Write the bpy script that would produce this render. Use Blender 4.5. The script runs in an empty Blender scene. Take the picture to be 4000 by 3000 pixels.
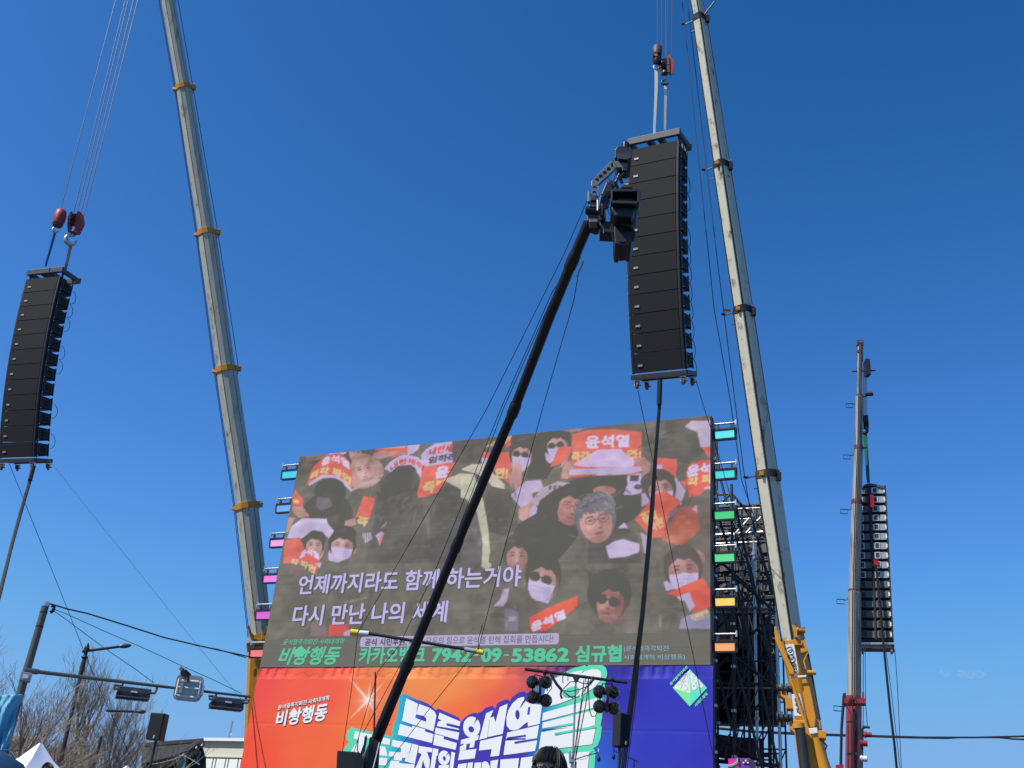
import bpy, bmesh, math, random
import numpy as np
from mathutils import Vector, Matrix
random.seed(7); RNG = np.random.default_rng(7)
sc = bpy.context.scene
COL = sc.collection
# ------------------------------------------------------------------ camera (solved from the vanishing points of the photograph)
FPX = 4096.0; HC = 1.0
_up = np.array([770., -8150., FPX]); _up /= np.linalg.norm(_up)
_ez = np.array([0, 0, 1.]); _y = _ez - (_ez @ _up) * _up; _y /= np.linalg.norm(_y); _x = np.cross(_y, _up)
RC = np.stack([_x, _y, _up])
CAM = np.array([0, 0, HC])
cd = bpy.data.cameras.new('camera'); cam = bpy.data.objects.new('camera', cd); COL.objects.link(cam)
cd.sensor_width = 36; cd.lens = FPX / 4000 * 36; cd.clip_start = 0.1; cd.clip_end = 20000
_r = RC @ [1, 0, 0]; _d = RC @ [0, 1, 0]; _f = RC @ [0, 0, 1]
M = Matrix(((_r[0], -_d[0], -_f[0], 0), (_r[1], -_d[1], -_f[1], 0), (_r[2], -_d[2], -_f[2], HC), (0, 0, 0, 1)))
cam.matrix_world = M
sc.camera = cam
# ------------------------------------------------------------------ sky, sun, exposure
SUN_EL = math.radians(49); SUN_AZ = math.radians(240)          # clockwise from +Y
sdir = Vector((math.sin(SUN_AZ) * math.cos(SUN_EL), math.cos(SUN_AZ) * math.cos(SUN_EL), math.sin(SUN_EL)))
world = bpy.data.worlds.new("World"); sc.world = world; world.use_nodes = True
wn = world.node_tree
sky = wn.nodes.new('ShaderNodeTexSky'); sky.sky_type = 'NISHITA'; sky.sun_disc = False
sky.sun_elevation = SUN_EL; sky.sun_rotation = SUN_AZ
sky.altitude = 0; sky.air_density = 1.0; sky.dust_density = 0.3; sky.ozone_density = 4.0
bg = wn.nodes['Background']; bg.inputs[1].default_value = 0.14
sepc = wn.nodes.new('ShaderNodeSeparateColor'); comb = wn.nodes.new('ShaderNodeCombineColor'); wn.links.new(sky.outputs[0], sepc.inputs[0])
for _i, (_a, _b, _lo, _hi) in enumerate(((.68, -.34, .06, 1.55), (1.04, -.48, .4, 3.15), (1.62, -1.45, 1.2, 5.75))):      # the phone's contrast and saturation, alike for the whole sky
    m0 = wn.nodes.new('ShaderNodeMath'); m0.operation = 'MULTIPLY_ADD'; m0.inputs[1].default_value = _a; m0.inputs[2].default_value = _b
    m1 = wn.nodes.new('ShaderNodeMath'); m1.operation = 'MAXIMUM'; m1.inputs[1].default_value = _lo
    m2 = wn.nodes.new('ShaderNodeMath'); m2.operation = 'SMOOTH_MIN'; m2.inputs[1].default_value = _hi; m2.inputs[2].default_value = _hi * .35
    wn.links.new(sepc.outputs[_i], m0.inputs[0]); wn.links.new(m0.outputs[0], m1.inputs[0]); wn.links.new(m1.outputs[0], m2.inputs[0]); wn.links.new(m2.outputs[0], comb.inputs[_i])
wn.links.new(comb.outputs[0], bg.inputs[0])
sl = bpy.data.lights.new('sun', 'SUN'); sl.energy = 5.0; sl.angle = math.radians(0.5); sl.color = (1, .95, .87)
so = bpy.data.objects.new('sun', sl); COL.objects.link(so); so.rotation_euler = sdir.to_track_quat('Z', 'Y').to_euler(); so.location = (-20, -20, 40)
vs = sc.view_settings; vs.view_transform = 'Standard'; vs.look = 'None'; vs.exposure = 0.0; vs.gamma = 1; vs.use_curve_mapping = False

# ------------------------------------------------------------------ geometry helpers
def ray(px, py): return RC @ np.array([px - 2000., py - 1500., FPX])
def at(px, py, D):
    r = ray(px, py); return r / math.hypot(r[0], r[1]) * D + CAM
def proj(P):
    c = RC.T @ (np.asarray(P, float) - CAM); return 2000 + FPX * c[0] / c[2], 1500 + FPX * c[1] / c[2]
def mpp(P): return (RC.T @ (np.asarray(P, float) - CAM))[2] / FPX      # metres per photo pixel at P
def near_line(px, py, A, B):
    r = ray(px, py); r /= np.linalg.norm(r); u = (B - A) / np.linalg.norm(B - A); w = CAM - A
    a, b, c = 1., r @ u, 1.; d, e = r @ w, u @ w
    s = (b * e - c * d) / (a * c - b * b)
    return CAM + r * s
class Pl:                                                            # an upright plane
    def __init__(s, o, az):
        s.h = np.array([math.cos(az), math.sin(az), 0]); s.n = np.array([-math.sin(az), math.cos(az), 0]); s.d = float(s.n @ o); s.az = az
    def uv(s, px, py, off=0):
        r = ray(px, py); P = r / (r @ s.n) * (s.d + off) + CAM; return float(P @ s.h), float(P[2])
    def xyz(s, u, z, off=0): return s.h * u + s.n * (s.d + off) + np.array([0, 0, z])
    def pt(s, px, py, off=0, ref=None):                              # ref: measure the pixel on the plane itself, then push along the normal
        u, z = s.uv(px, py, off if ref is None else 0); return s.xyz(u, z, off)
def facing(px, py, D):
    o = at(px, py, D); return Pl(o, math.atan2(o[1], o[0]) - math.pi / 2)
class MB:
    def __init__(s): s.v = []; s.f = []
    def add(s, v, f):
        n = len(s.v); s.v += [tuple(map(float, p)) for p in v]; s.f += [tuple(i + n for i in q) for q in f]; return s
    def box(s, c, sx, sy, sz, R=None):
        v = [np.array([x * sx / 2, y * sy / 2, z * sz / 2]) for z in (-1, 1) for y in (-1, 1) for x in (-1, 1)]
        if R is not None: v = [R @ p for p in v]
        return s.add([p + np.asarray(c, float) for p in v], [(0, 2, 3, 1), (4, 5, 7, 6), (0, 1, 5, 4), (2, 6, 7, 3), (1, 3, 7, 5), (0, 4, 6, 2)])
    def tube(s, pts, rad, n=8, cap=True, closed=False):
        pts = [np.asarray(p, float) for p in pts]; m = len(pts)
        if not hasattr(rad, '__len__'): rad = [rad] * m
        base = len(s.v); prev = None
        for i, p in enumerate(pts):
            t = pts[min(i + 1, m - 1)] - pts[max(i - 1, 0)]
            if closed: t = pts[(i + 1) % m] - pts[i - 1]
            t = t / (np.linalg.norm(t) + 1e-12)
            if prev is None:
                a = np.array([0, 0, 1.]) if abs(t[2]) < .9 else np.array([1., 0, 0])
            else: a = prev
            b = a - (a @ t) * t; b /= np.linalg.norm(b) + 1e-12; prev = b; c = np.cross(t, b)
            for k in range(n):
                q = 2 * math.pi * k / n
                s.v.append(tuple(p + rad[i] * (math.cos(q) * b + math.sin(q) * c)))
        for i in range(m - (0 if closed else 1)):
            for k in range(n):
                a0 = base + i * n + k; a1 = base + i * n + (k + 1) % n; j = (i + 1) % m
                s.f.append((a0, a1, base + j * n + (k + 1) % n, base + j * n + k))
        if cap and not closed:
            s.f.append(tuple(base + k for k in range(n))[::-1]); s.f.append(tuple(base + (m - 1) * n + k for k in range(n)))
        return s
    def prism(s, front, back):
        n = len(front); f = [tuple(range(n)), tuple(range(2 * n - 1, n - 1, -1))] + [(i, (i + 1) % n, n + (i + 1) % n, n + i) for i in range(n)]
        return s.add(list(front) + list(back), f)
    def ppoly(s, pl, px, o0, o1, ref=True):
        """outline traced at offset o0, given thickness o1-o0 along the plane normal"""
        fr = [pl.pt(x, y, o0) for x, y in px]; d = pl.n * (o1 - o0); return s.prism(fr, [p + d for p in fr])
    def lathe(s, c, axis, prof, n=16):
        axis = np.asarray(axis, float); axis /= np.linalg.norm(axis)
        a = np.array([0, 0, 1.]) if abs(axis[2]) < .9 else np.array([1., 0, 0])
        b = a - (a @ axis) * axis; b /= np.linalg.norm(b); d = np.cross(axis, b); base = len(s.v)
        for z, r in prof:
            for k in range(n):
                q = 2 * math.pi * k / n; s.v.append(tuple(np.asarray(c) + axis * z + r * (math.cos(q) * b + math.sin(q) * d)))
        for i in range(len(prof) - 1):
            for k in range(n): s.f.append((base + i * n + k, base + i * n + (k + 1) % n, base + (i + 1) * n + (k + 1) % n, base + (i + 1) * n + k))
        s.f.append(tuple(base + k for k in range(n))[::-1]); s.f.append(tuple(base + (len(prof) - 1) * n + k for k in range(n)))
        return s
AUTO = {'frame_link', 'guide_bracket', 'side_bracket', 'turnbuckle', 'damper', 'auxiliary_sheave', 'crane3_head', 'yoke_clip', 'cooling_fin'}
def clusters(mb, gap=.02):
    n = len(mb.v); p = list(range(n))
    def f(a):
        while p[a] != a: p[a] = p[p[a]]; a = p[a]
        return a
    for q in mb.f:
        for b in q[1:]:
            x, y = f(q[0]), f(b)
            if x != y: p[x] = y
    g = {}
    for i in range(n): g.setdefault(f(i), []).append(i)
    co = np.array(mb.v); L = list(g.values()); bb = [(co[v].min(0) - gap, co[v].max(0) + gap) for v in L]; q = list(range(len(L)))
    def h(a):
        while q[a] != a: a = q[a]
        return a
    for i in range(len(L)):
        for j in range(i):
            if (bb[i][0] <= bb[j][1]).all() and (bb[j][0] <= bb[i][1]).all():
                a, b = h(i), h(j)
                if a != b: q[a] = b
    out = {}
    for i in range(len(L)): out.setdefault(h(i), []).extend(L[i])
    res = []
    for vs_ in out.values():
        ix = {v: k for k, v in enumerate(sorted(vs_))}; m = MB(); m.v = [mb.v[v] for v in sorted(vs_)]; m.f = [tuple(ix[a] for a in f_) for f_ in mb.f if f_[0] in ix]; res.append(m)
    return res
def link(name, me, parent=None):
    o = bpy.data.objects.new(name, me); COL.objects.link(o)
    if parent is not None: o.parent = parent
    return o
def rootloc(o):
    while o.parent is not None: o = o.parent
    return np.array(o.location)
def build(name, mb, m, parent=None, smooth=False, local=False):
    if name in AUTO:
        cl = clusters(mb)
        if len(cl) > 1:
            for c in cl: o = build1(name, c, m, parent, smooth, local)
            return o
    return build1(name, mb, m, parent, smooth, local)
def build1(name, mb, m, parent=None, smooth=False, local=False):
    me = bpy.data.meshes.new(name); off = np.zeros(3) if (parent is None or local) else rootloc(parent)
    me.from_pydata([tuple(np.array(v) - off) for v in mb.v], [], mb.f); me.materials.append(m)
    bm = bmesh.new(); bm.from_mesh(me); bmesh.ops.recalc_face_normals(bm, faces=bm.faces); bm.to_mesh(me); bm.free()
    if smooth:
        me.polygons.foreach_set('use_smooth', [True] * len(me.polygons))
        try: me.set_sharp_from_angle(angle=math.radians(38))
        except Exception: pass
    return link(name, me, parent)
def tag(o, label, cat, group=None):
    o['label'] = label; o['category'] = cat
    if group: o['group'] = group
    return o
def thing(name, loc, label, cat, group=None):
    o = bpy.data.objects.new(name, None); COL.objects.link(o); o.location = tuple(map(float, loc)); o.empty_display_size = .2
    return tag(o, label, cat, group)
def bevel(o, w=.01, seg=2):
    b = o.modifiers.new('bevel', 'BEVEL'); b.width = w; b.segments = seg; b.limit_method = 'ANGLE'; return o

# ------------------------------------------------------------------ materials
def srgb(r, g, b):
    f = lambda c: (c / 255) / 12.92 if c / 255 <= .04045 else ((c / 255 + .055) / 1.055) ** 2.4
    return (f(r), f(g), f(b))
def mat(name, col, rough=.6, metal=0., var=.15, scale=6., bump=.003, dirt=None, stretch=None, dirt_amt=.55, dirt_scale=3., spec=.5):
    m = bpy.data.materials.new(name); m.use_nodes = True; nt = m.node_tree; N = nt.nodes; L = nt.links
    b = N['Principled BSDF']; b.inputs['Roughness'].default_value = rough; b.inputs['Metallic'].default_value = metal
    b.inputs['Specular IOR Level'].default_value = spec
    tc = N.new('ShaderNodeTexCoord'); mp = N.new('ShaderNodeMapping'); L.new(tc.outputs['Object'], mp.inputs[0])
    if stretch: mp.inputs['Scale'].default_value = stretch
    nz = N.new('ShaderNodeTexNoise'); nz.inputs['Scale'].default_value = scale; nz.inputs['Detail'].default_value = 6; L.new(mp.outputs[0], nz.inputs[0])
    mx = N.new('ShaderNodeMix'); mx.data_type = 'RGBA'; mx.inputs[6].default_value = (*[c * (1 - var) for c in col], 1); mx.inputs[7].default_value = (*[min(1, c * (1 + var)) for c in col], 1)
    L.new(nz.outputs[0], mx.inputs[0]); out = mx.outputs[2]
    if dirt:
        n2 = N.new('ShaderNodeTexNoise'); n2.inputs['Scale'].default_value = dirt_scale; n2.inputs['Detail'].default_value = 10; n2.inputs['Roughness'].default_value = .7; L.new(mp.outputs[0], n2.inputs[0])
        cr = N.new('ShaderNodeValToRGB'); cr.color_ramp.elements[0].position = dirt_amt; cr.color_ramp.elements[1].position = dirt_amt + .12; L.new(n2.outputs[0], cr.inputs[0])
        m2 = N.new('ShaderNodeMix'); m2.data_type = 'RGBA'; L.new(cr.outputs[0], m2.inputs[0]); L.new(out, m2.inputs[6]); m2.inputs[7].default_value = (*dirt, 1); out = m2.outputs[2]
    L.new(out, b.inputs['Base Color'])
    mr = N.new('ShaderNodeMapRange'); mr.inputs[3].default_value = max(.03, rough - .1); mr.inputs[4].default_value = min(1, rough + .1); L.new(nz.outputs[0], mr.inputs[0]); L.new(mr.outputs[0], b.inputs['Roughness'])
    if bump:
        bp = N.new('ShaderNodeBump'); bp.inputs['Strength'].default_value = .4; bp.inputs['Distance'].default_value = bump; L.new(nz.outputs[0], bp.inputs['Height']); L.new(bp.outputs[0], b.inputs['Normal'])
    return m
def emis(name, col, strength=1., base=.03, var=.35):
    m = bpy.data.materials.new(name); m.use_nodes = True; nt = m.node_tree; b = nt.nodes['Principled BSDF']
    b.inputs['Base Color'].default_value = (base, base, base, 1); b.inputs['Roughness'].default_value = .5; b.inputs['Specular IOR Level'].default_value = .15
    tc = nt.nodes.new('ShaderNodeTexCoord'); nz = nt.nodes.new('ShaderNodeTexNoise'); nz.inputs['Scale'].default_value = 1.8; nt.links.new(tc.outputs['Object'], nz.inputs[0])
    mx = nt.nodes.new('ShaderNodeMix'); mx.data_type = 'RGBA'; nt.links.new(nz.outputs[0], mx.inputs[0])
    mx.inputs[6].default_value = (*[c * (1 - var) for c in col], 1); mx.inputs[7].default_value = (*[c + (1 - c) * var for c in col], 1)
    nt.links.new(mx.outputs[2], b.inputs['Emission Color']); b.inputs['Emission Strength'].default_value = strength
    return m
def vcol_mat(name, emission=False, rough=.55, base=(.2, .2, .2)):
    m = bpy.data.materials.new(name); m.use_nodes = True; nt = m.node_tree; b = nt.nodes['Principled BSDF']; L = nt.links
    a = nt.nodes.new('ShaderNodeAttribute'); a.attribute_name = 'Col'; b.inputs['Roughness'].default_value = rough
    tc = nt.nodes.new('ShaderNodeTexCoord'); nz = nt.nodes.new('ShaderNodeTexNoise'); nz.inputs['Scale'].default_value = 1.5; nz.inputs['Detail'].default_value = 5; L.new(tc.outputs['Object'], nz.inputs[0])
    if emission:
        b.inputs['Base Color'].default_value = (*base, 1); L.new(a.outputs[0], b.inputs['Emission Color']); b.inputs['Emission Strength'].default_value = 1
        b.inputs['Specular IOR Level'].default_value = .2
        mx = nt.nodes.new('ShaderNodeMix'); mx.data_type = 'RGBA'; L.new(nz.outputs[0], mx.inputs[0]); mx.inputs[6].default_value = (*[c * .9 for c in base], 1); mx.inputs[7].default_value = (*[c * 1.1 for c in base], 1); L.new(mx.outputs[2], b.inputs['Base Color'])
    else:
        b.inputs['Specular IOR Level'].default_value = .12; L.new(a.outputs[0], b.inputs['Base Color'])
        bp = nt.nodes.new('ShaderNodeBump'); bp.inputs['Strength'].default_value = .35; bp.inputs['Distance'].default_value = .04; L.new(nz.outputs[0], bp.inputs['Height']); L.new(bp.outputs[0], b.inputs['Normal'])
    return m
BLACK = mat('speaker_black', (.012, .012, .014), .62, var=.25, scale=14)
GRILLE = mat('speaker_grille', (.014, .0145, .017), .75, var=.18, scale=60, bump=.003, spec=.3, dirt=(.05, .05, .052), dirt_amt=.66, dirt_scale=1.2, stretch=(3, 3, .5))
DKMETAL = mat('dark_metal', (.045, .045, .045), .45, .5, scale=20, dirt=(.09, .085, .07), dirt_amt=.6)
FRAMEM = mat('frame_steel', (.075, .078, .08), .45, .3, scale=20, dirt=(.14, .13, .11), dirt_amt=.62)
STEEL = mat('galvanised_steel', (.55, .55, .54), .33, .85, scale=25, dirt=(.25, .23, .2), dirt_amt=.6)
WIRE = mat('black_cable', (.012, .012, .013), .5, scale=10, bump=0)
ROPEM = mat('steel_rope', (.05, .05, .052), .5, .3, scale=30, bump=0)
WHITEROPE = mat('pale_cord', (.55, .6, .65), .6, scale=30, bump=0)
BADGE = mat('badge_silver', (.6, .6, .6), .35, .3, scale=90, dirt=(.2, .2, .2), dirt_amt=.5, dirt_scale=40)
BOOMW = mat('boom_grey_white', (.5, .49, .4), .68, var=.22, scale=1.2, stretch=(2.5, 2.5, .18), dirt=(.16, .14, .10), dirt_amt=.55, dirt_scale=1.8, spec=.25)
BOOMC = mat('boom_cream', (.66, .63, .5), .7, var=.14, scale=3, stretch=(1, 1, .5), dirt=(.17, .14, .09), dirt_amt=.545, dirt_scale=4, spec=.25)
BOOMS = mat('boom_silver', (.38, .34, .28), .5, .2, var=.35, scale=1.5, stretch=(4, 4, .12), dirt=(.08, .07, .06), dirt_amt=.52, dirt_scale=2)
BOOMG = mat('seam_grime', (.12, .11, .085), .8, var=.5, scale=2)
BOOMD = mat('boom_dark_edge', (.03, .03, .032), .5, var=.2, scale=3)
YEL = mat('crane_yellow', (.6, .255, .012), .42, var=.12, scale=3, dirt=(.22, .11, .03), dirt_amt=.62, dirt_scale=2.5)
RED = mat('crane_red', (.3, .02, .03), .42, var=.15, scale=3, dirt=(.12, .02, .02), dirt_amt=.62)
REDW = mat('worn_red_paint', (.36, .035, .03), .5, var=.3, scale=8, dirt=(.25, .13, .07), dirt_amt=.56, dirt_scale=9)
RUST = mat('rusty_brown', (.1, .065, .05), .6, .2, var=.3, scale=12, dirt=(.28, .07, .03), dirt_amt=.62, dirt_scale=12)
CHROME = mat('hook_steel', (.5, .5, .5), .35, .8, var=.2, scale=8)
WEBW = mat('cream_webbing', (.88, .78, .6), .8, var=.12, scale=30)
WEBB = mat('blue_webbing', (.05, .14, .24), .8, var=.2, scale=30)
WEBG = mat('green_webbing', (.02, .16, .1), .8, var=.2, scale=30)
WEBT = mat('tan_webbing', (.34, .3, .24), .8, var=.2, scale=30)
RUBBER = mat('caster_rubber', (.16, .13, .1), .7, var=.2, scale=30)
TUBEB = mat('jib_black', (.014, .014, .016), .42, var=.2, scale=4, dirt=(.03, .03, .03), dirt_amt=.6)
JIBG = mat('jib_grey_plate', (.16, .17, .17), .42, .4, var=.15, scale=9, dirt=(.06, .06, .06), dirt_amt=.6)
GLASS = mat('lens_glass', (.008, .009, .014), .08, spec=.8, bump=0)
YELP = mat('yellow_foam', (.85, .62, .01), .6, scale=12)
WHTP = mat('white_plastic', (.72, .72, .7), .45, scale=12)
GREYP = mat('mast_grey_paint', (.085, .09, .08), .42, .1, var=.12, scale=4, dirt=(.14, .13, .11), dirt_amt=.64)
SIGB = mat('sign_back', (.36, .40, .385), .45, .2, var=.08, scale=4)
LAMPG = mat('lamp_black_gloss', (.01, .01, .011), .14, var=.2, scale=6, bump=.004, spec=.7)
LTFRAME = mat('fixture_frame', (.02, .022, .03), .45, scale=20)
BARK = mat('bark', (.2, .165, .125), .85, var=.35, scale=9, bump=.02)
TWIG = mat('twigs', (.33, .26, .19), .85, var=.3, scale=6, bump=0)
SKIN = mat('skin', (.5, .29, .2), .5, var=.06, scale=9, bump=.002)
HAIR = mat('black_hair', (.010, .008, .007), .5, var=.3, scale=30, bump=0)
JACKET = mat('dark_jacket', (.03, .032, .04), .8, scale=9)
NAVY = mat('dark_blue_fabric', (.015, .06, .13), .6, scale=5)
TENT = mat('white_tent_fabric', (.78, .77, .85), .7, var=.04, scale=2, bump=.02)
STONE = mat('pale_stone', (.46, .41, .31), .85, var=.2, scale=2.5, bump=.03, dirt=(.3, .27, .2), dirt_amt=.6)
CONC = mat('cream_concrete', (.62, .57, .44), .8, var=.05, scale=.3, dirt=(.6, .56, .44), dirt_amt=.62, dirt_scale=.5, stretch=(2, 2, .5))
PANEW = mat('pale_window_blind', (.8, .81, .74), .5, var=.03, scale=1, bump=0)
TILE = mat('roof_tile', (.035, .032, .028), .8, var=.25, scale=2, bump=.05)
TIMBER = mat('dark_green_timber', (.03, .05, .04), .7, var=.4, scale=1.2)
RAFT = mat('rafter_end_white', (.6, .6, .55), .6, scale=10)
DRED = mat('grimy_red', (.13, .025, .02), .6, var=.3, scale=5, dirt=(.05, .03, .025), dirt_amt=.5)
MAROON = mat('maroon_canopy', (.13, .012, .03), .7, var=.2, scale=1.4, bump=.06)
MAGENTA = mat('magenta_panel', (.75, .0, .32), .5, scale=3)
PURPLE = mat('purple_panel', (.16, .03, .35), .5, scale=3)
ASPH = mat('asphalt', (.05, .05, .052), .9, var=.25, scale=2, bump=.02, dirt=(.075, .072, .07), dirt_amt=.58, dirt_scale=.3)
PANELB = mat('led_cabinet_back', (.1, .1, .098), .6, .1, var=.3, scale=18, dirt=(.3, .3, .29), dirt_amt=.6, dirt_scale=9)
DRAPE = mat('black_drape', (.008, .008, .011), .95, var=.3, scale=1.5, bump=.04, spec=.1)
TRUSSD = mat('truss_black', (.035, .035, .035), .5, .1, var=.3, scale=9)
HILLM = mat('far_hill', (.09, .13, .2), .95, var=.15, scale=.01, bump=0)
PLAST = mat('blue_polythene', (.2, .58, .74), .5, var=.3, scale=4, bump=.02)
PLAST.node_tree.nodes['Principled BSDF'].inputs['Transmission Weight'].default_value = .25
WARN = mat('warning_white', (.75, .75, .72), .5, var=.05, scale=20)
INK = mat('black_ink', (.02, .02, .02), .6, var=.1, scale=20, bump=0)
AMP = mat('amp_silver', (.4, .4, .4), .45, .6, var=.15, scale=12)
AMPD = mat('amp_dark', (.05, .05, .05), .5, .4, scale=12)

# ------------------------------------------------------------------ ground, far hill
def ground():
    mb = MB(); mb.add([(-4000, -4000, 0), (4000, -4000, 0), (4000, 4000, 0), (-4000, 4000, 0)], [(0, 1, 2, 3)])
    o = build('ground', mb, ASPH); o['kind'] = 'structure'
    v = []; f = []; n = 60
    for i in range(n):
        a = math.radians(105 + i * 1.0) ; D = 1500
        hgt = 74 + 16 * math.sin(i * .31) + 8 * math.sin(i * .93 + 1)
        for (r, z) in ((D - 350, -2), (D - 120, hgt * .6), (D, hgt), (D + 300, -2)): v.append((r * math.cos(a), r * math.sin(a), z + (RNG.random() * 6 if z > 0 else 0)))
    for i in range(n - 1):
        for k in range(3): f.append((i * 4 + k, i * 4 + 4 + k, i * 4 + 5 + k, i * 4 + 1 + k))
    mb = MB(); mb.add(v, f); o = build('hills', mb, HILLM, smooth=True); o['kind'] = 'structure'
ground()

# ------------------------------------------------------------------ big LED screen
AZ = math.radians(-26)
def plane_at(d): return Pl(np.array([-math.sin(AZ), math.cos(AZ), 0]) * d, AZ)
SP = plane_at(23.0)
U0, Z0 = SP.uv(1010, 2607); U1, _z = SP.uv(2775, 2600); _u, Z1 = SP.uv(1175, 1783)
U0 = (U0 + _u) / 2
def tr(o, s, pts): return [(o[0] + x / s, o[1] + y / s) for x, y in pts]
C2 = ((1100, 1600), 2.765); C3 = ((1800, 1600), 2.212); C4 = ((1050, 2100), 2.602); C5 = ((1800, 2100), 2.212); CE = ((850, 1700), 1.746)
def inpoly(X, Y, P):
    c = np.zeros(X.shape, bool); n = len(P); j = n - 1
    for i in range(n):
        xi, yi = P[i]; xj, yj = P[j]
        if yi != yj: c ^= ((yi > Y) != (yj > Y)) & (X < (xj - xi) * (Y - yi) / (yj - yi) + xi)
        j = i
    return c
class Paint:
    def __init__(s, W, H, bg, pl, u0, z0, u1, z1):
        s.W, s.H = W, H; s.img = np.ones((H, W, 3)) * np.array(bg) / 255.; s.pl = pl; s.b = (u0, z0, u1, z1)
    def g(s, px, py):
        u, z = s.pl.uv(px, py); u0, z0, u1, z1 = s.b
        return (u - u0) / (u1 - u0) * s.W, (z - z0) / (z1 - z0) * s.H
    def poly(s, pts, col, a=1., cs=None):
        if cs: pts = tr(cs[0], cs[1], pts)
        P = [s.g(*p) for p in pts]; xs = [p[0] for p in P]; ys = [p[1] for p in P]
        x0, x1 = max(0, int(min(xs))), min(s.W, int(max(xs)) + 2); y0, y1 = max(0, int(min(ys))), min(s.H, int(max(ys)) + 2)
        if x1 <= x0 or y1 <= y0: return
        X, Y = np.meshgrid(np.arange(x0, x1) + .5, np.arange(y0, y1) + .5); m = inpoly(X, Y, P)[..., None] * a
        s.img[y0:y1, x0:x1] = s.img[y0:y1, x0:x1] * (1 - m) + np.array(col) / 255. * m
    def ell(s, cx, cy, rx, ry, col, a=1., cs=None, rot=0, n=28):
        q = math.radians(rot); s.poly([(cx + rx * math.cos(t) * math.cos(q) - ry * math.sin(t) * math.sin(q), cy + rx * math.cos(t) * math.sin(q) + ry * math.sin(t) * math.cos(q)) for t in np.linspace(0, 2 * math.pi, n, endpoint=False)], col, a, cs)
    def text(s, body, quad, col, w=.03, bow=0., cs=None, a=1.):
        v, f = text_geo(body, 0.); TLq, TRq, BRq, BLq = [np.array(q, float) for q in quad]
        rad = w * (abs(BLq[1] - TLq[1])) * 1.0
        for dx, dy in ((0, 0), (rad, 0), (-rad, 0), (0, rad), (0, -rad)):
            P_ = []
            for x, y, _ in v:
                c = BLq * (1 - x) * (1 - y) + BRq * x * (1 - y) + TLq * (1 - x) * y + TRq * x * y; P_.append((c[0] + dx, c[1] + dy - bow * 4 * x * (1 - x)))
            for q in f: s.poly([P_[i] for i in q], col, a, cs)
    def blur(s, k=1):
        for _ in range(k):
            p = np.pad(s.img, ((1, 1), (1, 1), (0, 0)), 'edge')
            s.img = (p[:-2, 1:-1] + p[2:, 1:-1] + p[1:-1, :-2] + p[1:-1, 2:] + 2 * p[1:-1, 1:-1]) / 6
    def mesh(s, name, m, parent, off, lin=True, sub=None):
        W, H = s.W // 2, s.H // 2; im = s.img.reshape(H, 2, W, 2, 3).mean((1, 3))
        L = np.where(im <= .04045, im / 12.92, ((im + .055) / 1.055) ** 2.4) * (1 if sub is not None else .86)
        if sub is not None: L = np.maximum(L - np.array(sub), 0.0)
        u0, z0, u1, z1 = s.b; us = np.linspace(u0, u1, W); zs = np.linspace(z0, z1, H)
        Ug, Zg = np.meshgrid(us, zs); P = s.pl.h[None, None] * Ug[..., None] + s.pl.n * (s.pl.d + off) + np.stack([Ug * 0, Ug * 0, Zg], -1)
        P = P.reshape(-1, 3) - rootloc(parent)
        i = np.arange(W * H).reshape(H, W); F = np.stack([i[:-1, :-1], i[:-1, 1:], i[1:, 1:], i[1:, :-1]], -1).reshape(-1, 4)
        me = bpy.data.meshes.new(name); me.from_pydata(P.tolist(), [], F.tolist())
        ca = me.color_attributes.new('Col', 'FLOAT_COLOR', 'POINT'); ca.data.foreach_set('color', np.concatenate([L.reshape(-1, 3), np.ones((W * H, 1))], 1).ravel().astype(np.float32))
        me.materials.append(m); return link(name, me, parent)
LEDBASE = (.100, .094, .074)
LEDREF = (.112, .106, .090)            # what sunlight returns from the dark LED face
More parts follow.
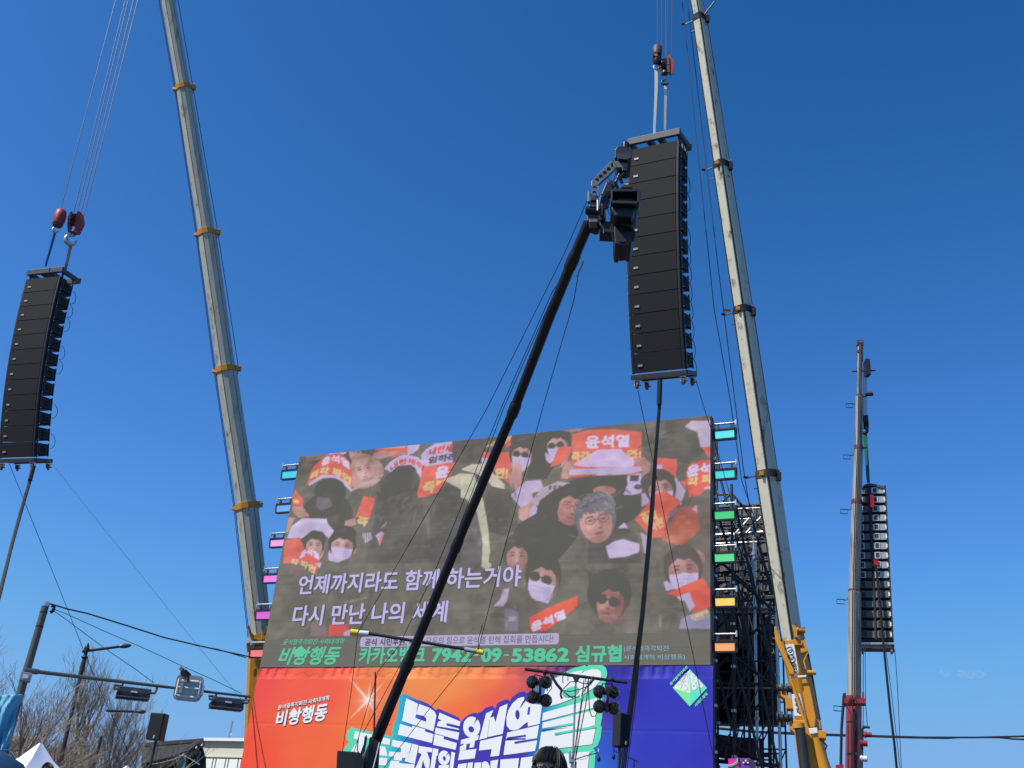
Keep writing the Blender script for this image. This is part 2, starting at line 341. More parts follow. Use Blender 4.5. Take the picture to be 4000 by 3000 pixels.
def crowd():
    p = Paint(1120, 560, (112, 109, 98), SP, U0, Z0, U1, Z1)
    R = (216, 110, 95); LV = (190, 178, 212); SK = (188, 146, 140); SK2 = (170, 126, 118); DK = (92, 89, 82); DK2 = (78, 76, 70); Y = (214, 192, 132); CR = (200, 196, 176); GY = (128, 124, 128)
    # ---- left upper block
    p.poly([(260, 500), (500, 470), (490, 530), (290, 560)], (150, 130, 112), 1, C2)
    p.poly([(500, 470), (700, 450), (700, 500), (640, 480), (520, 500)], LV, 1, C2)
    p.ell(790, 500, 90, 70, SK, 1, C2); p.ell(700, 560, 60, 80, DK, 1, C2); p.ell(900, 690, 210, 160, (176, 142, 132), 1, C2, rot=-20)
    p.ell(900, 600, 130, 75, (166, 148, 128), 1, C2); p.ell(800, 690, 70, 60, (192, 160, 172), .8, C2)
    p.poly([(1010, 430), (1060, 400), (1360, 380), (1360, 460), (1010, 450)], R, 1, C2); p.poly([(1100, 405), (1340, 385), (1335, 415), (1110, 425)], Y, .8, C2)
    p.poly([(1360, 380), (1500, 365), (1480, 430), (1420, 480), (1360, 490)], LV, 1, C2)
    p.poly([(1000, 470), (1100, 440), (1360, 465), (1340, 495), (1200, 500), (1060, 540), (970, 520)], SK, 1, C2)
    p.poly([(1170, 490), (1350, 485), (1340, 510), (1200, 520)], R, .7, C2)
    p.poly([(1500, 500), (1560, 430), (1660, 370), (1840, 345), (1850, 600), (1560, 620), (1520, 560)], LV, 1, C2)
    p.poly([(1840, 350), (2212, 300), (2212, 640), (2000, 600), (1880, 560)], (104, 101, 92), 1, C2)
    p.poly([(1110, 640), (1180, 560), (1280, 500), (1370, 490), (1480, 520), (1560, 600), (1550, 640), (1520, 760), (1480, 700), (1180, 680)], LV, 1, C2)
    p.poly([(270, 830), (310, 700), (360, 600), (480, 500), (620, 470), (700, 520), (750, 600), (770, 700), (760, 870), (690, 810), (600, 760), (440, 730), (300, 800)], R, 1, C2)
    p.poly([(290, 800), (440, 705), (600, 710), (700, 790), (780, 880), (750, 890), (670, 810), (580, 750), (450, 740), (300, 830)], LV, 1, C2)
    p.poly([(760, 860), (960, 740), (1110, 700), (1050, 780), (950, 800), (760, 885)], (184, 160, 158), 1, C2)
    p.ell(530, 880, 170, 140, DK2, 1, C2); p.ell(500, 1120, 270, 220, DK, 1, C2); p.poly([(390, 940), (520, 960), (560, 1040), (430, 1100), (370, 1040)], (120, 120, 124), .8, C2)
    p.poly([(1060, 800), (1180, 680), (1260, 610), (1400, 600), (1450, 640), (1490, 760), (1480, 900), (1300, 960), (1080, 900)], (86, 83, 76), 1, C2)
    p.poly([(1030, 900), (1500, 880), (1620, 1659), (900, 1659), (1000, 1200)], (100, 97, 92), 1, C2)
    p.poly([(1520, 620), (1880, 570), (1830, 700), (1690, 900), (1480, 960), (1465, 900), (1500, 770)], R, 1, C2)
    
    p.poly([(1670, 770), (1760, 760), (1700, 810), (1665, 830)], Y, 1, C2)
    p.poly([(1700, 900), (1850, 770), (1950, 850), (2000, 1100), (2120, 1300), (2180, 1659), (1600, 1659), (1600, 1100)], (97, 94, 88), 1, C2)
    p.poly([(1940, 650), (2100, 590), (2212, 590), (2212, 760), (2040, 660)], (196, 196, 190), 1, C2)
    p.poly([(1740, 760), (1930, 690), (2080, 700), (2140, 900), (2160, 1200), (2110, 1300), (2020, 1000), (1930, 860)], CR, .9, C2)
    p.poly([(890, 930), (1015, 960), (950, 1190), (800, 1160)], R, 1, C2); 
    p.poly([(690, 1200), (800, 1170), (810, 1250), (680, 1260)], SK, 1, C2)
    # ---- left lower faces
    p.poly([(150, 870), (230, 960), (240, 1060), (130, 1060), (115, 960)], R, .9, C2); p.poly([(130, 970), (190, 980), (190, 1020), (130, 1010)], Y, 1, C2)
    p.poly([(120, 1040), (240, 1060), (310, 1150), (280, 1160), (190, 1170), (110, 1100)], SK, 1, C2)
    p.poly([(80, 1160), (150, 1170), (60, 1350), (50, 1300)], SK, .9, C2)
    p.poly([(60, 1390), (110, 1260), (230, 1170), (490, 1180), (500, 1230), (570, 1310), (520, 1400), (440, 1320), (340, 1305), (230, 1390)], LV, 1, C2)
    p.ell(350, 1400, 130, 90, DK2, 1, C2); p.poly([(270, 1380), (430, 1390), (475, 1450), (440, 1600), (360, 1640), (270, 1500)], SK, 1, C2)
    p.ell(330, 1415, 34, 8, (120, 95, 92), 1, C2); p.ell(420, 1420, 26, 8, (120, 95, 92), 1, C2)
    p.poly([(40, 1420), (190, 1380), (260, 1510), (380, 1520), (420, 1659), (20, 1659), (30, 1500)], R, 1, C2)
    p.poly([(40, 1500), (120, 1480), (160, 1560), (90, 1590), (30, 1540)], LV, 1, C2)
    p.poly([(640, 1390), (740, 1385), (810, 1500), (790, 1560), (560, 1470)], SK, 1, C2); p.ell(660, 1340, 150, 90, DK2, 1, C2)
    p.ell(690, 1430, 110, 45, SK, 1, C2); p.ell(630, 1425, 30, 8, (118, 92, 90), 1, C2); p.ell(720, 1428, 30, 8, (118, 92, 90), 1, C2)
    p.poly([(530, 1490), (620, 1470), (740, 1475), (780, 1520), (740, 1600), (610, 1650), (510, 1630), (505, 1550)], LV, 1, C2)
    p.poly([(870, 1340), (970, 1330), (985, 1400), (900, 1445)], (190, 186, 200), 1, C2)
    for k in range(4): p.poly([(885 + k * 25, 1340), (893 + k * 25, 1340), (903 + k * 25, 1440), (896 + k * 25, 1440)], DK2, .8, C2)
    p.poly([(1010, 1360), (1080, 1315), (1110, 1340), (1060, 1470), (1040, 1400)], LV, .9, C2); p.poly([(1080, 1350), (1105, 1340), (1065, 1475), (1050, 1430)], R, .8, C2)
    p.poly([(1090, 1250), (1150, 1200), (1120, 1260), (1070, 1290)], SK, .7, C2)
    p.poly([(230, 220), (330, 150), (420, 200), (500, 290), (470, 380), (420, 300), (350, 210), (260, 270)], R, 1, C4)
    p.poly([(345, 140), (455, 160), (450, 200), (330, 190)], LV, 1, C4); p.poly([(455, 190), (540, 260), (520, 310), (470, 260)], LV, 1, C4)
    p.ell(300, 350, 90, 60, (140, 116, 116), .6, C4)
    # ---- right upper block
    p.poly([(0, 260), (60, 255), (200, 240), (180, 420), (0, 470)], (98, 95, 88), 1, C3)
    p.poly([(200, 330), (280, 280), (420, 230), (525, 210), (500, 250), (460, 280), (380, 300)], Y, .8, C3)
    p.poly([(400, 270), (470, 260), (450, 300), (380, 340)], R, 1, C3); p.ell(540, 270, 110, 90, DK2, 1, C3)
    p.poly([(190, 370), (450, 370), (430, 520), (410, 640), (340, 570), (180, 440)], R, 1, C3); p.poly([(180, 420), (260, 420), (240, 480), (180, 470)], LV, 1, C3)
    
    p.ell(530, 380, 92, 80, SK, 1, C3); p.poly([(440, 380), (560, 410), (590, 440), (560, 520), (500, 560), (440, 480)], LV, 1, C3); p.ell(475, 395, 32, 20, GY, 1, C3); p.ell(560, 400, 30, 18, GY, 1, C3)
    p.poly([(450, 500), (480, 470), (520, 480), (530, 560), (510, 680), (450, 700), (410, 620)], SK, 1, C3)
    p.poly([(700, 180), (940, 200), (950, 330), (800, 500), (740, 600), (560, 600), (600, 420), (620, 260)], DK2, 1, C3)
    p.ell(830, 290, 88, 62, SK, 1, C3); p.ell(770, 330, 42, 30, (60, 54, 52), 1, C3); p.ell(880, 300, 42, 28, (60, 54, 52), 1, C3); p.poly([(725, 380), (840, 330), (830, 400), (770, 475), (735, 440)], LV, 1, C3)
    p.poly([(850, 320), (960, 320), (920, 450), (770, 500)], R, 1, C3)
    p.poly([(850, 170), (1060, 155), (1030, 190), (950, 200)], SK, .6, C3)
    p.poly([(960, 215), (1100, 180), (1300, 170), (1560, 195), (1560, 470), (1540, 560), (930, 590), (960, 400)], R, 1, C3)
    
    
    p.poly([(1180, 350), (1380, 340), (1440, 400), (1520, 440), (1480, 500), (1100, 500), (960, 480), (1080, 410)], (208, 188, 226), 1, C3)
    p.poly([(930, 520), (1560, 490), (1575, 530), (1440, 560), (930, 585)], LV, 1, C3); p.poly([(930, 570), (1170, 558), (1170, 572), (930, 588)], R, 1, C3)
    p.poly([(880, 500), (920, 450), (980, 480), (960, 520), (920, 540), (930, 600), (860, 600)], SK, 1, C3); p.poly([(1490, 440), (1580, 410), (1640, 470), (1620, 580), (1570, 590), (1560, 500), (1500, 470)], SK, 1, C3)
    p.poly([(1560, 180), (1640, 230), (1690, 100), (2160, 60), (2160, 330), (1960, 470), (1700, 420), (1650, 380), (1560, 360)], (100, 98, 90), 1, C3)
    p.poly([(1680, 415), (1865, 430), (1860, 580), (1800, 560), (1700, 560)], R, 1, C3); p.poly([(1690, 480), (1740, 475), (1735, 555), (1690, 550)], LV, 1, C3)
    p.poly([(1930, 150), (1990, 100), (2160, 100), (2160, 320), (2070, 330), (2040, 200)], (186, 176, 200), 1, C3); p.poly([(2080, 330), (2160, 320), (2160, 410), (2130, 410)], R, 1, C3)
    p.poly([(1940, 540), (1980, 470), (2080, 440), (2160, 440), (2160, 650), (2060, 740), (1970, 760), (1950, 660)], (214, 100, 88), 1, C3)
    p.poly([(2100, 670), (2160, 660), (2160, 690), (2100, 690)], LV, 1, C3)
    p.poly([(1440, 570), (1560, 550), (1560, 720), (1480, 740), (1400, 735)], LV, 1, C3); p.poly([(1460, 570), (1540, 570), (1530, 620), (1460, 620)], (90, 84, 88), 1, C3); p.ell(1530, 670, 36, 22, (104, 98, 102), 1, C3)
    p.ell(1700, 630, 150, 100, (96, 88, 80), 1, C3); p.ell(1700, 720, 100, 110, (186, 140, 132), 1, C3)
    p.poly([(1560, 730), (1650, 700), (1650, 800), (1560, 840)], LV, .9, C3); p.poly([(1850, 580), (1940, 700), (1900, 830), (1810, 720)], LV, .9, C3); p.poly([(1890, 620), (1940, 615), (1945, 700)], R, 1, C3)
    p.poly([(1680, 700), (1760, 680), (1900, 800), (1800, 900), (1740, 1100), (1650, 1110), (1500, 950), (1600, 830)], R, 1, C3)
    p.ell(1800, 870, 70, 60, (130, 124, 136), 1, C3, rot=-20)
    p.poly([(1880, 850), (2040, 820), (2060, 1050), (1900, 1180), (1740, 1130), (1740, 1080)], (176, 104, 82), 1, C3)
    p.poly([(1990, 860), (2035, 820), (2040, 890)], LV, .8, C3)
    # ---- two men
    p.poly([(560, 620), (690, 610), (720, 700), (620, 720), (620, 760), (680, 900), (640, 940), (590, 940), (430, 740)], LV, .95, C3)
    p.poly([(600, 800), (700, 680), (840, 620), (960, 640), (820, 720), (640, 840)], (180, 166, 176), 1, C3)
    for k in range(3): p.poly([(760 + k * 40, 660), (785 + k * 40, 655), (780 + k * 40, 690), (757 + k * 40, 695)], (110, 96, 110), .9, C3)
    p.poly([(500, 860), (600, 800), (640, 810), (600, 870), (590, 960), (560, 985), (500, 940)], SK, 1, C3)
    p.poly([(940, 620), (1120, 575), (1420, 570), (1440, 640), (1400, 740), (1550, 740), (1540, 900), (1300, 1080), (950, 1000)], DK2, 1, C3)
    p.ell(1240, 700, 100, 40, (176, 132, 122), 1, C3)
    p.poly([(650, 900), (680, 790), (800, 700), (880, 660), (1050, 680), (1080, 760), (860, 800), (830, 960), (1010, 1010), (1010, 1100), (820, 1327), (400, 1327), (470, 1000)], (84, 81, 78), 1, C3)
    p.poly([(860, 800), (1000, 740), (1060, 780), (1020, 860), (1010, 960), (960, 990), (880, 960), (840, 880)], (178, 124, 112), 1, C3)
    p.ell(930, 795, 30, 14, (140, 100, 96), 1, C3); p.ell(955, 920, 34, 14, (140, 84, 84), 1, C3); p.ell(960, 915, 22, 6, (206, 190, 190), 1, C3); p.ell(990, 840, 18, 26, (192, 132, 118), 1, C3)
    p.poly([(1010, 880), (1040, 780), (1100, 730), (1200, 710), (1300, 740), (1340, 810), (1310, 920), (1290, 860), (1180, 870), (1060, 900), (1040, 960)], (116, 114, 118), 1, C3)
    p.poly([(1100, 800), (1180, 760), (1250, 780), (1160, 850)], (90, 90, 96), .8, C3)
    p.poly([(1030, 960), (1070, 890), (1190, 865), (1290, 860), (1305, 940), (1280, 1020), (1200, 1080), (1110, 1120), (1050, 1080)], (186, 134, 126), 1, C3)
    for x in (1128, 1245): p.ell(x, 966, 44, 26, (132, 100, 98), 1, C3); p.ell(x, 968, 37, 20, (184, 142, 136), 1, C3); p.ell(x, 966, 28, 5, (126, 94, 92), 1, C3); p.ell(x, 940, 46, 6, (124, 100, 98), .8, C3)
    p.ell(1110, 1010, 40, 60, (172, 118, 110), .6, C3, rot=20); p.ell(1260, 1000, 30, 45, (198, 148, 138), .6, C3); p.ell(1190, 905, 60, 22, (204, 156, 146), .6, C3)
    p.ell(1195, 1010, 20, 12, (164, 108, 104), 1, C3); p.ell(1170, 1052, 50, 10, (148, 84, 84), 1, C3); p.poly([(1060, 920), (1170, 895), (1170, 905), (1060, 935)], (110, 84, 82), .8, C3)
    p.ell(560, 560, 40, 20, DK, .5, C3)
    p.poly([(1100, 1100), (1300, 1040), (1400, 1000), (1520, 1080), (1560, 1327), (1100, 1327)], (96, 93, 88), 1, C3)
    p.poly([(1350, 1025), (1410, 975), (1445, 1025)], LV, 1, C3); p.poly([(1250, 1180), (1320, 1140), (1400, 1118), (1540, 1160), (1540, 1230), (1430, 1270), (1280, 1285)], LV, 1, C3)
    p.poly([(1550, 1060), (1640, 1110), (1630, 1250), (1580, 1240)], LV, .8, C3)
    p.poly([(0, 520), (100, 470), (240, 520), (330, 600), (380, 650), (380, 740), (280, 700), (260, 650), (150, 560)], CR, .95, C3)
    p.poly([(0, 560), (60, 560), (160, 650), (210, 850), (240, 1060), (250, 1200), (240, 1327), (180, 1327), (170, 1100), (140, 900), (60, 780), (0, 760)], (192, 196, 168), 1, C3)
    p.poly([(60, 860), (140, 880), (160, 1000), (190, 1130), (180, 1327), (0, 1327), (0, 1000)], (116, 113, 110), 1, C3)
    p.poly([(250, 660), (420, 700), (480, 860), (500, 1000), (400, 1100), (250, 1060), (200, 820)], (96, 93, 84), 1, C3)
    p.ell(2000, 1280, 110, 70, (172, 126, 122), 1, C3); p.ell(2130, 980, 60, 160, (120, 100, 92), .7, C3)
    # ---- lower right
    p.ell(485, 60, 110, 90, (88, 80, 74), 1, C5); p.ell(485, 160, 86, 120, (158, 118, 112), 1, C5); p.ell(450, 150, 26, 8, (110, 82, 80), 1, C5); p.ell(520, 152, 26, 8, (110, 82, 80), 1, C5)
    p.poly([(180, 0), (240, 0), (255, 120), (220, 260), (185, 250), (200, 120)], (192, 196, 168), 1, C5); p.ell(220, 240, 45, 28, (190, 196, 170), 1, C5)
    p.poly([(570, 240), (640, 180), (760, 180), (840, 230), (870, 320), (830, 400), (740, 590), (600, 450)], (86, 79, 72), 1, C5)
    p.poly([(590, 260), (680, 220), (790, 260), (830, 320), (800, 400), (680, 420), (600, 380)], (182, 138, 132), 1, C5)
    p.ell(735, 330, 55, 44, (66, 60, 58), 1, C5); p.ell(615, 365, 44, 42, (66, 60, 58), 1, C5)
    p.poly([(600, 450), (690, 420), (830, 350), (835, 410), (790, 500), (750, 570), (660, 540), (610, 500)], LV, 1, C5)
    p.poly([(590, 690), (720, 620), (1005, 500), (1010, 590), (860, 700), (740, 805), (605, 808)], (226, 84, 54), 1, C5)
    p.poly([(280, 590), (340, 530), (370, 440), (420, 440), (400, 540), (370, 590)], LV, .9, C5); p.poly([(375, 610), (480, 600), (500, 680), (490, 810), (380, 810)], (132, 128, 142), 1, C5); p.poly([(410, 680), (480, 680), (475, 715), (412, 720)], (160, 156, 166), 1, C5)
    p.ell(1280, 480, 190, 210, (82, 78, 72), 1, C5); p.ell(1290, 570, 115, 140, (176, 128, 118), 1, C5, rot=15); p.poly([(1100, 300), (1330, 330), (1420, 440), (1280, 440), (1200, 560), (1140, 620)], (80, 76, 70), 1, C5)
    p.ell(1330, 565, 66, 42, (58, 50, 46), 1, C5); p.ell(1215, 550, 44, 38, (58, 50, 46), 1, C5); p.ell(1240, 655, 40, 10, (150, 84, 80), 1, C5)
    p.poly([(1780, 240), (1830, 160), (1960, 130), (2050, 200), (2060, 320), (1900, 360), (1770, 340)], (168, 124, 120), 1, C5); p.ell(1930, 140, 110, 60, (100, 84, 80), .9, C5)
    p.poly([(1750, 380), (1900, 340), (2050, 335), (2050, 370), (1900, 430), (1770, 460)], LV, 1, C5)
    p.poly([(1780, 480), (1950, 400), (2090, 345), (2152, 450), (2152, 600), (2000, 650), (1930, 540)], (228, 90, 60), 1, C5)
    p.poly([(1860, 510), (1970, 470), (2020, 590), (1975, 640), (1930, 540), (1890, 540)], LV, 1, C5)
    p.poly([(1980, 660), (2130, 610), (2152, 660), (2152, 785), (1880, 785), (1900, 700)], (150, 150, 178), 1, C5); p.poly([(1990, 670), (2120, 620), (2150, 640), (2040, 690)], Y, .9, C5)
    p.ell(1720, 720, 14, 55, (140, 140, 150), .8, C5)
    p.poly([(300, 2590), (310, 2590)], R)
    p.poly([(420, 990), (440, 860), (560, 830), (600, 1000)], (148, 130, 134), .7, C4); p.poly([(600, 1000), (620, 880), (760, 840), (820, 920), (810, 995)], (216, 84, 70), .95, C4); p.poly([(760, 960), (830, 930), (830, 995), (765, 997)], LV, 1, C4); p.poly([(760, 650), (1000, 600), (1010, 615), (790, 670)], (150, 146, 146), .6, C4)
    def nz(h, w, amp):
        g = RNG.normal(0, 1, (h, w)); yy = np.linspace(0, h - 1.001, p.H); xx = np.linspace(0, w - 1.001, p.W); y0 = yy.astype(int); x0 = xx.astype(int); fy = (yy - y0)[:, None]; fx = (xx - x0)[None]
        fy = fy * fy * (3 - 2 * fy); fx = fx * fx * (3 - 2 * fx)
        return amp * ((g[y0][:, x0] * (1 - fx) + g[y0][:, x0 + 1] * fx) * (1 - fy) + (g[y0 + 1][:, x0] * (1 - fx) + g[y0 + 1][:, x0 + 1] * fx) * fy)
    def face(cx, cy, w, h, cs, rot=0, hair=(84, 80, 75), mode='', sk=(186, 150, 144), turn=0., fringe=True):
        q = math.radians(rot); c_, s_ = math.cos(q), math.sin(q)
        def E_(x, y, rx, ry, col, a=1., r=0): p.ell(cx + (x * c_ - y * s_) * w, cy + (x * s_ + y * c_) * h, rx * w, ry * h, col, a, cs, rot=rot + r)
        def Pg(pts, col, a=1.): p.poly([(cx + x * c_ * w - y * s_ * h, cy + x * s_ * w + y * c_ * h) for x, y in pts], col, a, cs)
        sd = tuple(int(v * .84) for v in sk); hl = tuple(min(255, int(v * 1.1)) for v in sk); dk = tuple(int(v * .62) for v in sk)
        E_(0, -.22, 1.3, 1.22, hair); E_(0, .02, 1.0, 1.08, sk); E_(.62 - turn, .1, .42, .85, sd, .55); E_(-.3 + turn, -.42, .45, .25, hl, .6); E_(-.42 + turn, .25, .28, .28, hl, .5); E_(.05, .92, .6, .18, sd, .7)
        if fringe: Pg([(-1.05, -.2), (-1.0, -.8), (-.4, -1.2), (.5, -1.18), (1.02, -.7), (1.05, -.1), (.85, -.42), (.45, -.68), (.1, -.6), (-.3, -.72), (-.75, -.45)], hair)
        t = turn
        for sx in (-.42, .42):
            E_(sx + t, -.3, .26, .05, dk, .8, -4 if sx < 0 else 4)
            if mode != 'sun': E_(sx + t, -.12, .22, .075, sd, .8); E_(sx + t, -.11, .16, .038, (84, 66, 66), .9)
        E_(t * 1.3, .18, .13, .3, hl, .6); E_(t * 1.3 + .1, .34, .17, .06, dk, .6)
        if mode != 'mask' and mode != 'sunmask': E_(t, .62, .3, .045, (142, 92, 92), .9); E_(t, .7, .26, .05, (180, 126, 124), .6)
        if mode in ('glasses',):
            for sx in (-.42, .42): E_(sx + t, -.1, .33, .21, (112, 96, 98), .85); E_(sx + t, -.1, .28, .165, sk, .9); E_(sx + t, -.1, .17, .04, (96, 76, 76), .9)
            E_(t, -.12, .12, .025, (112, 96, 98), .9)
        if mode in ('sun', 'sunmask'):
            for sx in (-.44, .44): E_(sx + t, -.08, .37, .25, (74, 68, 66), 1.); E_(sx + t - .1, -.14, .12, .05, (120, 112, 116), .6)
            E_(t, -.14, .15, .035, (80, 72, 70), 1.)
        if mode in ('mask', 'sunmask'):
            Pg([(-.98, .12), (-.4, .14), (t, .06), (.4, .14), (.98, .12), (.9, .62), (.5, 1.02), (0, 1.14), (-.5, 1.02), (-.9, .62)], (198, 188, 222)); E_(.5, .6, .32, .4, (170, 160, 200), .6); E_(t, .4, .7, .03, (168, 158, 196), .7); E_(t, .62, .6, .025, (172, 162, 200), .6)
    face(353, 1480, 88, 120, C2, 4, fringe=True); p.poly([(60, 1390), (110, 1260), (230, 1170), (490, 1180), (500, 1230), (570, 1310), (520, 1400), (440, 1320), (340, 1300), (230, 1390)], (198, 188, 220), 1, C2); p.poly([(110, 1270), (230, 1180), (480, 1190), (500, 1235), (300, 1215)], (214, 206, 232), .7, C2)
    face(655, 1480, 118, 128, C2, 6, mode='mask'); face(800, 470, 70, 80, C2, 12, mode=''); face(900, 650, 108, 122, C2, -14, hair=(168, 146, 128), sk=(184, 150, 142), fringe=False, turn=-.1)
    face(525, 400, 84, 105, C3, 6, mode='sunmask', turn=-.1); face(830, 320, 86, 105, C3, -6, mode='sunmask', turn=-.1)
    face(485, 170, 92, 130, C5, 3, sk=(160, 124, 118)); face(705, 370, 118, 160, C5, 14, mode='sunmask', turn=-.15, hair=(82, 75, 70)); face(1290, 560, 118, 160, C5, 10, mode='sun', turn=-.2, hair=(76, 72, 68), sk=(172, 132, 124))
    face(1920, 290, 130, 160, C5, -4, mode='mask', hair=(96, 84, 80), sk=(170, 130, 126)); face(1725, 700, 105, 130, C3, -8, mode='mask', hair=(96, 86, 80))
    face(948, 850, 112, 140, C3, 16, mode='glasses', turn=.1, sk=(182, 136, 126), hair=(82, 78, 74)); face(1165, 970, 140, 165, C3, -10, mode='glasses', turn=.08, sk=(192, 148, 140), hair=(116, 114, 118), fringe=False)
    p.poly([(780, 830), (800, 720), (920, 640), (1060, 660), (1090, 730), (1000, 712), (900, 745), (850, 800), (830, 900)], (80, 77, 72), 1, C3)
    p.poly([(1015, 900), (1030, 790), (1100, 725), (1200, 705), (1300, 745), (1335, 830), (1315, 930), (1290, 870), (1230, 852), (1150, 880), (1060, 890), (1040, 960)], (118, 116, 120), 1, C3)
    p.poly([(1780, 480), (1950, 400), (2090, 345), (2152, 450), (2152, 600), (2000, 650), (1930, 540)], (222, 104, 84), 1, C5); p.poly([(1860, 510), (1970, 470), (2020, 590), (1975, 640), (1930, 540), (1890, 540)], LV, 1, C5)
    p.poly([(1680, 730), (1760, 700), (1900, 800), (1800, 900), (1740, 1100), (1650, 1110), (1500, 950), (1600, 850)], R, 1, C3)
    p.poly([(850, 320), (960, 320), (920, 450), (770, 500)], R, 1, C3); p.poly([(590, 690), (720, 620), (1005, 500), (1010, 590), (860, 700), (740, 805), (605, 808)], (222, 98, 74), 1, C5)
    # raised hand beside the left sunglasses face, fingers spread
    for fx, fy, r_, L_ in ((452, 520, -14, 62), (474, 500, -5, 66), (497, 502, 4, 64), (517, 522, 12, 54), (430, 590, -45, 44)): p.ell(fx, fy, 10, L_, (192, 152, 146), 1, C3, rot=r_)
    p.ell(478, 610, 48, 66, (190, 150, 144), 1, C3)
    for fx, fy in ((880, 470), (905, 462), (930, 470), (955, 486)): p.ell(fx, fy, 11, 34, (182, 142, 136), 1, C3, rot=25)
    for fx, fy in ((1510, 455), (1535, 445), (1560, 448), (1590, 462)): p.ell(fx, fy, 12, 34, (182, 142, 136), 1, C3, rot=-25)
    p.poly([(40, 1420), (190, 1380), (260, 1510), (380, 1520), (420, 1659), (20, 1659), (30, 1500)], R, 1, C2)
    # print on the held signs
    W_ = (212, 204, 236); RD = (196, 70, 66); K_ = (96, 78, 96)
    p.text('윤석열', [(440, 548), (725, 572), (738, 650), (430, 618)], W_, .09, 62, C2); p.text('즉각 파면', [(318, 700), (752, 742), (742, 822), (300, 770)], Y, .09, 96, C2)
    p.text('내란세', [(1610, 430), (1850, 378), (1838, 462), (1588, 500)], RD, .05, 10, C2); p.text('엄하라', [(1600, 520), (1900, 478), (1890, 560), (1580, 590)], K_, .06, 10, C2)
    p.text('내란세력', [(1170, 618), (1545, 610), (1520, 668), (1190, 672)], RD, .05, 84, C2)
    p.text('윤', [(1676, 628), (1815, 612), (1800, 722), (1655, 745)], W_, .08, 0, C2); p.text('즉', [(1545, 792), (1655, 775), (1640, 895), (1512, 908)], Y, .07, 0, C2)
    p.text('즉', [(832, 1155), (945, 1180), (912, 1262), (800, 1248)], Y, .07, 0, C2)
    p.text('윤석열', [(215, 1545), (400, 1560), (410, 1625), (190, 1610)], W_, .09, 46, C2); p.text('각 파면', [(235, 215), (480, 300), (460, 365), (225, 270)], Y, .09, 22, C4)
    p.text('윤석열', [(1078, 232), (1452, 222), (1450, 322), (1080, 336)], W_, .06, 0, C3); p.text('즉각', [(962, 372), (1110, 360), (1100, 440), (955, 450)], Y, .06, 0, C3, .9); p.text('면!', [(1440, 352), (1555, 346), (1550, 418), (1430, 415)], Y, .06, 0, C3, .9)
    p.text('면!', [(310, 508), (405, 506), (398, 598), (300, 585)], Y, .07, 0, C3)
    p.text('윤석', [(1955, 500), (2160, 470), (2160, 560), (1950, 590)], W_, .08, 14, C3); p.text('각 파', [(1962, 600), (2165, 560), (2165, 635), (1960, 670)], Y, .08, 8, C3)
    p.text('즉각', [(1545, 905), (1660, 850), (1720, 960), (1600, 1010)], Y, .06, 0, C3); p.text('파면', [(1600, 985), (1730, 930), (1750, 1010), (1650, 1060)], Y, .05, 0, C3)
    p.text('윤석열', [(608, 738), (885, 622), (905, 690), (612, 812)], W_, .09, 0, C5)
    p.text('면!', [(1985, 672), (2130, 622), (2140, 680), (2000, 720)], Y, .06, 0, C5, .8)
    # grey wavy hair of the man in glasses
    rg = random.Random(8)
    for i_ in range(60):
        x = rg.uniform(1030, 1320); y = rg.uniform(730, 880) if x < 1290 else rg.uniform(780, 920); c_ = rg.choice([(96, 96, 102), (150, 150, 156), (120, 120, 126), (136, 134, 140)])
        p.ell(x, y, rg.uniform(20, 44), rg.uniform(4, 9), c_, .7, C3, rot=rg.uniform(-50, 10) if x < 1170 else rg.uniform(-10, 55))
    for i_ in range(14): x = 1060 + i_ * 17; p.ell(x, 872 + rg.uniform(-8, 18), 11, rg.uniform(14, 30), rg.choice([(120, 118, 122), (104, 102, 106)]), .85, C3, rot=rg.uniform(-30, 30))
    # zips, seams and creases in the dark coats
    for i_ in range(240):
        cs_ = rg.choice([C2, C3, C5]); x, y = rg.uniform(60, 2150), rg.uniform(200, 1200); gx, gy = [int(q) for q in p.g(*tr(cs_[0], cs_[1], [(x, y)])[0])]
        if 0 <= gx < p.W and 0 <= gy < p.H and p.img[gy, gx].max() < .46: p.ell(x, y, rg.uniform(20, 90), rg.uniform(3, 16), rg.choice([(122, 120, 118), (84, 82, 76), (132, 128, 130), (100, 92, 84)]), .45, cs_, rot=rg.uniform(0, 180))
    p.blur(1)
    lum = p.img.mean(2, keepdims=True)
    fold = (nz(9, 16, .022) + nz(22, 40, .020) + nz(50, 90, .014))[..., None] + (nz(60, 26, .010))[..., None]
    skin = np.clip((p.img[..., :1] - p.img[..., 2:]) * 6 - .3, 0, 1) * (p.img[..., :1] < .82)
    p.img = p.img + fold * (1 + .8 * skin) * np.array([1, .97, .93])
    p.img = .93 * p.img + .07 * np.array([118, 114, 112]) / 255
    hz = np.array([1.0, .97, .99]); p.img = p.img * hz + .012
    my, mx_ = 12, 24; tilem = RNG.normal(1, .012, (my, mx_)); tilem = np.repeat(np.repeat(tilem, p.H // my + 1, 0)[:p.H], p.W // mx_ + 1, 1)[:, :p.W]; p.img = p.img * tilem[..., None]
    p.blur(1)
    # lower caption strip has the flat grey of an unlit face
    g0 = p.g(1050, 2497)[1]; p.img[:int(g0)] = np.array((112, 108, 100)) / 255.
    n = RNG.normal(0, 1, (p.H, 1, 1)) * .008 + RNG.normal(0, 1, (p.H, p.W, 1)) * .006
    p.img = np.clip(p.img + n, 0, 1)
    return p
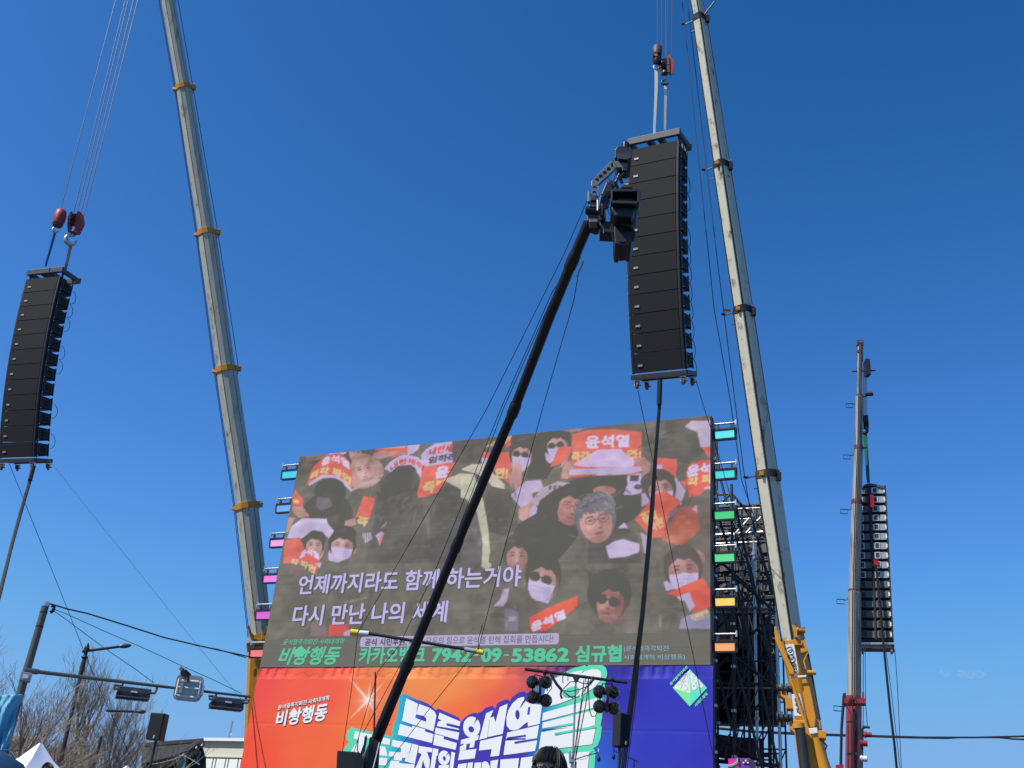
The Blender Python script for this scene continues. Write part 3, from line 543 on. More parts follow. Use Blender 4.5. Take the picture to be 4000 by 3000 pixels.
def text_geo(body, weight=0., spacing=1.):
    cu = bpy.data.curves.new('t', 'FONT'); cu.body = body; cu.space_character = spacing; cu.resolution_u = 3
    o = bpy.data.objects.new('t', cu); COL.objects.link(o); bpy.context.view_layer.update()
    me = bpy.data.meshes.new_from_object(o.evaluated_get(bpy.context.evaluated_depsgraph_get()))
    v = np.array([tuple(x.co)[:2] for x in me.vertices]); f = [tuple(q.vertices) for q in me.polygons]
    bpy.data.objects.remove(o); bpy.data.meshes.remove(me)
    if weight > .008:
        n = len(v); V = []; F = []; dirs = [(0, 0)] + [(math.cos(a), math.sin(a)) for a in np.linspace(0, 2 * math.pi, 8, endpoint=False)]
        if weight > .045: dirs += [(.5 * math.cos(a), .5 * math.sin(a)) for a in np.linspace(.3, 2 * math.pi + .3, 5, endpoint=False)]
        for k, (dx, dy) in enumerate(dirs):
            V.append(np.concatenate([v + weight * np.array([dx, dy]), np.full((n, 1), k * .00025)], 1)); F += [tuple(i + k * n for i in q) for q in f]
        v = np.concatenate(V); f = F
    else: v = np.concatenate([v, np.zeros((len(v), 1))], 1)
    lo, hi = v[:, :2].min(0), v[:, :2].max(0); v[:, :2] = (v[:, :2] - lo) / (hi - lo); return v, f
def text_on(name, body, pl, quad, off, m, parent, weight=0., spacing=1., axis=False):
    """quad: TL TR BR BL as measured on the photograph; axis=True squares it to the plane"""
    v, f = text_geo(body, weight, spacing); q = [np.array(pl.uv(*p)) for p in quad]
    if axis:
        us = [(q[0][0] + q[3][0]) / 2, (q[1][0] + q[2][0]) / 2]; zs = [(q[3][1] + q[2][1]) / 2, (q[0][1] + q[1][1]) / 2]
        q = [np.array([us[0], zs[1]]), np.array([us[1], zs[1]]), np.array([us[1], zs[0]]), np.array([us[0], zs[0]])]
    mb = MB(); P = []
    for a, b, dz in v:
        c = q[3] * (1 - a) * (1 - b) + q[2] * a * (1 - b) + q[0] * (1 - a) * b + q[1] * a * b
        P.append(pl.xyz(c[0], c[1], off - dz))
    mb.add(P, f); return build(name, mb, m, parent)
def screen_text_mat(name, rgb):
    c = [max(0., a - b) for a, b in zip(srgb(*rgb), LEDREF)]
    m = bpy.data.materials.new(name); m.use_nodes = True; nt = m.node_tree; b = nt.nodes['Principled BSDF']
    tc = nt.nodes.new('ShaderNodeTexCoord'); wv = nt.nodes.new('ShaderNodeTexNoise'); wv.inputs['Scale'].default_value = 25; nt.links.new(tc.outputs['Object'], wv.inputs[0])
    mx = nt.nodes.new('ShaderNodeMix'); mx.data_type = 'RGBA'; mx.inputs[6].default_value = (*[x * .9 for x in c], 1); mx.inputs[7].default_value = (*[x * 1.08 for x in c], 1); nt.links.new(wv.outputs[0], mx.inputs[0])
    nt.links.new(mx.outputs[2], b.inputs['Emission Color']); b.inputs['Emission Strength'].default_value = 1; b.inputs['Base Color'].default_value = (*LEDBASE, 1); b.inputs['Specular IOR Level'].default_value = .2; b.inputs['Roughness'].default_value = .8
    return m
def make_screen():
    base = SP.xyz((U0 + U1) / 2, 0, .3)
    t = thing('led_screen', base, 'huge washed-out outdoor video screen showing a crowd with red signs above the banner', 'screen')
    p = crowd(); m = vcol_mat('led_face', True, .8, LEDBASE); p.mesh('display_face', m, t, 0, sub=LEDREF)
    mb = MB(); c = SP.xyz((U0 + U1) / 2, (Z0 + Z1) / 2, .16); Rz = np.stack([SP.h, SP.n, [0, 0, 1]], 1)
    mb.box(c, U1 - U0 + .03, .28, Z1 - Z0 + .03, Rz); build('cabinet_housing', mb, PANELB, t)
    lav = screen_text_mat('caption_lavender', (190, 183, 232)); teal = screen_text_mat('caption_teal', (78, 196, 160)); pale = screen_text_mat('caption_pale_blue', (140, 186, 204)); dark = screen_text_mat('caption_dark', (92, 88, 96)); shadow = screen_text_mat('caption_shadow', (84, 82, 78))
    def T(name, body, bl, trp, m, w=0., off=-.005, slant=0, sp=1.):
        u0, z0 = SP.uv(*bl); u1, z1 = SP.uv(*trp)
        v, f = text_geo(body, w, sp); P = [SP.xyz(u0 + a * (u1 - u0) + slant * (b - .5) * (z1 - z0), z0 + b * (z1 - z0), off - dz) for a, b, dz in v]
        mb = MB(); mb.add(P, f); return build(name, mb, m, t)
    T('caption', '언제까지라도 함께 하는거야', (1163, 2326), (2038, 2207), shadow, .05, -.0015); T('caption', '언제까지라도 함께 하는거야', (1160, 2324), (2040, 2206), lav, .022)
    T('caption', '다시 만난 나의 세계', (1141, 2448), (1752, 2348), shadow, .05, -.0015); T('caption', '다시 만난 나의 세계', (1138, 2446), (1753, 2346), lav, .022)
    T('emblem_text', '윤석열즉각퇴진·사회대개혁', (1106, 2520), (1346, 2493), teal, .015, slant=.3); T('emblem_text', '비상행동', (1088, 2599), (1334, 2524), teal, .03, slant=.3)
    mb = MB(); d = [SP.pt(x, y, -.010) for x, y in ((1176, 2522), (1203, 2547), (1165, 2570), (1140, 2548))]; mb.add(d, [(0, 1, 2, 3)]); build('emblem_diamond', mb, screen_text_mat('emblem_green', (100, 200, 160)), t)
    mb = MB(); pts = []
    u0, z0 = SP.uv(1404, 2528); u1, z1 = SP.uv(2185, 2473); r = .07
    for cx, cz, a0 in ((u1 - r, z1 - r, 0), (u0 + r, z1 - r, 90), (u0 + r, z0 + r, 180), (u1 - r, z0 + r, 270)):
        for k in range(5): a = math.radians(a0 + k * 22.5); pts.append(SP.xyz(cx + r * math.cos(a), cz + r * math.sin(a), -.0015))
    mb.add(pts, [tuple(range(len(pts)))]); build('caption_strip', mb, screen_text_mat('strip_lavender', (178, 170, 204)), t)
    T('caption', '공식 시민후원, 시민', (1423, 2525), (1650, 2490), dark, .035); T('caption', '모두의 힘으로 윤석열 탄핵 집회를 만듭시다!', (1663, 2518), (2162, 2480), dark, .004)
    T('caption', '카카오뱅크', (1399, 2594), (1666, 2524), teal, .035); [T('caption', a_, (x0_, 2588 if a_ != '-' else 2563), (x1_, 2530 if a_ != '-' else 2556), teal, .045) for a_, x0_, x1_ in (('7942', 1684, 1845), ('-', 1850, 1872), ('09', 1877, 1962), ('-', 1968, 1990), ('53862', 1996, 2226))]; T('caption', '심규협', (2246, 2588), (2430, 2518), teal, .04)
    T('caption', '(윤석열즉각퇴진·', (2437, 2548), (2619, 2521), pale, .006); T('caption', '사회대개혁 비상행동)', (2436, 2581), (2676, 2555), pale, .006)
make_screen()

# ------------------------------------------------------------------ stage banner below the screen
BP = plane_at(22.75)
BU0 = np.mean([BP.uv(1000, 2612)[0], BP.uv(950, 3000)[0]]); BU1 = BP.uv(2785, 2700)[0]; BZ1 = BP.uv(1900, 2604)[1]; BZ0 = 1.2
def gradmat(name, stops, x0, x1):
    m = bpy.data.materials.new(name); m.use_nodes = True; nt = m.node_tree; b = nt.nodes['Principled BSDF']; b.inputs['Roughness'].default_value = .7; b.inputs['Specular IOR Level'].default_value = .15
    tc = nt.nodes.new('ShaderNodeNewGeometry'); vm = nt.nodes.new('ShaderNodeVectorMath'); vm.operation = 'DOT_PRODUCT'; vm.inputs[1].default_value = tuple(BP.h); nt.links.new(tc.outputs['Position'], vm.inputs[0])
    mr = nt.nodes.new('ShaderNodeMapRange'); mr.inputs[1].default_value = x0; mr.inputs[2].default_value = x1; nt.links.new(vm.outputs['Value'], mr.inputs[0])
    cr = nt.nodes.new('ShaderNodeValToRGB'); e = cr.color_ramp.elements
    e[0].position = stops[0][0]; e[0].color = (*[x_ * .86 for x_ in stops[0][1]], 1); e[1].position = stops[-1][0]; e[1].color = (*[x_ * .86 for x_ in stops[-1][1]], 1)
    for pz, c in stops[1:-1]: q = e.new(pz); q.color = (*[x_ * .86 for x_ in c], 1)
    nt.links.new(mr.outputs[0], cr.inputs[0]); nt.links.new(cr.outputs[0], b.inputs['Base Color']); return m
def banner():
    t = thing('stage_banner', BP.xyz((BU0 + BU1) / 2, BZ0, .2), 'printed banner fading from orange to blue with big white lettering under the video screen', 'banner')
    p = Paint(720, 420, (238, 88, 60), BP, BU0, BZ0, BU1, BZ1)
    # smooth printed gradient: control colours by photo position
    ctl = [((960, 2640), (250, 84, 78)), ((960, 2990), (255, 88, 62)), ((1250, 2700), (255, 100, 74)), ((1250, 2950), (255, 110, 66)), ((1500, 2700), (255, 128, 76)), ((1600, 2640), (255, 150, 84)), ((1450, 2850), (255, 122, 68)),
           ((1800, 2640), (255, 148, 82)), ((1800, 2780), (255, 120, 66)), ((1750, 2700), (255, 146, 80)), ((1920, 2650), (252, 132, 74)), ((2000, 2680), (244, 108, 84)), ((1950, 2760), (252, 96, 72)), ((2080, 2630), (208, 88, 96)), ((2130, 2680), (170, 70, 118)), ((2060, 2720), (206, 82, 100)),
           ((2200, 2620), (110, 56, 126)), ((2200, 2750), (90, 50, 140)), ((2350, 2620), (54, 46, 160)), ((2450, 2700), (50, 50, 172)), ((2600, 2700), (56, 58, 184)), ((2780, 2700), (56, 58, 180)), ((2600, 2900), (56, 60, 186)), ((2780, 2950), (56, 56, 178)), ((2380, 2960), (48, 84, 196)), ((2330, 2990), (50, 120, 205)), ((2500, 2950), (56, 60, 184)), ((1500, 3200), (255, 110, 60)), ((2000, 3200), (220, 80, 90)), ((2600, 3250), (54, 56, 176))]
    G = np.array([p.g(*c[0]) for c in ctl]); Cc = np.array([c[1] for c in ctl], float) / 255
    X, Y = np.meshgrid(np.arange(p.W), np.arange(p.H)); acc = np.zeros((p.H, p.W, 3)); wsum = np.zeros((p.H, p.W, 1))
    for (gx, gy), c in zip(G, Cc):
        w = 1 / (((X - gx) ** 2 + (Y - gy) ** 2) / 100. + 4) ** 2; acc += w[..., None] * c; wsum += w[..., None]
    p.img = acc / wsum
    # printed lens star
    sx, sy = p.g(1437, 2738); dx, dy = X - sx, Y - sy; rr = np.hypot(dx, dy)
    star = np.exp(-(rr / 9.) ** 1.2) * 1.2
    for tx, ty, ln, wd in ((1352, 2636, 50, 2.6), (1505, 2660, 46, 2.4), (1354, 2822, 50, 2.6), (1478, 2800, 40, 2.2), (1380, 2739, 20, 1.1), (1500, 2739, 20, 1.1), (1447, 2655, 34, 1.4), (1428, 2830, 34, 1.2)):
        ex, ey = p.g(tx, ty); a = math.hypot(ex - sx, ey - sy); ux, uy = (ex - sx) / a, (ey - sy) / a
        al = dx * ux + dy * uy; pe = np.abs(dx * uy - dy * ux); star = np.maximum(star, np.where(al > 0, np.exp(-(pe / (wd * (1.1 - np.clip(al / a, 0, 1)) + .2)) ** 2) * np.clip(1 - al / a, 0, 1) ** .6 * 1.1, 0))
    star = np.clip(star, 0, 1)[..., None]; p.img = p.img * (1 - star) + np.array([1, .93, .86]) * star
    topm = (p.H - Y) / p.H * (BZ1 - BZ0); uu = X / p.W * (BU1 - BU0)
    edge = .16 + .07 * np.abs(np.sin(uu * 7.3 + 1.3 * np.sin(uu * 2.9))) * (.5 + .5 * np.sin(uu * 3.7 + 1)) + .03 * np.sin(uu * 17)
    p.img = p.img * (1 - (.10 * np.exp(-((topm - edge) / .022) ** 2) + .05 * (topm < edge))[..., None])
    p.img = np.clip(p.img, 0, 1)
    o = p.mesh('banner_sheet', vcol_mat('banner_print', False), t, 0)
    # slack top hem: the sheet puckers where it is laced
    me = o.data; n = len(me.vertices); co = np.empty(n * 3); me.vertices.foreach_get('co', co); co = co.reshape(-1, 3)
    W = p.W // 2; H = p.H // 2; iu = np.tile(np.arange(W), H) / W * (BU1 - BU0); iz = np.repeat(np.arange(H), W) / H * (BZ1 - BZ0); top = (BZ1 - BZ0) - iz
    pk = np.abs(np.sin(iu * 9 + 2 * np.sin(iu * 2.3))) ** .6 * (.6 + .4 * np.sin(iu * 3.1))
    amp = -np.where(top < .30, .10 * (1 - top / .32) * pk, 0) + .003 * np.sin(iu * 1.3 + iz * .8) + np.where(np.abs(top - 1.42) < .02, -.004, 0)
    co -= np.outer(amp, BP.n); me.vertices.foreach_set('co', co.ravel()); me.polygons.foreach_set('use_smooth', [True] * len(me.polygons)); me.update()
    mb = MB(); Rz = np.stack([BP.h, BP.n, [0, 0, 1]], 1); mb.box(BP.xyz((BU0 + BU1) / 2, (BZ0 + BZ1) / 2, .13), BU1 - BU0 - .02, .1, BZ1 - BZ0 - .04, Rz); build('backing_frame', mb, TRUSSD, t)
    def flat(name, polys, m, off, cs=None):
        mb = MB()
        for q in polys:
            if cs: q = tr(cs[0], cs[1], q)
            mb.add([BP.pt(x, y, off) for x, y in q], [tuple(range(len(q)))])
        return build(name, mb, m, t)
    A = ((1340, 2640), 3.95); B = ((1850, 2560), 3.687)
    u_ = lambda x: BP.uv(x, 2850)[0]; x0, x1 = u_(1340), u_(2400); st = lambda x: (u_(x) - x0) / (x1 - x0)
    gm = gradmat('lettering_outline', [(0, srgb(104, 224, 176)), (st(1510), srgb(84, 214, 190)), (st(1560), srgb(40, 176, 206)), (st(1610), srgb(50, 110, 190)), (st(1650), srgb(74, 62, 178)), (st(2050), srgb(68, 58, 176)), (st(2105), srgb(34, 116, 200)), (st(2170), srgb(80, 196, 186)), (st(2230), srgb(100, 226, 180)), (1, srgb(104, 228, 182))], x0, x1)
    outline = tr(A[0], A[1], [(5, 1160), (30, 1100), (95, 1015), (60, 990), (50, 940), (72, 840), (125, 795), (460, 870), (680, 912), (710, 938), (762, 935), (752, 880), (775, 740), (812, 692), (828, 620), (878, 310), (935, 270), (970, 283), (1135, 368), (1190, 380), (1300, 425), (1390, 490), (1425, 530), (1470, 503), (1780, 640), (1812, 690), (1820, 720), (1870, 650), (1950, 590), (2050, 568), (2070, 585), (2100, 578), (2142, 605), (2165, 540)]) + \
        tr(B[0], B[1], [(60, 830), (112, 862), (135, 790), (170, 755), (268, 724), (315, 770), (340, 690), (395, 660), (480, 630), (520, 660), (560, 600), (640, 540), (700, 520), (740, 523), (762, 545), (830, 500), (1000, 440), (1120, 350), (1240, 275), (1330, 232), (1450, 180), (1600, 140), (1625, 162), (1662, 140), (1860, 140), (1905, 180), (1927, 250), (1900, 380), (1880, 520), (1850, 900), (1828, 1005), (1847, 1035), (1830, 1180), (1790, 1290), (1760, 1320), (1722, 1335), (1757, 1385), (1735, 1680), (1700, 2000)]) + [(1500, 3120), (1330, 3100)]
    flat('lettering_outline', [outline], gm, -.007)
    WH = mat('banner_white', (.8, .79, .76), .55, var=.03, scale=2, bump=0)
    L = []
    L += [[(975, 345), (1155, 430), (1128, 592), (1175, 434), (1340, 495), (1415, 555), (1440, 615), (1395, 855), (910, 695)],
          [(880, 740), (1065, 795), (1070, 768), (1270, 825), (1260, 855), (1397, 900), (1370, 1035), (845, 905)],
          [(1487, 567), (1810, 705), (1790, 832), (1445, 775), (1470, 702), (1525, 695), (1468, 660)], [(1430, 798), (1792, 875), (1775, 990), (1413, 885)],
          [(1412, 897), (1555, 935), (1550, 975), (1757, 1040), (1735, 1140), (1390, 1065)],
          [(1985 + 135 * math.cos(a) * .97 + 20 * math.sin(a), 790 + 160 * math.sin(a) - 25 * math.cos(a)) for a in np.linspace(0, 2 * math.pi, 24, endpoint=False)],
          [(1820, 990), (2098, 912), (2083, 985), (2035, 1000), (2020, 1100), (1950, 1112), (1960, 1042), (1905, 1052), (1895, 1140), (1800, 1150), (1808, 1085), (1850, 1070), (1860, 1040), (1812, 1060)],
          [(1805, 1150), (1880, 1148), (2058, 1125), (2030, 1272), (1772, 1302)],
          [(185, 855), (455, 905), (445, 965), (350, 960), (280, 1190), (120, 1165), (240, 985), (165, 965)], [(600, 950), (730, 975), (715, 1067), (578, 1045)], [(560, 1080), (655, 1100), (685, 1237), (550, 1225)], [(548, 1262), (687, 1270), (665, 1382), (540, 1376)],
          [(765, 985), (1060, 1045), (1020, 1190), (890, 1185), (897, 1118), (748, 1085)], [(1068, 1046), (1167, 1072), (1105, 1362), (1008, 1335), (1000, 1325), (950, 1318), (965, 1270), (1010, 1262)],
          [(717, 1165), (1027, 1195), (1005, 1268), (912, 1265), (905, 1310), (782, 1302), (792, 1250), (700, 1240)], [(740, 1308), (870, 1318), (868, 1345), (1105, 1368), (1095, 1460), (690, 1460)],
          [(1175, 1080), (1380, 1115), (1372, 1180), (1295, 1172), (1340, 1300), (1330, 1422), (1270, 1422), (1235, 1300), (1200, 1460), (1100, 1460), (1215, 1205), (1160, 1185)], [(1388, 1118), (1472, 1130), (1462, 1225), (1445, 1230), (1405, 1460), (1340, 1460)],
          [(1558 + 90 * math.cos(a), 1265 + 113 * math.sin(a)) for a in np.linspace(0, 2 * math.pi, 24, endpoint=False)], [(1478, 1382), (1636, 1372), (1625, 1460), (1465, 1460)], [(1672, 1170), (1730, 1187), (1695, 1460), (1640, 1460)],
          [(1780, 1365), (1910, 1345), (1895, 1480), (1750, 1480)], [(1925, 1342), (2005, 1335), (1990, 1480), (1910, 1480)], [(2030, 1345), (2130, 1335), (2120, 1480), (2015, 1480)]]
    LA = [tr(A[0], A[1], q) for q in L]
    L = [[(180, 835), (285, 787), (236, 905), (225, 960), (195, 1187), (80, 1215)], [(238, 900), (290, 880), (315, 965), (375, 745), (490, 695), (420, 1130), (200, 1178)],
         [(95, 1232), (415, 1158), (365, 1445), (240, 1460), (262, 1350), (75, 1370)],
         [(720, 595), (640, 620), (560, 690), (500, 790), (472, 900), (475, 1010), (520, 1070), (580, 1082), (650, 1060), (720, 1000), (782, 955), (780, 1025), (952, 985), (985, 715), (880, 700), (800, 690), (745, 655)],
         [(485, 1112), (942, 1005), (917, 1178), (755, 1190), (468, 1203)], [(460, 1228), (922, 1205), (885, 1377), (430, 1437)], [(755, 1150), (920, 1120), (905, 1230), (748, 1240)],
         [(1575, 212), (1548, 268), (1610, 225), (1700, 198), (1790, 205), (1832, 240), (1842, 290), (1815, 380), (1740, 460), (1620, 540), (1420, 625), (1220, 700), (1090, 730), (985, 728), (1000, 600), (1040, 480), (1160, 340), (1300, 272)],
         [(1000, 827), (1780, 612), (1770, 745), (985, 945)], [(995, 968), (1765, 785), (1745, 1010), (985, 1072)], [(1430, 1000), (1748, 1005), (1430, 1085)], [(975, 1107), (1430, 1030), (1758, 1042), (1708, 1282), (935, 1370)],
         [(20, 1545), (110, 1540), (100, 1680), (0, 1680)], [(122, 1545), (160, 1525), (205, 1540), (235, 1600), (232, 1680), (105, 1680)], [(245, 1520), (355, 1500), (330, 1680), (240, 1680)],
         [(388, 1500), (655, 1480), (630, 1680), (375, 1680)], [(685, 1475), (857, 1453), (835, 1680), (655, 1680)], [(1300, 1420), (1668, 1383), (1640, 1680), (1300, 1680)]]
    for i_, q in enumerate(LA + [tr(B[0], B[1], q) for q in L]): flat('lettering', [q], WH, -.009 - .0002 * i_)
    holes = [tr(A[0], A[1], q) for q in ([(1128, 592), (1240, 618), (1280, 650), (1272, 697), (1115, 640)], [(1598, 728), (1800, 775), (1792, 806), (1594, 756)], [(1975 + 42 * math.cos(a), 820 + 44 * math.sin(a)) for a in np.linspace(0, 6.1, 14)], [(2062, 635), (2078, 640), (2010, 755)],
             [(1560 + 20 * math.cos(a), 1270 + 34 * math.sin(a)) for a in np.linspace(0, 6.1, 12)], [(1618, 1185), (1630, 1192), (1575, 1232)])]
    holes += [tr(B[0], B[1], q) for q in ([(630 + 30 * math.cos(a), 850 + 66 * math.sin(a)) for a in np.linspace(0, 6.1, 16)], [(752, 590), (752, 640), (655, 765)], [(785, 745), (814, 740), (800, 845), (772, 850)], [(485, 1180), (750, 1143), (752, 1163), (475, 1205)], [(590, 1243), (920, 1190), (916, 1212), (588, 1268)],
             [(1400 + 118 * math.cos(a) + 30 * math.sin(a), 525 - 48 * math.cos(a) + 62 * math.sin(a)) for a in np.linspace(0, 6.1, 20)], [(985, 1052), (1430, 970), (1428, 1003), (985, 1074)], [(1170, 1117), (1760, 1010), (1758, 1045), (1430, 1100), (1168, 1152)], [(1160, 770), (1000, 828), (985, 740)])]
    [flat('lettering_counter', [q], gm, -.021 - .0003 * i_) for i_, q in enumerate(holes[:-1])]
    OUT = mat('logo_outline', (.12, .03, .02), .6, var=.05, bump=0); Q = ((1040, 2680), 6.144)
    for m, w, off, nm in ((OUT, .055, -.006, 'logo_outline'), (WH, .032, -.012, 'logo_text')):
        text_on(nm, '윤석열즉각퇴진·사회대개혁', BP, tr(Q[0], Q[1], [(300, 458), (1528, 222), (1508, 342), (282, 575)]), off, m, t, w * .8)
        text_on(nm, '비상행동', BP, tr(Q[0], Q[1], [(285, 600), (1520, 395), (1430, 830), (212, 990)]), off, m, t, w)
    mb = [tr(Q[0], Q[1], [(668, 515), (762, 650), (640, 770), (548, 665)])]; flat('logo_diamond', mb, WH, -.017)
    Dd = ((2580, 2560), 6.914); E_ = [mat('diamond_a', srgb(214, 240, 200), .5, var=.03), mat('diamond_b', srgb(120, 220, 180), .5, var=.03), mat('diamond_c', srgb(120, 226, 150), .5, var=.03), mat('diamond_d', srgb(80, 222, 184), .5, var=.03)]
    T_, L_, R_, B_, Cn = (797, 378), (332, 875), (1256, 880), (790, 1378), (795, 1025)
    for q, m in (((T_, L_, Cn), E_[0]), ((T_, Cn, R_), E_[1]), ((L_, B_, Cn), E_[2]), ((Cn, B_, R_), E_[3])): flat('diamond_facet', [tr(Dd[0], Dd[1], q)], m, -.007)
    text_on('diamond_text', '비상', BP, tr(Dd[0], Dd[1], [(700, 470), (790, 430), (768, 985), (370, 850)]), -.010, WH, t, .06)
    text_on('diamond_text', '행동', BP, tr(Dd[0], Dd[1], [(812, 440), (880, 480), (1215, 850), (822, 985)]), -.010, WH, t, .06)
    text_on('diamond_caption', '윤석열즉각퇴진', BP, tr(Dd[0], Dd[1], [(240, 760), (705, 275), (750, 335), (290, 825)]), -.008, E_[2], t, .05)
    text_on('diamond_caption', '사회대개혁', BP, tr(Dd[0], Dd[1], [(915, 1330), (1235, 992), (1285, 1070), (950, 1415)]), -.008, E_[2], t, .05)
banner()
# ------------------------------------------------------------------ stage deck under the banner
def stage():
    t = thing('stage_deck', SP.xyz((BU0 + BU1) / 2, 0, -3), 'low black stage deck in front of the printed banner', 'stage')
    Rz = np.stack([BP.h, BP.n, [0, 0, 1]], 1)
    mb = MB(); mb.box(SP.xyz((BU0 + BU1) / 2, 1.12, -2.2), BU1 - BU0 + 1, 4, .12, Rz); build('deck', mb, DKMETAL, t)
    mb = MB(); mb.box(SP.xyz((BU0 + BU1) / 2, .53, -4.1), BU1 - BU0 + .8, .06, 1.06, Rz); build('skirt', mb, DRAPE, t)
stage()

# ------------------------------------------------------------------ wash lights up both sides of the screen
def wash_lights():
    W = ((850, 1700), 1.746); X = ((2650, 1600), 2.073); Y = ((2700, 2200), 2.073)
    def box(cs, x0, x1, y0, y1): a = tr(cs[0], cs[1], [((x0 + x1) / 2, (y0 + y1) / 2)])[0]; return a, (x1 - x0) / cs[1]
    left = [((440, 550, 240, 300), (26, 205, 250), 'cyan'), ((402, 508, 470, 530), (90, 168, 252), 'sky blue'), ((360, 465, 705, 768), (246, 160, 244), 'pale lilac'), ((313, 420, 948, 1012), (240, 122, 230), 'bright pink'), ((263, 378, 1195, 1262), (222, 84, 220), 'deep magenta'), ((222, 330, 1455, 1522), (250, 112, 124), 'salmon red')]
    right = [((X, 287, 467, 155, 250), (70, 236, 252), 'pale cyan'), ((X, 289, 469, 480, 572), (0, 222, 226), 'turquoise'), ((X, 283, 466, 808, 903), (0, 212, 120), 'emerald green'), ((X, 283, 467, 1153, 1248), (70, 222, 136), 'mint green'), ((X, 287, 472, 1512, 1605), (255, 214, 96), 'yellow'), ((Y, 180, 368, 632, 728), (255, 168, 92), 'orange')]
    allf = [(W,) + l[0] + (l[1], l[2], 'L') for l in left] + [l[0] + (l[1], l[2], 'R') for l in right]
    pl = plane_at(23.15); Rz = np.stack([pl.h, pl.n, [0, 0, 1]], 1)
    for cs, x0, x1, y0, y1, rgb, cn, side in allf:
        (cx, cy), wpx = box(cs, x0, x1, y0, y1)
        ua, za = pl.uv(cx - wpx / 2, cy); ub, zb = pl.uv(cx + wpx / 2, cy); w = abs(ub - ua) * (1.0 if side == 'R' else 1.02); u = (ua + ub) / 2; z = (za + zb) / 2; h = w * .47
        if side == 'L': w *= 1.05
        c = pl.xyz(u, z)
        i = (left if side == 'L' else right).index([q for q in (left if side == 'L' else right) if q[2] == cn][0])
        ordn = ['topmost', 'second from top', 'third from top', 'fourth from top', 'fifth from top', 'lowest'][i]
        t = thing('wash_light', c, f'{cn} rectangular wash light, {ordn} of six on the {"left" if side == "L" else "right"} screen edge', 'stage light', 'wash lights beside the screen')
        tilt = math.radians(10); Rt = Rz @ np.array([[1, 0, 0], [0, math.cos(tilt), -math.sin(tilt)], [0, math.sin(tilt), math.cos(tilt)]])
        mb = MB(); mb.box(c + Rt @ np.array([0, .06, 0]), w, .12, h, Rt)
        for k in range(5): mb.box(c + Rt @ np.array([-w * .4 + k * w * .2, .15, 0]), .02, .08, h * .8, Rt)
        bevel(build('housing', mb, LTFRAME, t), .012)
        mb = MB()
        for sx in (-1, 1): mb.box(c + Rt @ np.array([sx * (w / 2 - .02), -.012, 0]), .04, .03, h, Rt)
        for sz in (-1, 1): mb.box(c + Rt @ np.array([0, -.012, sz * (h / 2 - .02)]), w - .08, .03, .04, Rt)
        build('bezel', mb, LTFRAME, t)
        mb = MB(); mb.box(c + Rt @ np.array([0, -.006, 0]), w - .08, .012, h - .08, Rt); build('lens', mb, emis('lens_' + cn.replace(' ', '_'), srgb(*rgb), 1.0, var=.1), t)
        mb = MB()
        for sx in (-1, 1): mb.box(c + np.array(pl.h) * sx * w * .3 + np.array([0, 0, h / 2 + .07]), .05, .05, .12, Rz); mb.tube([c + pl.h * sx * (w / 2 + .012) + np.array([0, 0, -.02]), c + pl.h * sx * (w / 2 + .012) + np.array([0, 0, h / 2 + .03])], .012, 6)
        mb.box(c + np.array([0, 0, h / 2 + .03]), w + .04, .03, .02, Rz)
        build('yoke', mb, BLACK, t)
        mb = MB(); e0 = c + np.array([0, 0, h / 2 + .17]); s = -1 if side == 'L' else 1
        mb.tube([e0 - pl.h * s * w * .75, e0 + pl.h * s * (w * .5)], .026, 10); mb.box(e0 + pl.h * s * w * .5, .03, .06, .14, Rz); build('outrigger_pipe', mb, STEEL, t, smooth=True)
wash_lights()

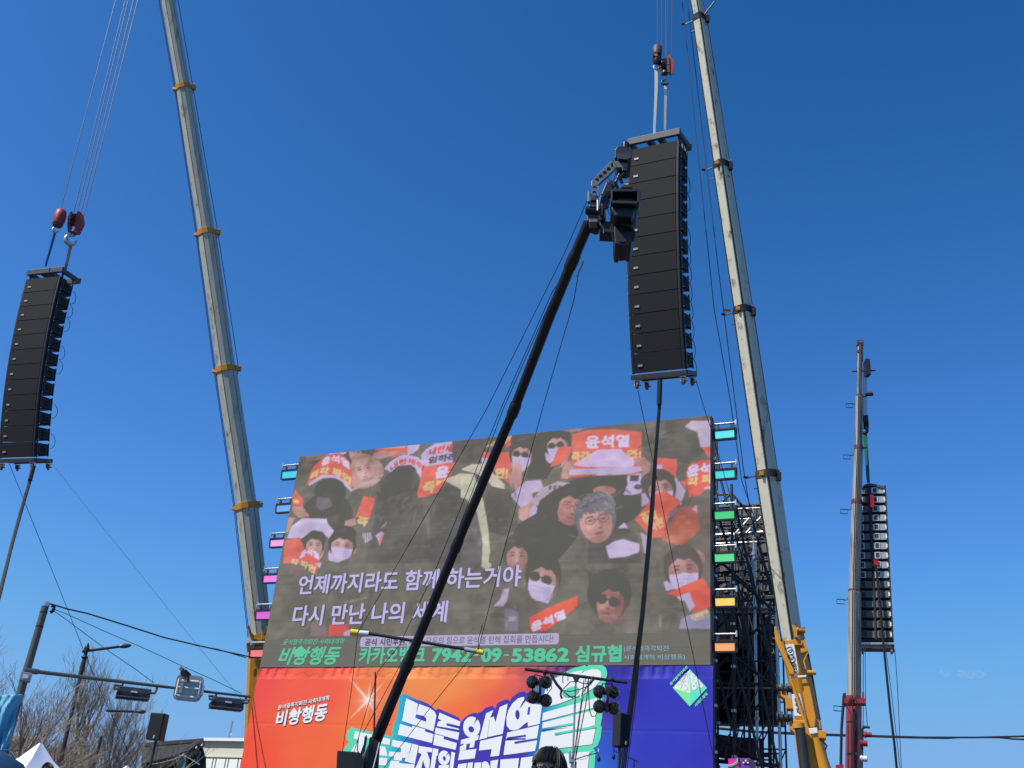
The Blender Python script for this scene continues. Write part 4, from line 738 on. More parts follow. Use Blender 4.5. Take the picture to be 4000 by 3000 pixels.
# ------------------------------------------------------------------ scaffold tower, rear LED wall
def pipe(parent, pts, r, m, name='pipe'):
    mb = MB(); mb.tube(pts, r, 8); return build(name, mb, m, parent, smooth=True)
def scaffold():
    X = ((2650, 1600), 2.073); Y = ((2700, 2200), 2.073); pl = plane_at(24.6)
    t = thing('scaffold_tower', pl.xyz(pl.uv(2940, 2900)[0], 0), 'tall scaffold of steel tubes and diagonal braces bracing the screen from behind on its right', 'scaffold')
    def ln(cs, a, b, off, r, m): 
        a, b = tr(cs[0], cs[1], [a, b]); pipe(t, [pl.pt(*a, off), pl.pt(*b, off)], r, m)
    def standard(px, py0, off, m, r=.03):
        u, z = pl.uv(px, py0, off); P = pl.xyz(u, z, off); pipe(t, [(P[0], P[1], 0), P], r, m, 'standard')
        zz = 1.5
        while zz < z: mb = MB(); mb.lathe((P[0], P[1], zz), (0, 0, 1), [(-.03, .034), (-.03, .06), (.03, .06), (.03, .034)], 10); build('coupler', mb, STEEL, t); zz += 1.0
    standard(2858, 1892, 0, TRUSSD, .035); standard(2941, 1991, .9, STEEL, .035); standard(3030, 2369, .9, STEEL, .032); standard(2790, 1660, -.6, TRUSSD, .03); standard(2800, 1700, 1.6, TRUSSD, .03)
    for a, b, m, r in (((262, 1020), (695, 993), STEEL, .045), ((262, 1088), (700, 1070), STEEL, .026), ((262, 815), (660, 797), STEEL, .026), ((262, 895), (600, 884), STEEL, .022), ((262, 1325), (500, 1312), TRUSSD, .03), ((262, 692), (440, 685), TRUSSD, .03), ((262, 1060), (690, 1045), TRUSSD, .04)): ln(X, a, b, .9, r, m)
    for a, b, m, r in (((160, 360), (660, 365), STEEL, .05), ((160, 402), (660, 398), STEEL, .026), ((185, 975), (660, 985), FRAMEM, .05), ((185, 1010), (680, 1012), STEEL, .026), ((185, 883), (510, 888), TRUSSD, .026), ((180, 1465), (540, 1475), TRUSSD, .03), ((180, 1545), (640, 1560), TRUSSD, .035), ((185, 1600), (690, 1640), TRUSSD, .05)): ln(Y, a, b, .9, r, m)
    # long raking braces, upper left to lower right
    for cs, a, b, off in ((X, (268, 150), (330, 470), .3), (X, (268, 500), (325, 770), .5), (X, (345, 575), (395, 770), .3), (X, (335, 900), (400, 1110), .2), (X, (440, 690), (620, 905), .3), (X, (450, 700), (610, 1480), .2), (X, (610, 890), (700, 985), .4), (X, (600, 890), (760, 1500), .5), (X, (262, 1200), (330, 1500), .3), (X, (350, 1240), (620, 1480), .4), (X, (430, 900), (450, 960), .2),
                          (Y, (150, 0), (225, 220), .4), (Y, (345, 80), (520, 870), .1), (Y, (470, 0), (690, 1000), .5), (Y, (340, 100), (510, 250), .3), (Y, (250, 360), (300, 590), .2), (Y, (180, 740), (330, 1340), .1), (Y, (350, 750), (575, 1659), .1), (Y, (545, 880), (705, 1659), .3), (Y, (350, 755), (690, 1010), .35), (Y, (190, 1380), (340, 1480), .2), (Y, (350, 1480), (660, 1659), .3), (Y, (520, 250), (680, 400), .4), (Y, (190, 1560), (225, 1659), .1), (Y, (590, 0), (700, 320), .6)):
        ln(cs, a, b, off, .034, TRUSSD)
    for cs, a, b, off, m in ((X, (575, 880), (440, 1030), .8, STEEL), (X, (670, 870), (550, 1000), .8, STEEL), (X, (680, 1150), (480, 1350), .7, STEEL), (X, (570, 1265), (270, 1560), .6, STEEL), (X, (430, 680), (340, 760), .6, TRUSSD), (X, (330, 1250), (262, 1320), .5, TRUSSD),
                             (Y, (480, 0), (165, 300), .5, STEEL), (Y, (460, 265), (165, 580), .5, TRUSSD), (Y, (640, 420), (365, 710), .6, TRUSSD), (Y, (300, 760), (190, 870), .5, TRUSSD), (Y, (470, 885), (190, 1200), .5, FRAMEM), (Y, (660, 1030), (340, 1360), .6, TRUSSD), (Y, (320, 1380), (190, 1570), .5, TRUSSD)):
        ln(cs, a, b, off, .03, m)
    up = [pl.uv(x, 2600, o)[0] for x, o in ((2790, -.6), (2858, 0), (2941, .9), (3030, .9))]; tops = [pl.uv(2790, 1700, -.6)[1], pl.uv(2858, 1900)[1], pl.uv(2941, 2000, .9)[1], pl.uv(3030, 2380, .9)[1]]
    for o in (.35, 1.25, 1.9):
        for x0, x1, tz in ((up[0], up[1], tops[1]), (up[1], up[2], tops[2]), (up[2], up[3], tops[3])):
            z = 2.2 + o * .3
            while z < tz - .3:
                pipe(t, [pl.xyz(x0, z, o), pl.xyz(x1, z, o)], .02, TRUSSD, 'ledger')
                if int(z * 10 + o * 7) % 3: pipe(t, [pl.xyz(x0, z, o), pl.xyz(x1, min(z + 1.1, tz), o)] if int(z * 7) % 2 else [pl.xyz(x1, z, o), pl.xyz(x0, min(z + 1.1, tz), o)], .017, TRUSSD if o > 1 else FRAMEM, 'brace')
                z += 1.1
        for x in up[1:]: pipe(t, [pl.xyz(x, 0, o), pl.xyz(x, tops[2] if o > 1 else tops[3], o)], .024, TRUSSD, 'standard')
    return t
scaffold()
def rear_wall():
    pl = plane_at(27.0); u1, zb = pl.uv(3047, 2820); _, zt = pl.uv(2900, 1972); cols = 8; s = .5; rows = int(round((zt - zb) / s)); s = (zt - zb) / rows
    t = thing('rear_video_wall', pl.xyz(u1 - 2, zb), 'back side of a second video wall, grey cabinet backs and black drape, behind the scaffold', 'video wall')
    Rz = np.stack([pl.h, pl.n, [0, 0, 1]], 1)
    mb = MB(); mb.box((0, .05, 0), s - .015, .08, s - .015)
    for x in (-1, 1): mb.box((x * (s / 2 - .03), -.02, 0), .035, .06, s - .03); mb.box((0, -.02, x * (s / 2 - .03)), s - .1, .06, .035)
    mb.box((0, -.03, .02), .17, .07, .24); mb.box((-.15, -.02, -.1), .06, .05, .1); mb.box((.15, -.02, .1), .05, .05, .14); mb.box((.12, -.02, -.14), .08, .04, .04)
    mb.tube([(-.12, -.06, .1), (-.2, -.12, 0), (-.1, -.12, -.12), (.05, -.07, -.1)], .012, 5); mb.tube([(.1, -.06, .12), (.19, -.13, .02), (.12, -.1, -.1)], .01, 5)
    me = None
    for r in range(rows):
        for c in range(cols):
            P = pl.xyz(u1 - s * (c + .5), zb + s * (r + .5)) - np.array(t.location)
            if me is None: o = build('cabinet_back', mb, PANELB, t, local=True); me = o.data
            else: o = link('cabinet_back', me, t)
            o.matrix_local = Matrix.Translation(P) @ Matrix.Rotation(pl.az, 4, 'Z')
    hgt = pl.uv(2900, 2385)[1]; mb = MB(); n = 60; uu = np.linspace(u1 - cols * s, pl.uv(2998, 2600)[0], n)
    for i, u in enumerate(uu): d = -.22 + .03 * math.sin(i * 1.1) + .02 * math.sin(i * .37); mb.v += [tuple(pl.xyz(u, zb + .02, d)), tuple(pl.xyz(u, hgt, d))]
    mb.f += [(2 * i, 2 * i + 2, 2 * i + 3, 2 * i + 1) for i in range(n - 1)]; build('black_drape', mb, DRAPE, t, smooth=True)
    mb = MB(); mb.box(pl.xyz(u1 - 2, zb - .06, 0), 4.2, .3, .08, Rz); build('bottom_rail', mb, FRAMEM, t)
    for u in (u1 - .3, u1 - 3.6): P = pl.xyz(u, zb, .2); pipe(t, [(P[0], P[1], 0), P], .05, TRUSSD, 'support_leg')
rear_wall()

# ------------------------------------------------------------------ line arrays
def rot3(yaw, pitch, roll):
    cy, sy, cp, sp, cr, sr = math.cos(yaw), math.sin(yaw), math.cos(pitch), math.sin(pitch), math.cos(roll), math.sin(roll)
    return np.array([[cy, -sy, 0], [sy, cy, 0], [0, 0, 1]]) @ np.array([[cr, 0, sr], [0, 1, 0], [-sr, 0, cr]]) @ np.array([[1, 0, 0], [0, cp, -sp], [0, sp, cp]])
def M4(R, T):
    return Matrix([[*R[0], T[0]], [*R[1], T[1]], [*R[2], T[2]], [0, 0, 0, 1]])
AW, AH, AD = .976, .35, .469      # in the drawing's own unit; a cabinet is 1.22 m wide once the array is scaled by AK
AK = 1.25
def speaker_meshes(back=False):
    """meshes in the cabinet's own frame: origin front top right edge, -x across the front, +y to the back, -z down"""
    S = []                                                            # (name, mesh builder, material)
    mb = MB(); z0, z1 = -.012, -AH + .012; zb0, zb1 = -.05, -AH + .05
    mb.add([(-.06, .05, z0), (-AW + .06, .05, z0), (-AW + .06, .05, z1), (-.06, .05, z1), (-.02, AD, zb0), (-AW + .02, AD, zb0), (-AW + .02, AD, zb1), (-.02, AD, zb1)], [(0, 1, 2, 3), (4, 7, 6, 5), (0, 4, 5, 1), (3, 2, 6, 7), (0, 3, 7, 4), (1, 5, 6, 2)])
    S.append(('shell', mb, BLACK)); HB = mat('handle_black', (.006, .006, .006), .8)
    S.append(('grille', MB().box((-AW / 2, .018, -AH / 2), AW - .1, .036, AH - .014), GRILLE))
    for x in (-.022, -AW + .022): S.append(('cheek', MB().box((x, .03, -AH / 2), .04, .05, AH - .006), BLACK))
    S.append(('badge', MB().box((-AW + .17, -.006, -AH * .62), .085, .012, .036), BADGE))
    S.append(('side_panel', MB().box((-.006, .25, -AH / 2), .03, .28, .2), BLACK)); S.append(('handle', MB().box((.012, .27, -.17), .008, .15, .13), HB)); S.append(('handle_grip', MB().box((.02, .27, -.12), .03, .12, .02), DKMETAL))
    S.append(('rigging_bar', MB().box((.004, .085, -AH / 2), .02, .028, AH), DKMETAL)); S.append(('rigging_bar', MB().box((.004, AD - .05, -AH / 2), .02, .028, AH - .06), DKMETAL)); S.append(('rigging_bar', MB().box((-AW - .004, .085, -AH / 2), .02, .028, AH), DKMETAL))
    for x in (.016, -AW - .016):
        for zz in (-.03, -AH + .05): S.append(('pin', MB().lathe((x, .085, zz), (1 if x > -.1 else -1, 0, 0), [(-.01, .012), (.012, .012)], 8), STEEL))
    th = np.linspace(-1.35, 1.35, 9); S.append(('jumper_cable', MB().tube([(.0, AD - .02 + .17 * math.cos(a), -AH * .55 + .17 * math.sin(a) - .12) for a in th], .0065, 5), WIRE))
    return S
def line_array(name, label, px, py, D, yaw, p0, dp, roll, n, S, loops):
    T = at(px, py, D * AK); R0 = rot3(yaw, p0, roll); root = thing(name, T + R0 @ np.array([-AW / 2, AD / 2, 0]), label, 'line array', 'hanging speaker arrays'); L = np.array(root.location)
    Rs = []; Ts = []
    for i in range(n):
        R = rot3(yaw, p0 + dp * i, roll); Rs.append(R); Ts.append(T.copy())
        o = link('speaker_box', S[0][1], root); o.matrix_local = M4(R, T - L)
        for k, me in S[1:]:
            if k != 'jumper_cable' or i in loops: link(k, me, o)
        T = T + R @ np.array([0, 0, -AH])
    # fly frame
    f = MB(); Rf = rot3(yaw, p0 * .4, roll * .6); tp = Ts[0]
    for y in (.02, AD + .12): f.box(tp + R0 @ np.array([-AW / 2, y, .17]), AW + .04, .07, .13, R0)
    for x in (-.02, -AW + .02, -AW * .4, -AW * .62): f.box(tp + R0 @ np.array([x, AD / 2 + .07, .16]), .07 if x in (-.02, -AW + .02) else .09, AD + .12, .1, R0)
    bevel(build('fly_frame', f, FRAMEM, root), .008)
    f = MB()
    for x in (-.03, -AW + .03):
        for y in (.09, AD - .04): f.box(tp + R0 @ np.array([x, y, .05]), .03, .04, .14, R0)
    build('frame_link', f, DKMETAL, root)
    # dolly under the array
    Tb, Rb = T, Rs[-1]; f = MB()
    for y in (.03, AD + .05): f.box(Tb + Rb @ np.array([-AW / 2, y, -.06]), AW + .05, .07, .09, Rb)
    for x in (-.0, -AW): f.box(Tb + Rb @ np.array([x, AD / 2 + .04, -.055]), .07, AD - .04, .075, Rb)
    f.box(Tb + Rb @ np.array([-AW / 2, AD / 2 + .04, -.07]), AW - .06, AD - .02, .02, Rb)
    bevel(build('dolly_frame', f, FRAMEM, root), .006)
    for x in (-.06, -AW + .06):
        for y in (.05, AD + .04):
            c = Tb + Rb @ np.array([x, y, -.2]); f = MB(); ax = Rb @ np.array([.75, .6, 0]); f.lathe(c - ax * .025, ax, [(0, .05), (.008, .066), (.042, .066), (.05, .05)], 16); w = build('caster', f, RUBBER, root, smooth=True)
            f = MB(); f.box(c + Rb @ np.array([0, 0, .075]), .09, .08, .02, Rb)
            for s in (-1, 1): f.box(c + ax * s * .036 + Rb @ np.array([.012, 0, .03]), .012, .05, .1, Rb)
            f.tube([c - ax * .05, c + ax * .05], .01, 6); f.tube([c + ax * .03, c + Rb @ np.array([.09, 0, -.01])], .012, 6); build('caster_fork', f, STEEL, w)
    root.location = Vector(tuple(Ts[0] + AK * (R0 @ np.array([-AW / 2, AD / 2, 0])))); root.scale = (AK,) * 3
    return root, Ts, Rs, Tb
SM = []
for k, mb, m in speaker_meshes():
    o = build(k, mb, m, smooth=False); me = o.data; bpy.data.objects.remove(o); SM.append((k, me))
CARR = line_array('line_array', 'black twelve-box speaker array hanging over the right part of the screen beside the camera jib', 2651.5, 545.1, 14.91, -.5315, .1508, .0229, .0628, 12, SM, set(range(1, 12)) - {3})
LARR = line_array('line_array', 'black twelve-box speaker array hanging at the far left edge from red crane blocks', 235.5, 1077.3, 23.18, -.3518, .0928, .0234, .0191, 12, SM, {0, 1, 2, 4, 5, 8, 10})

# ------------------------------------------------------------------ mobile cranes
def boomsec(parent, name, A, B, ra, rb, m, shape, flat=None, roll=0.):
    """tapered section with the given cross-section outline (list of (a,b) in units of half-width)"""
    A, B = np.asarray(A), np.asarray(B); t = (B - A) / np.linalg.norm(B - A); v = (A + B) / 2 - CAM; s = np.cross(t, v); s /= np.linalg.norm(s); s = -s if s @ RC[:, :] @ np.zeros(3) > 1 else s
    if (RC.T @ s)[0] < 0: s = -s
    w = np.cross(t, s); w = -w if w @ v < 0 else w                       # w points away from the viewer
    c, d = math.cos(roll), math.sin(roll); s, w = c * s + d * w, -d * s + c * w
    mb = MB(); mb.prism([A + ra * (a * s + b * w) for a, b in shape], [B + rb * (a * s + b * w) for a, b in shape])
    return build(name, mb, m, parent, smooth=len(shape) > 10), s, w, t
SHAPE_HEX = [(-1, .3), (-.92, -.45), (-.45, -.95), (.1, -1.0), (.62, -.72), (1, -.1), (1, .9), (-.95, .9)]
SHAPE_BOX = [(-1, .1), (-.78, -.62), (.12, -.98), (.3, -.92), (.5, -.78), (.97, .45), (1, 1), (-1, 1)]
SHAPE_RND = [(math.cos(a), math.sin(a)) for a in np.linspace(0, 2 * math.pi, 14, endpoint=False)]
def carrier(root, P, dirv, colm, name='carrier_deck'):
    a = math.atan2(dirv[1], dirv[0]); R = np.array([[math.cos(a), -math.sin(a), 0], [math.sin(a), math.cos(a), 0], [0, 0, 1]]); P = np.array([P[0], P[1], 0])
    mb = MB(); mb.box(P + R @ np.array([0, 0, 1.25]), 9, 2.6, .5, R); build(name, mb, colm, root)
    mb = MB(); mb.box(P + R @ np.array([-.8, 0, 2.1]), 3.6, 2.2, 1.1, R); bevel(build('turntable_house', mb, colm, root), .05)
    mb = MB(); mb.box(P + R @ np.array([4.0, 0, 2.1]), 1.6, 2.4, 1.3, R); c = bevel(build('driver_cab', mb, colm, root), .1)
    mb = MB(); mb.box(P + R @ np.array([4.81, 0, 2.35]), .03, 2.0, .6, R); build('windscreen', mb, GLASS, c)
    for x in (-3.4, -2.1, 1.6, 3.2):
        for y in (-1.15, 1.15):
            mb = MB(); mb.lathe(P + R @ np.array([x, y - .17, .55]), R @ np.array([0, 1, 0]), [(0, .4), (.04, .55), (.3, .55), (.34, .4)], 18); build('wheel', mb, RUBBER, root, smooth=True)
def ropes(root, pairs, r, m=ROPEM, name='hoist_rope'):
    for pts in pairs: mb = MB(); mb.tube(pts, r, 5); build(name, mb, m, root)
def crane1():
    tip = at(608, -364, 30.2); base = at(1018, 2490, 33.0)
    t = thing('mobile_crane', (base[0], base[1], 0), 'grey boom crane with yellow collars standing behind the left edge of the screen', 'crane', 'mobile cranes')
    st = [(657, 0, 28), (718, 345, 27), (808, 912, 32), (884, 1445, 36), (965, 1978, 39), (1022, 2478, 41)]
    st = [(608, -364, 24)] + st
    P = [near_line(x, y, base, tip) for x, y, _ in st]; Rr = [h * mpp(p) for (x, y, h), p in zip(st, P)]
    P[0] = tip
    for i in range(len(st) - 1):
        if i == 0: A, B, ra, rb = P[1], P[0], Rr[1], Rr[0]
        else: A, B, ra, rb = P[i + 1], P[i], Rr[i + 1] * (1.0 if i else 1), Rr[i + 1] * .94 if i > 1 else Rr[2] * .80
        if i == 1: ra = Rr[1] * .93; rb = Rr[1] * .93
        if i >= 2: ra = Rr[i + 1] * .97; rb = Rr[i] * 1.1
        o, s, w, tt = boomsec(t, 'boom_section', A, B, ra, rb, BOOMW, SHAPE_HEX)
        for a0, b0 in ((-.45, -.95), (.62, -.72), (.1, -1.0)):
            wv = .035 if a0 != .1 else .018; sh_ = [(a0 - wv, b0 - .012), (a0 + wv, b0 - .012), (a0 + wv, b0 + .05), (a0 - wv, b0 + .05)]
            mb = MB(); mb.prism([A + ra * (a * s + b * w) for a, b in sh_], [B + rb * (a * s + b * w) for a, b in sh_]); build('boom_seam', mb, BOOMG, t)
    for i in range(2, 6):
        o, s, w, tt = boomsec(t, 'boom_collar', P[i] - (P[i] - P[i - 1]) / np.linalg.norm(P[i] - P[i - 1]) * -.09, P[i] - (P[i] - P[i - 1]) / np.linalg.norm(P[i] - P[i - 1]) * .09, Rr[i] * 1.2, Rr[i] * 1.16, YEL, SHAPE_HEX)
        mb = MB(); mb.box(P[i] + s * Rr[i] * 1.2, .22, .12, .16); mb.box(P[i] - s * Rr[i] * 1.25, .14, .1, .1); mb.tube([P[i] + s * Rr[i] * 1.3 - w * .2, P[i] + s * Rr[i] * 1.6 - w * .2], .03, 6); build('guide_bracket', mb, YEL, t)
    ropes(t, [[p - s * r * 1.28 for p, r in zip(P, Rr)], [p - s * r * 1.16 for p, r in zip(P, Rr)], [p + s * r * 1.3 for p, r in zip(P[:5], Rr)]], .012)
    # base section in yellow with locking arms
    g = np.array([base[0] + .6, base[1] + 1.5, 2.2]); o, s, w, tt = boomsec(t, 'base_section', g, P[-1] + 0, Rr[-1] * 1.25, Rr[-1] * 1.2, YEL, SHAPE_BOX)
    K = CE; pl = facing(1010, 2520, 31.2)
    for q, dd in (([(203, 1300), (217, 1296), (232, 1345), (250, 1365), (252, 1395), (232, 1395), (218, 1350)], .2), ([(197, 1418), (222, 1412), (252, 1390), (330, 1385), (340, 1420), (320, 1455), (205, 1458)], .5), ([(298, 1300), (310, 1298), (320, 1370), (345, 1350), (350, 1400), (300, 1420)], .2), ([(330, 1305), (348, 1300), (346, 1375), (332, 1380)], .1), ([(250, 1530), (330, 1530), (312, 1588), (290, 1588), (262, 1560)], .4), ([(246, 1602), (256, 1590), (270, 1586), (268, 1630), (252, 1648), (244, 1630)], .25)):
        mb = MB(); mb.ppoly(pl, tr(K[0], K[1], q), -.2, -.2 + dd); bevel(build('locking_arm', mb, YEL, t), .01)
    mb = MB(); mb.tube([pl.pt(984, 2518, -.25), pl.pt(1030, 2512, -.25)], .04, 8); build('lock_pin', mb, STEEL, t)
    carrier(t, base + np.array([1, 3, 0]), tip - base, YEL)
    return t, tip
def crane2():
    tip = at(2592, -720, 19.0); base = at(3175, 3000, 25.0)
    t = thing('mobile_crane', (base[0], base[1], 0), 'cream boom crane with yellow base section carrying Japanese warning lettering right of the scaffold', 'crane', 'mobile cranes')
    st = [(2600, -720, 17), (2719, 0, 21), (2732, 72, 25), (2817, 645, 30), (2901, 1212, 35), (2994, 1852, 39), (3091, 2502, 41), (3135, 2800, 47), (3200, 3060, 60)]
    P = [near_line(x, y, base, tip) for x, y, _ in st]; Rr = [h * mpp(p) for (x, y, h), p in zip(st, P)]; s = None
    for i in range(1, 7):
        A, B = P[i], P[i - 1]
        ra = Rr[i] * .93; rb = Rr[i - 1] * 1.08 if i > 2 else Rr[i - 1]
        if i == 2: ra = Rr[2] * .85
        o, s, w, tt = boomsec(t, 'boom_section', A, B, ra, rb, BOOMC if i > 2 else BOOMC, SHAPE_BOX, roll=-.18)
        sh = [(-1.06, -.2), (-1.0, .62), (-.7, .9), (-.86, .2), (-.93, -.35)]
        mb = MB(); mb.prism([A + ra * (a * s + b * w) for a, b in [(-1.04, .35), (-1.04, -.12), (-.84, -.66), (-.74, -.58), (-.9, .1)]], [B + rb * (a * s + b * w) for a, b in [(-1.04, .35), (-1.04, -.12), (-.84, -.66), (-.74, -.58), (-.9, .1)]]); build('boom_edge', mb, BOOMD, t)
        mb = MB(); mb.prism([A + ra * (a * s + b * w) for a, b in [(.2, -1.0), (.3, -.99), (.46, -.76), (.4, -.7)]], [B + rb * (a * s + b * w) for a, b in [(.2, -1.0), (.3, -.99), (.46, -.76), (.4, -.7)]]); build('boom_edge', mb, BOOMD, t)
    for i, (m, lbl) in {2: (DKMETAL, 0), 3: (DKMETAL, 1), 4: (DKMETAL, 1), 5: (RUST, 1)}.items():
        tt = (P[i - 1] - P[i]) / np.linalg.norm(P[i - 1] - P[i])
        o, s, w, _ = boomsec(t, 'boom_collar', P[i] - tt * .09, P[i] + tt * .09, Rr[i] * 1.14, Rr[i] * 1.12, m, SHAPE_BOX, roll=-.18)
        mb = MB(); mb.tube([P[i] - s * Rr[i] * .9, P[i] - s * (Rr[i] + .26) - tt * .03], .018, 6); mb.box(P[i] - s * (Rr[i] + .25), .12, .06, .03); mb.tube([P[i] - s * Rr[i] * .9 - tt * .3, P[i] - s * (Rr[i] + .1) - tt * .3], .018, 6)
        mb.tube([P[i] + s * Rr[i] * .8 + tt * .05, P[i] + s * (Rr[i] + (.3 if i == 2 else .08)) + tt * (.32 if i == 2 else .05)], .022, 6); mb.box(P[i] + s * (Rr[i] + .04) - tt * .1, .09, .1, .2); build('guide_bracket', mb, DKMETAL, t)
        if lbl: mb = MB(); mb.box(P[i] - w * Rr[i] * 1.1 - s * .06, .09, .05, .1); build('yellow_stop', mb, YEL, t)
    tt = (P[1] - P[6]) / np.linalg.norm(P[1] - P[6])
    pl0 = [p for p in P]
    ropes(t, [[at(2664, 0, 19.3), at(2790, 1210, 20.6), at(2852, 1560, 21.3), at(2898, 1880, 22.1), at(2960, 2060, 23)], [at(2685, 0, 19.4), at(2800, 1000, 20.5), at(2905, 1840, 22.1), at(2948, 2100, 23)], [p + s * r * 1.15 for p, r in zip(P[1:6], Rr[1:6])]], .01)
    mb = MB(); mb.box(at(2841, 1212, 20.7), .14, .05, .04); build('rope_guard', mb, YEL, t)
    # yellow base section
    Y = ((2700, 2200), 2.073); pl = facing(3130, 2750, 23.6); low = base + (base - tip) / np.linalg.norm(base - tip) * 1.0
    o, s, w, tt = boomsec(t, 'base_section', P[8], P[6], Rr[8] * .72, Rr[6] * 1.1, YEL, SHAPE_BOX, roll=-.18)
    def pp(name, q, m, o0=-.05, th=.3, bv=.012): mb = MB(); mb.ppoly(pl, tr(Y[0], Y[1], q), o0, o0 + th); return bevel(build(name, mb, m, t), bv)
    pp('boom_nose', [(748, 628), (885, 610), (905, 640), (900, 662), (755, 662)], YEL, -.42, .5)
    pp('side_arm', [(672, 515), (690, 510), (715, 600), (790, 780), (835, 870), (830, 900), (800, 900), (745, 770), (680, 620)], YEL, -.6, .2)
    pp('side_arm', [(815, 505), (835, 488), (850, 500), (858, 545), (862, 600), (838, 600), (828, 545)], YEL, -.5, .25)
    pp('winch_bracket', [(852, 540), (880, 538), (884, 565), (852, 565)], YEL, -.45, .2)
    for (cx, cy, r) in ((888, 542, 17), (975, 885, 13)):
        mb = MB(); c = pl.pt(*tr(Y[0], Y[1], [(cx, cy)])[0], -.45); mb.lathe(c, pl.h, [(-.09, .05), (-.09, r / 2.073 * .0058 * 1.4), (-.05, r / 2.073 * .0058 * 1.4), (-.05, .05), (.05, .05), (.05, r / 2.073 * .0058 * 1.4), (.09, r / 2.073 * .0058 * 1.4), (.09, .04)], 16); build('roller', mb, YEL, t, smooth=True)
    pp('step_bracket', [(885, 690), (945, 690), (945, 715), (890, 728)], YEL, -.4, .2)
    pp('white_band', [(798, 915), (932, 905), (932, 922), (800, 935)], WARN, -.5, .02)
    pp('warning_plate', [(752, 660), (833, 655), (873, 890), (818, 892), (790, 790)], WARN, -.44, .02, .0)
    pp('warning_plate', [(812, 1062), (880, 1055), (922, 1235), (835, 1235)], WARN, -.46, .02, .0)
    for txt, q in (('つ', [(765, 680), (815, 672), (830, 725), (780, 735)]), ('り', [(778, 740), (828, 728), (842, 785), (795, 792)]), ('荷', [(792, 800), (842, 790), (852, 840), (804, 848)]), ('の', [(812, 858), (858, 850), (866, 890), (824, 894)]), ('入', [(822, 1066), (872, 1060), (882, 1105), (834, 1112)]), ('る', [(832, 1115), (882, 1108), (893, 1160), (845, 1166)]), ('な', [(845, 1168), (895, 1162), (905, 1215), (858, 1220)])):
        text_on('warning_letter', txt, Pl(pl.n * (pl.d - .47), pl.az), tr(Y[0], Y[1], q), 0, INK, t, .025)
    for q in ([(875, 560), (905, 560), (945, 700), (925, 700)], [(945, 715), (950, 720), (918, 790), (935, 860), (925, 860), (905, 790)]): pp('pipe_rail', q, YEL, -.4, .06, .004)
    for q in ([(940, 880), (985, 872), (985, 900), (942, 900)], [(700, 985), (760, 1000), (780, 1080), (820, 1090), (830, 1180), (770, 1180), (760, 1100), (700, 1060)], [(785, 1235), (820, 1228), (830, 1370), (800, 1340)]): pp('winch_mount', q, YEL, -.35, .3)
    for (cx, cy, r) in ((755, 1020, 44), (757, 1255, 52)):
        mb = MB(); c = pl.pt(*tr(Y[0], Y[1], [(cx, cy)])[0], -.3); R_ = r / 2.073 * mpp(c)
        prof = []
        for k in range(4): z = -.16 + k * .1; prof += [(z, R_ * .6), (z, R_), (z + .03, R_), (z + .03, R_ * .6)]
        mb.lathe(c, pl.h + np.array([0, 0, .05]), prof, 20); build('winch_drum', mb, DKMETAL, t, smooth=True)
    # luffing cylinders
    def cyl(a, b, r, m, nm, off=-.75):
        a, b = tr(Y[0], Y[1], [a, b]); mb = MB(); mb.tube([pl.pt(*a, off), pl.pt(*b, off)], r, 16); build(nm, mb, m, t, smooth=True)
    cyl((880, 1330), (925, 1700), .105, DKMETAL, 'cylinder_rod'); cyl((868, 1300), (872, 1340), .12, YEL, 'cylinder_eye')
    cyl((1000, 1420), (1085, 1700), .12, YEL, 'hydraulic_cylinder', -.5); cyl((1040, 1500), (1110, 1700), .09, YEL, 'hydraulic_cylinder', -.3)
    pp('boom_web', [(825, 1270), (925, 1270), (955, 1335), (1000, 1480), (1060, 1700), (880, 1700), (850, 1480)], YEL, -.55, .5)
    pp('boom_web', [(930, 935), (960, 1000), (985, 1120), (1010, 1250), (1000, 1330), (950, 1330), (905, 1060), (900, 940)], YEL, -.4, .3)
    pp('control_box', [(1030, 1355), (1080, 1352), (1095, 1370), (1092, 1420), (1032, 1415)], YEL, -.7, .3)
    pp('white_band', [(950, 1335), (1020, 1330), (1026, 1375), (962, 1385)], WARN, -.6, .03)
    for q in ([(1010, 1260), (1040, 1290), (1045, 1340)], [(1050, 1420), (1100, 1480), (1085, 1510), (1040, 1500)], [(905, 560), (925, 660), (950, 740), (985, 930), (1040, 1260)], [(935, 700), (965, 850), (1045, 1270)], [(990, 1490), (1050, 1500)]):
        mb = MB(); mb.tube([pl.pt(*c, -.35) for c in tr(Y[0], Y[1], q)], .016, 6); build('hydraulic_hose', mb, DKMETAL if q[0][0] != 1010 else YEL, t)
    mb = MB(); ppx = [pl.pt(*c, -.5) for c in tr(Y[0], Y[1], [(800, 920), (850, 1060), (905, 1240), (930, 1310)])]; mb.tube(ppx, .03, 8); build('pipe_rail', mb, YEL, t)
    carrier(t, base + np.array([1.5, 1.5, 0]), tip - base, YEL)
    return t, tip
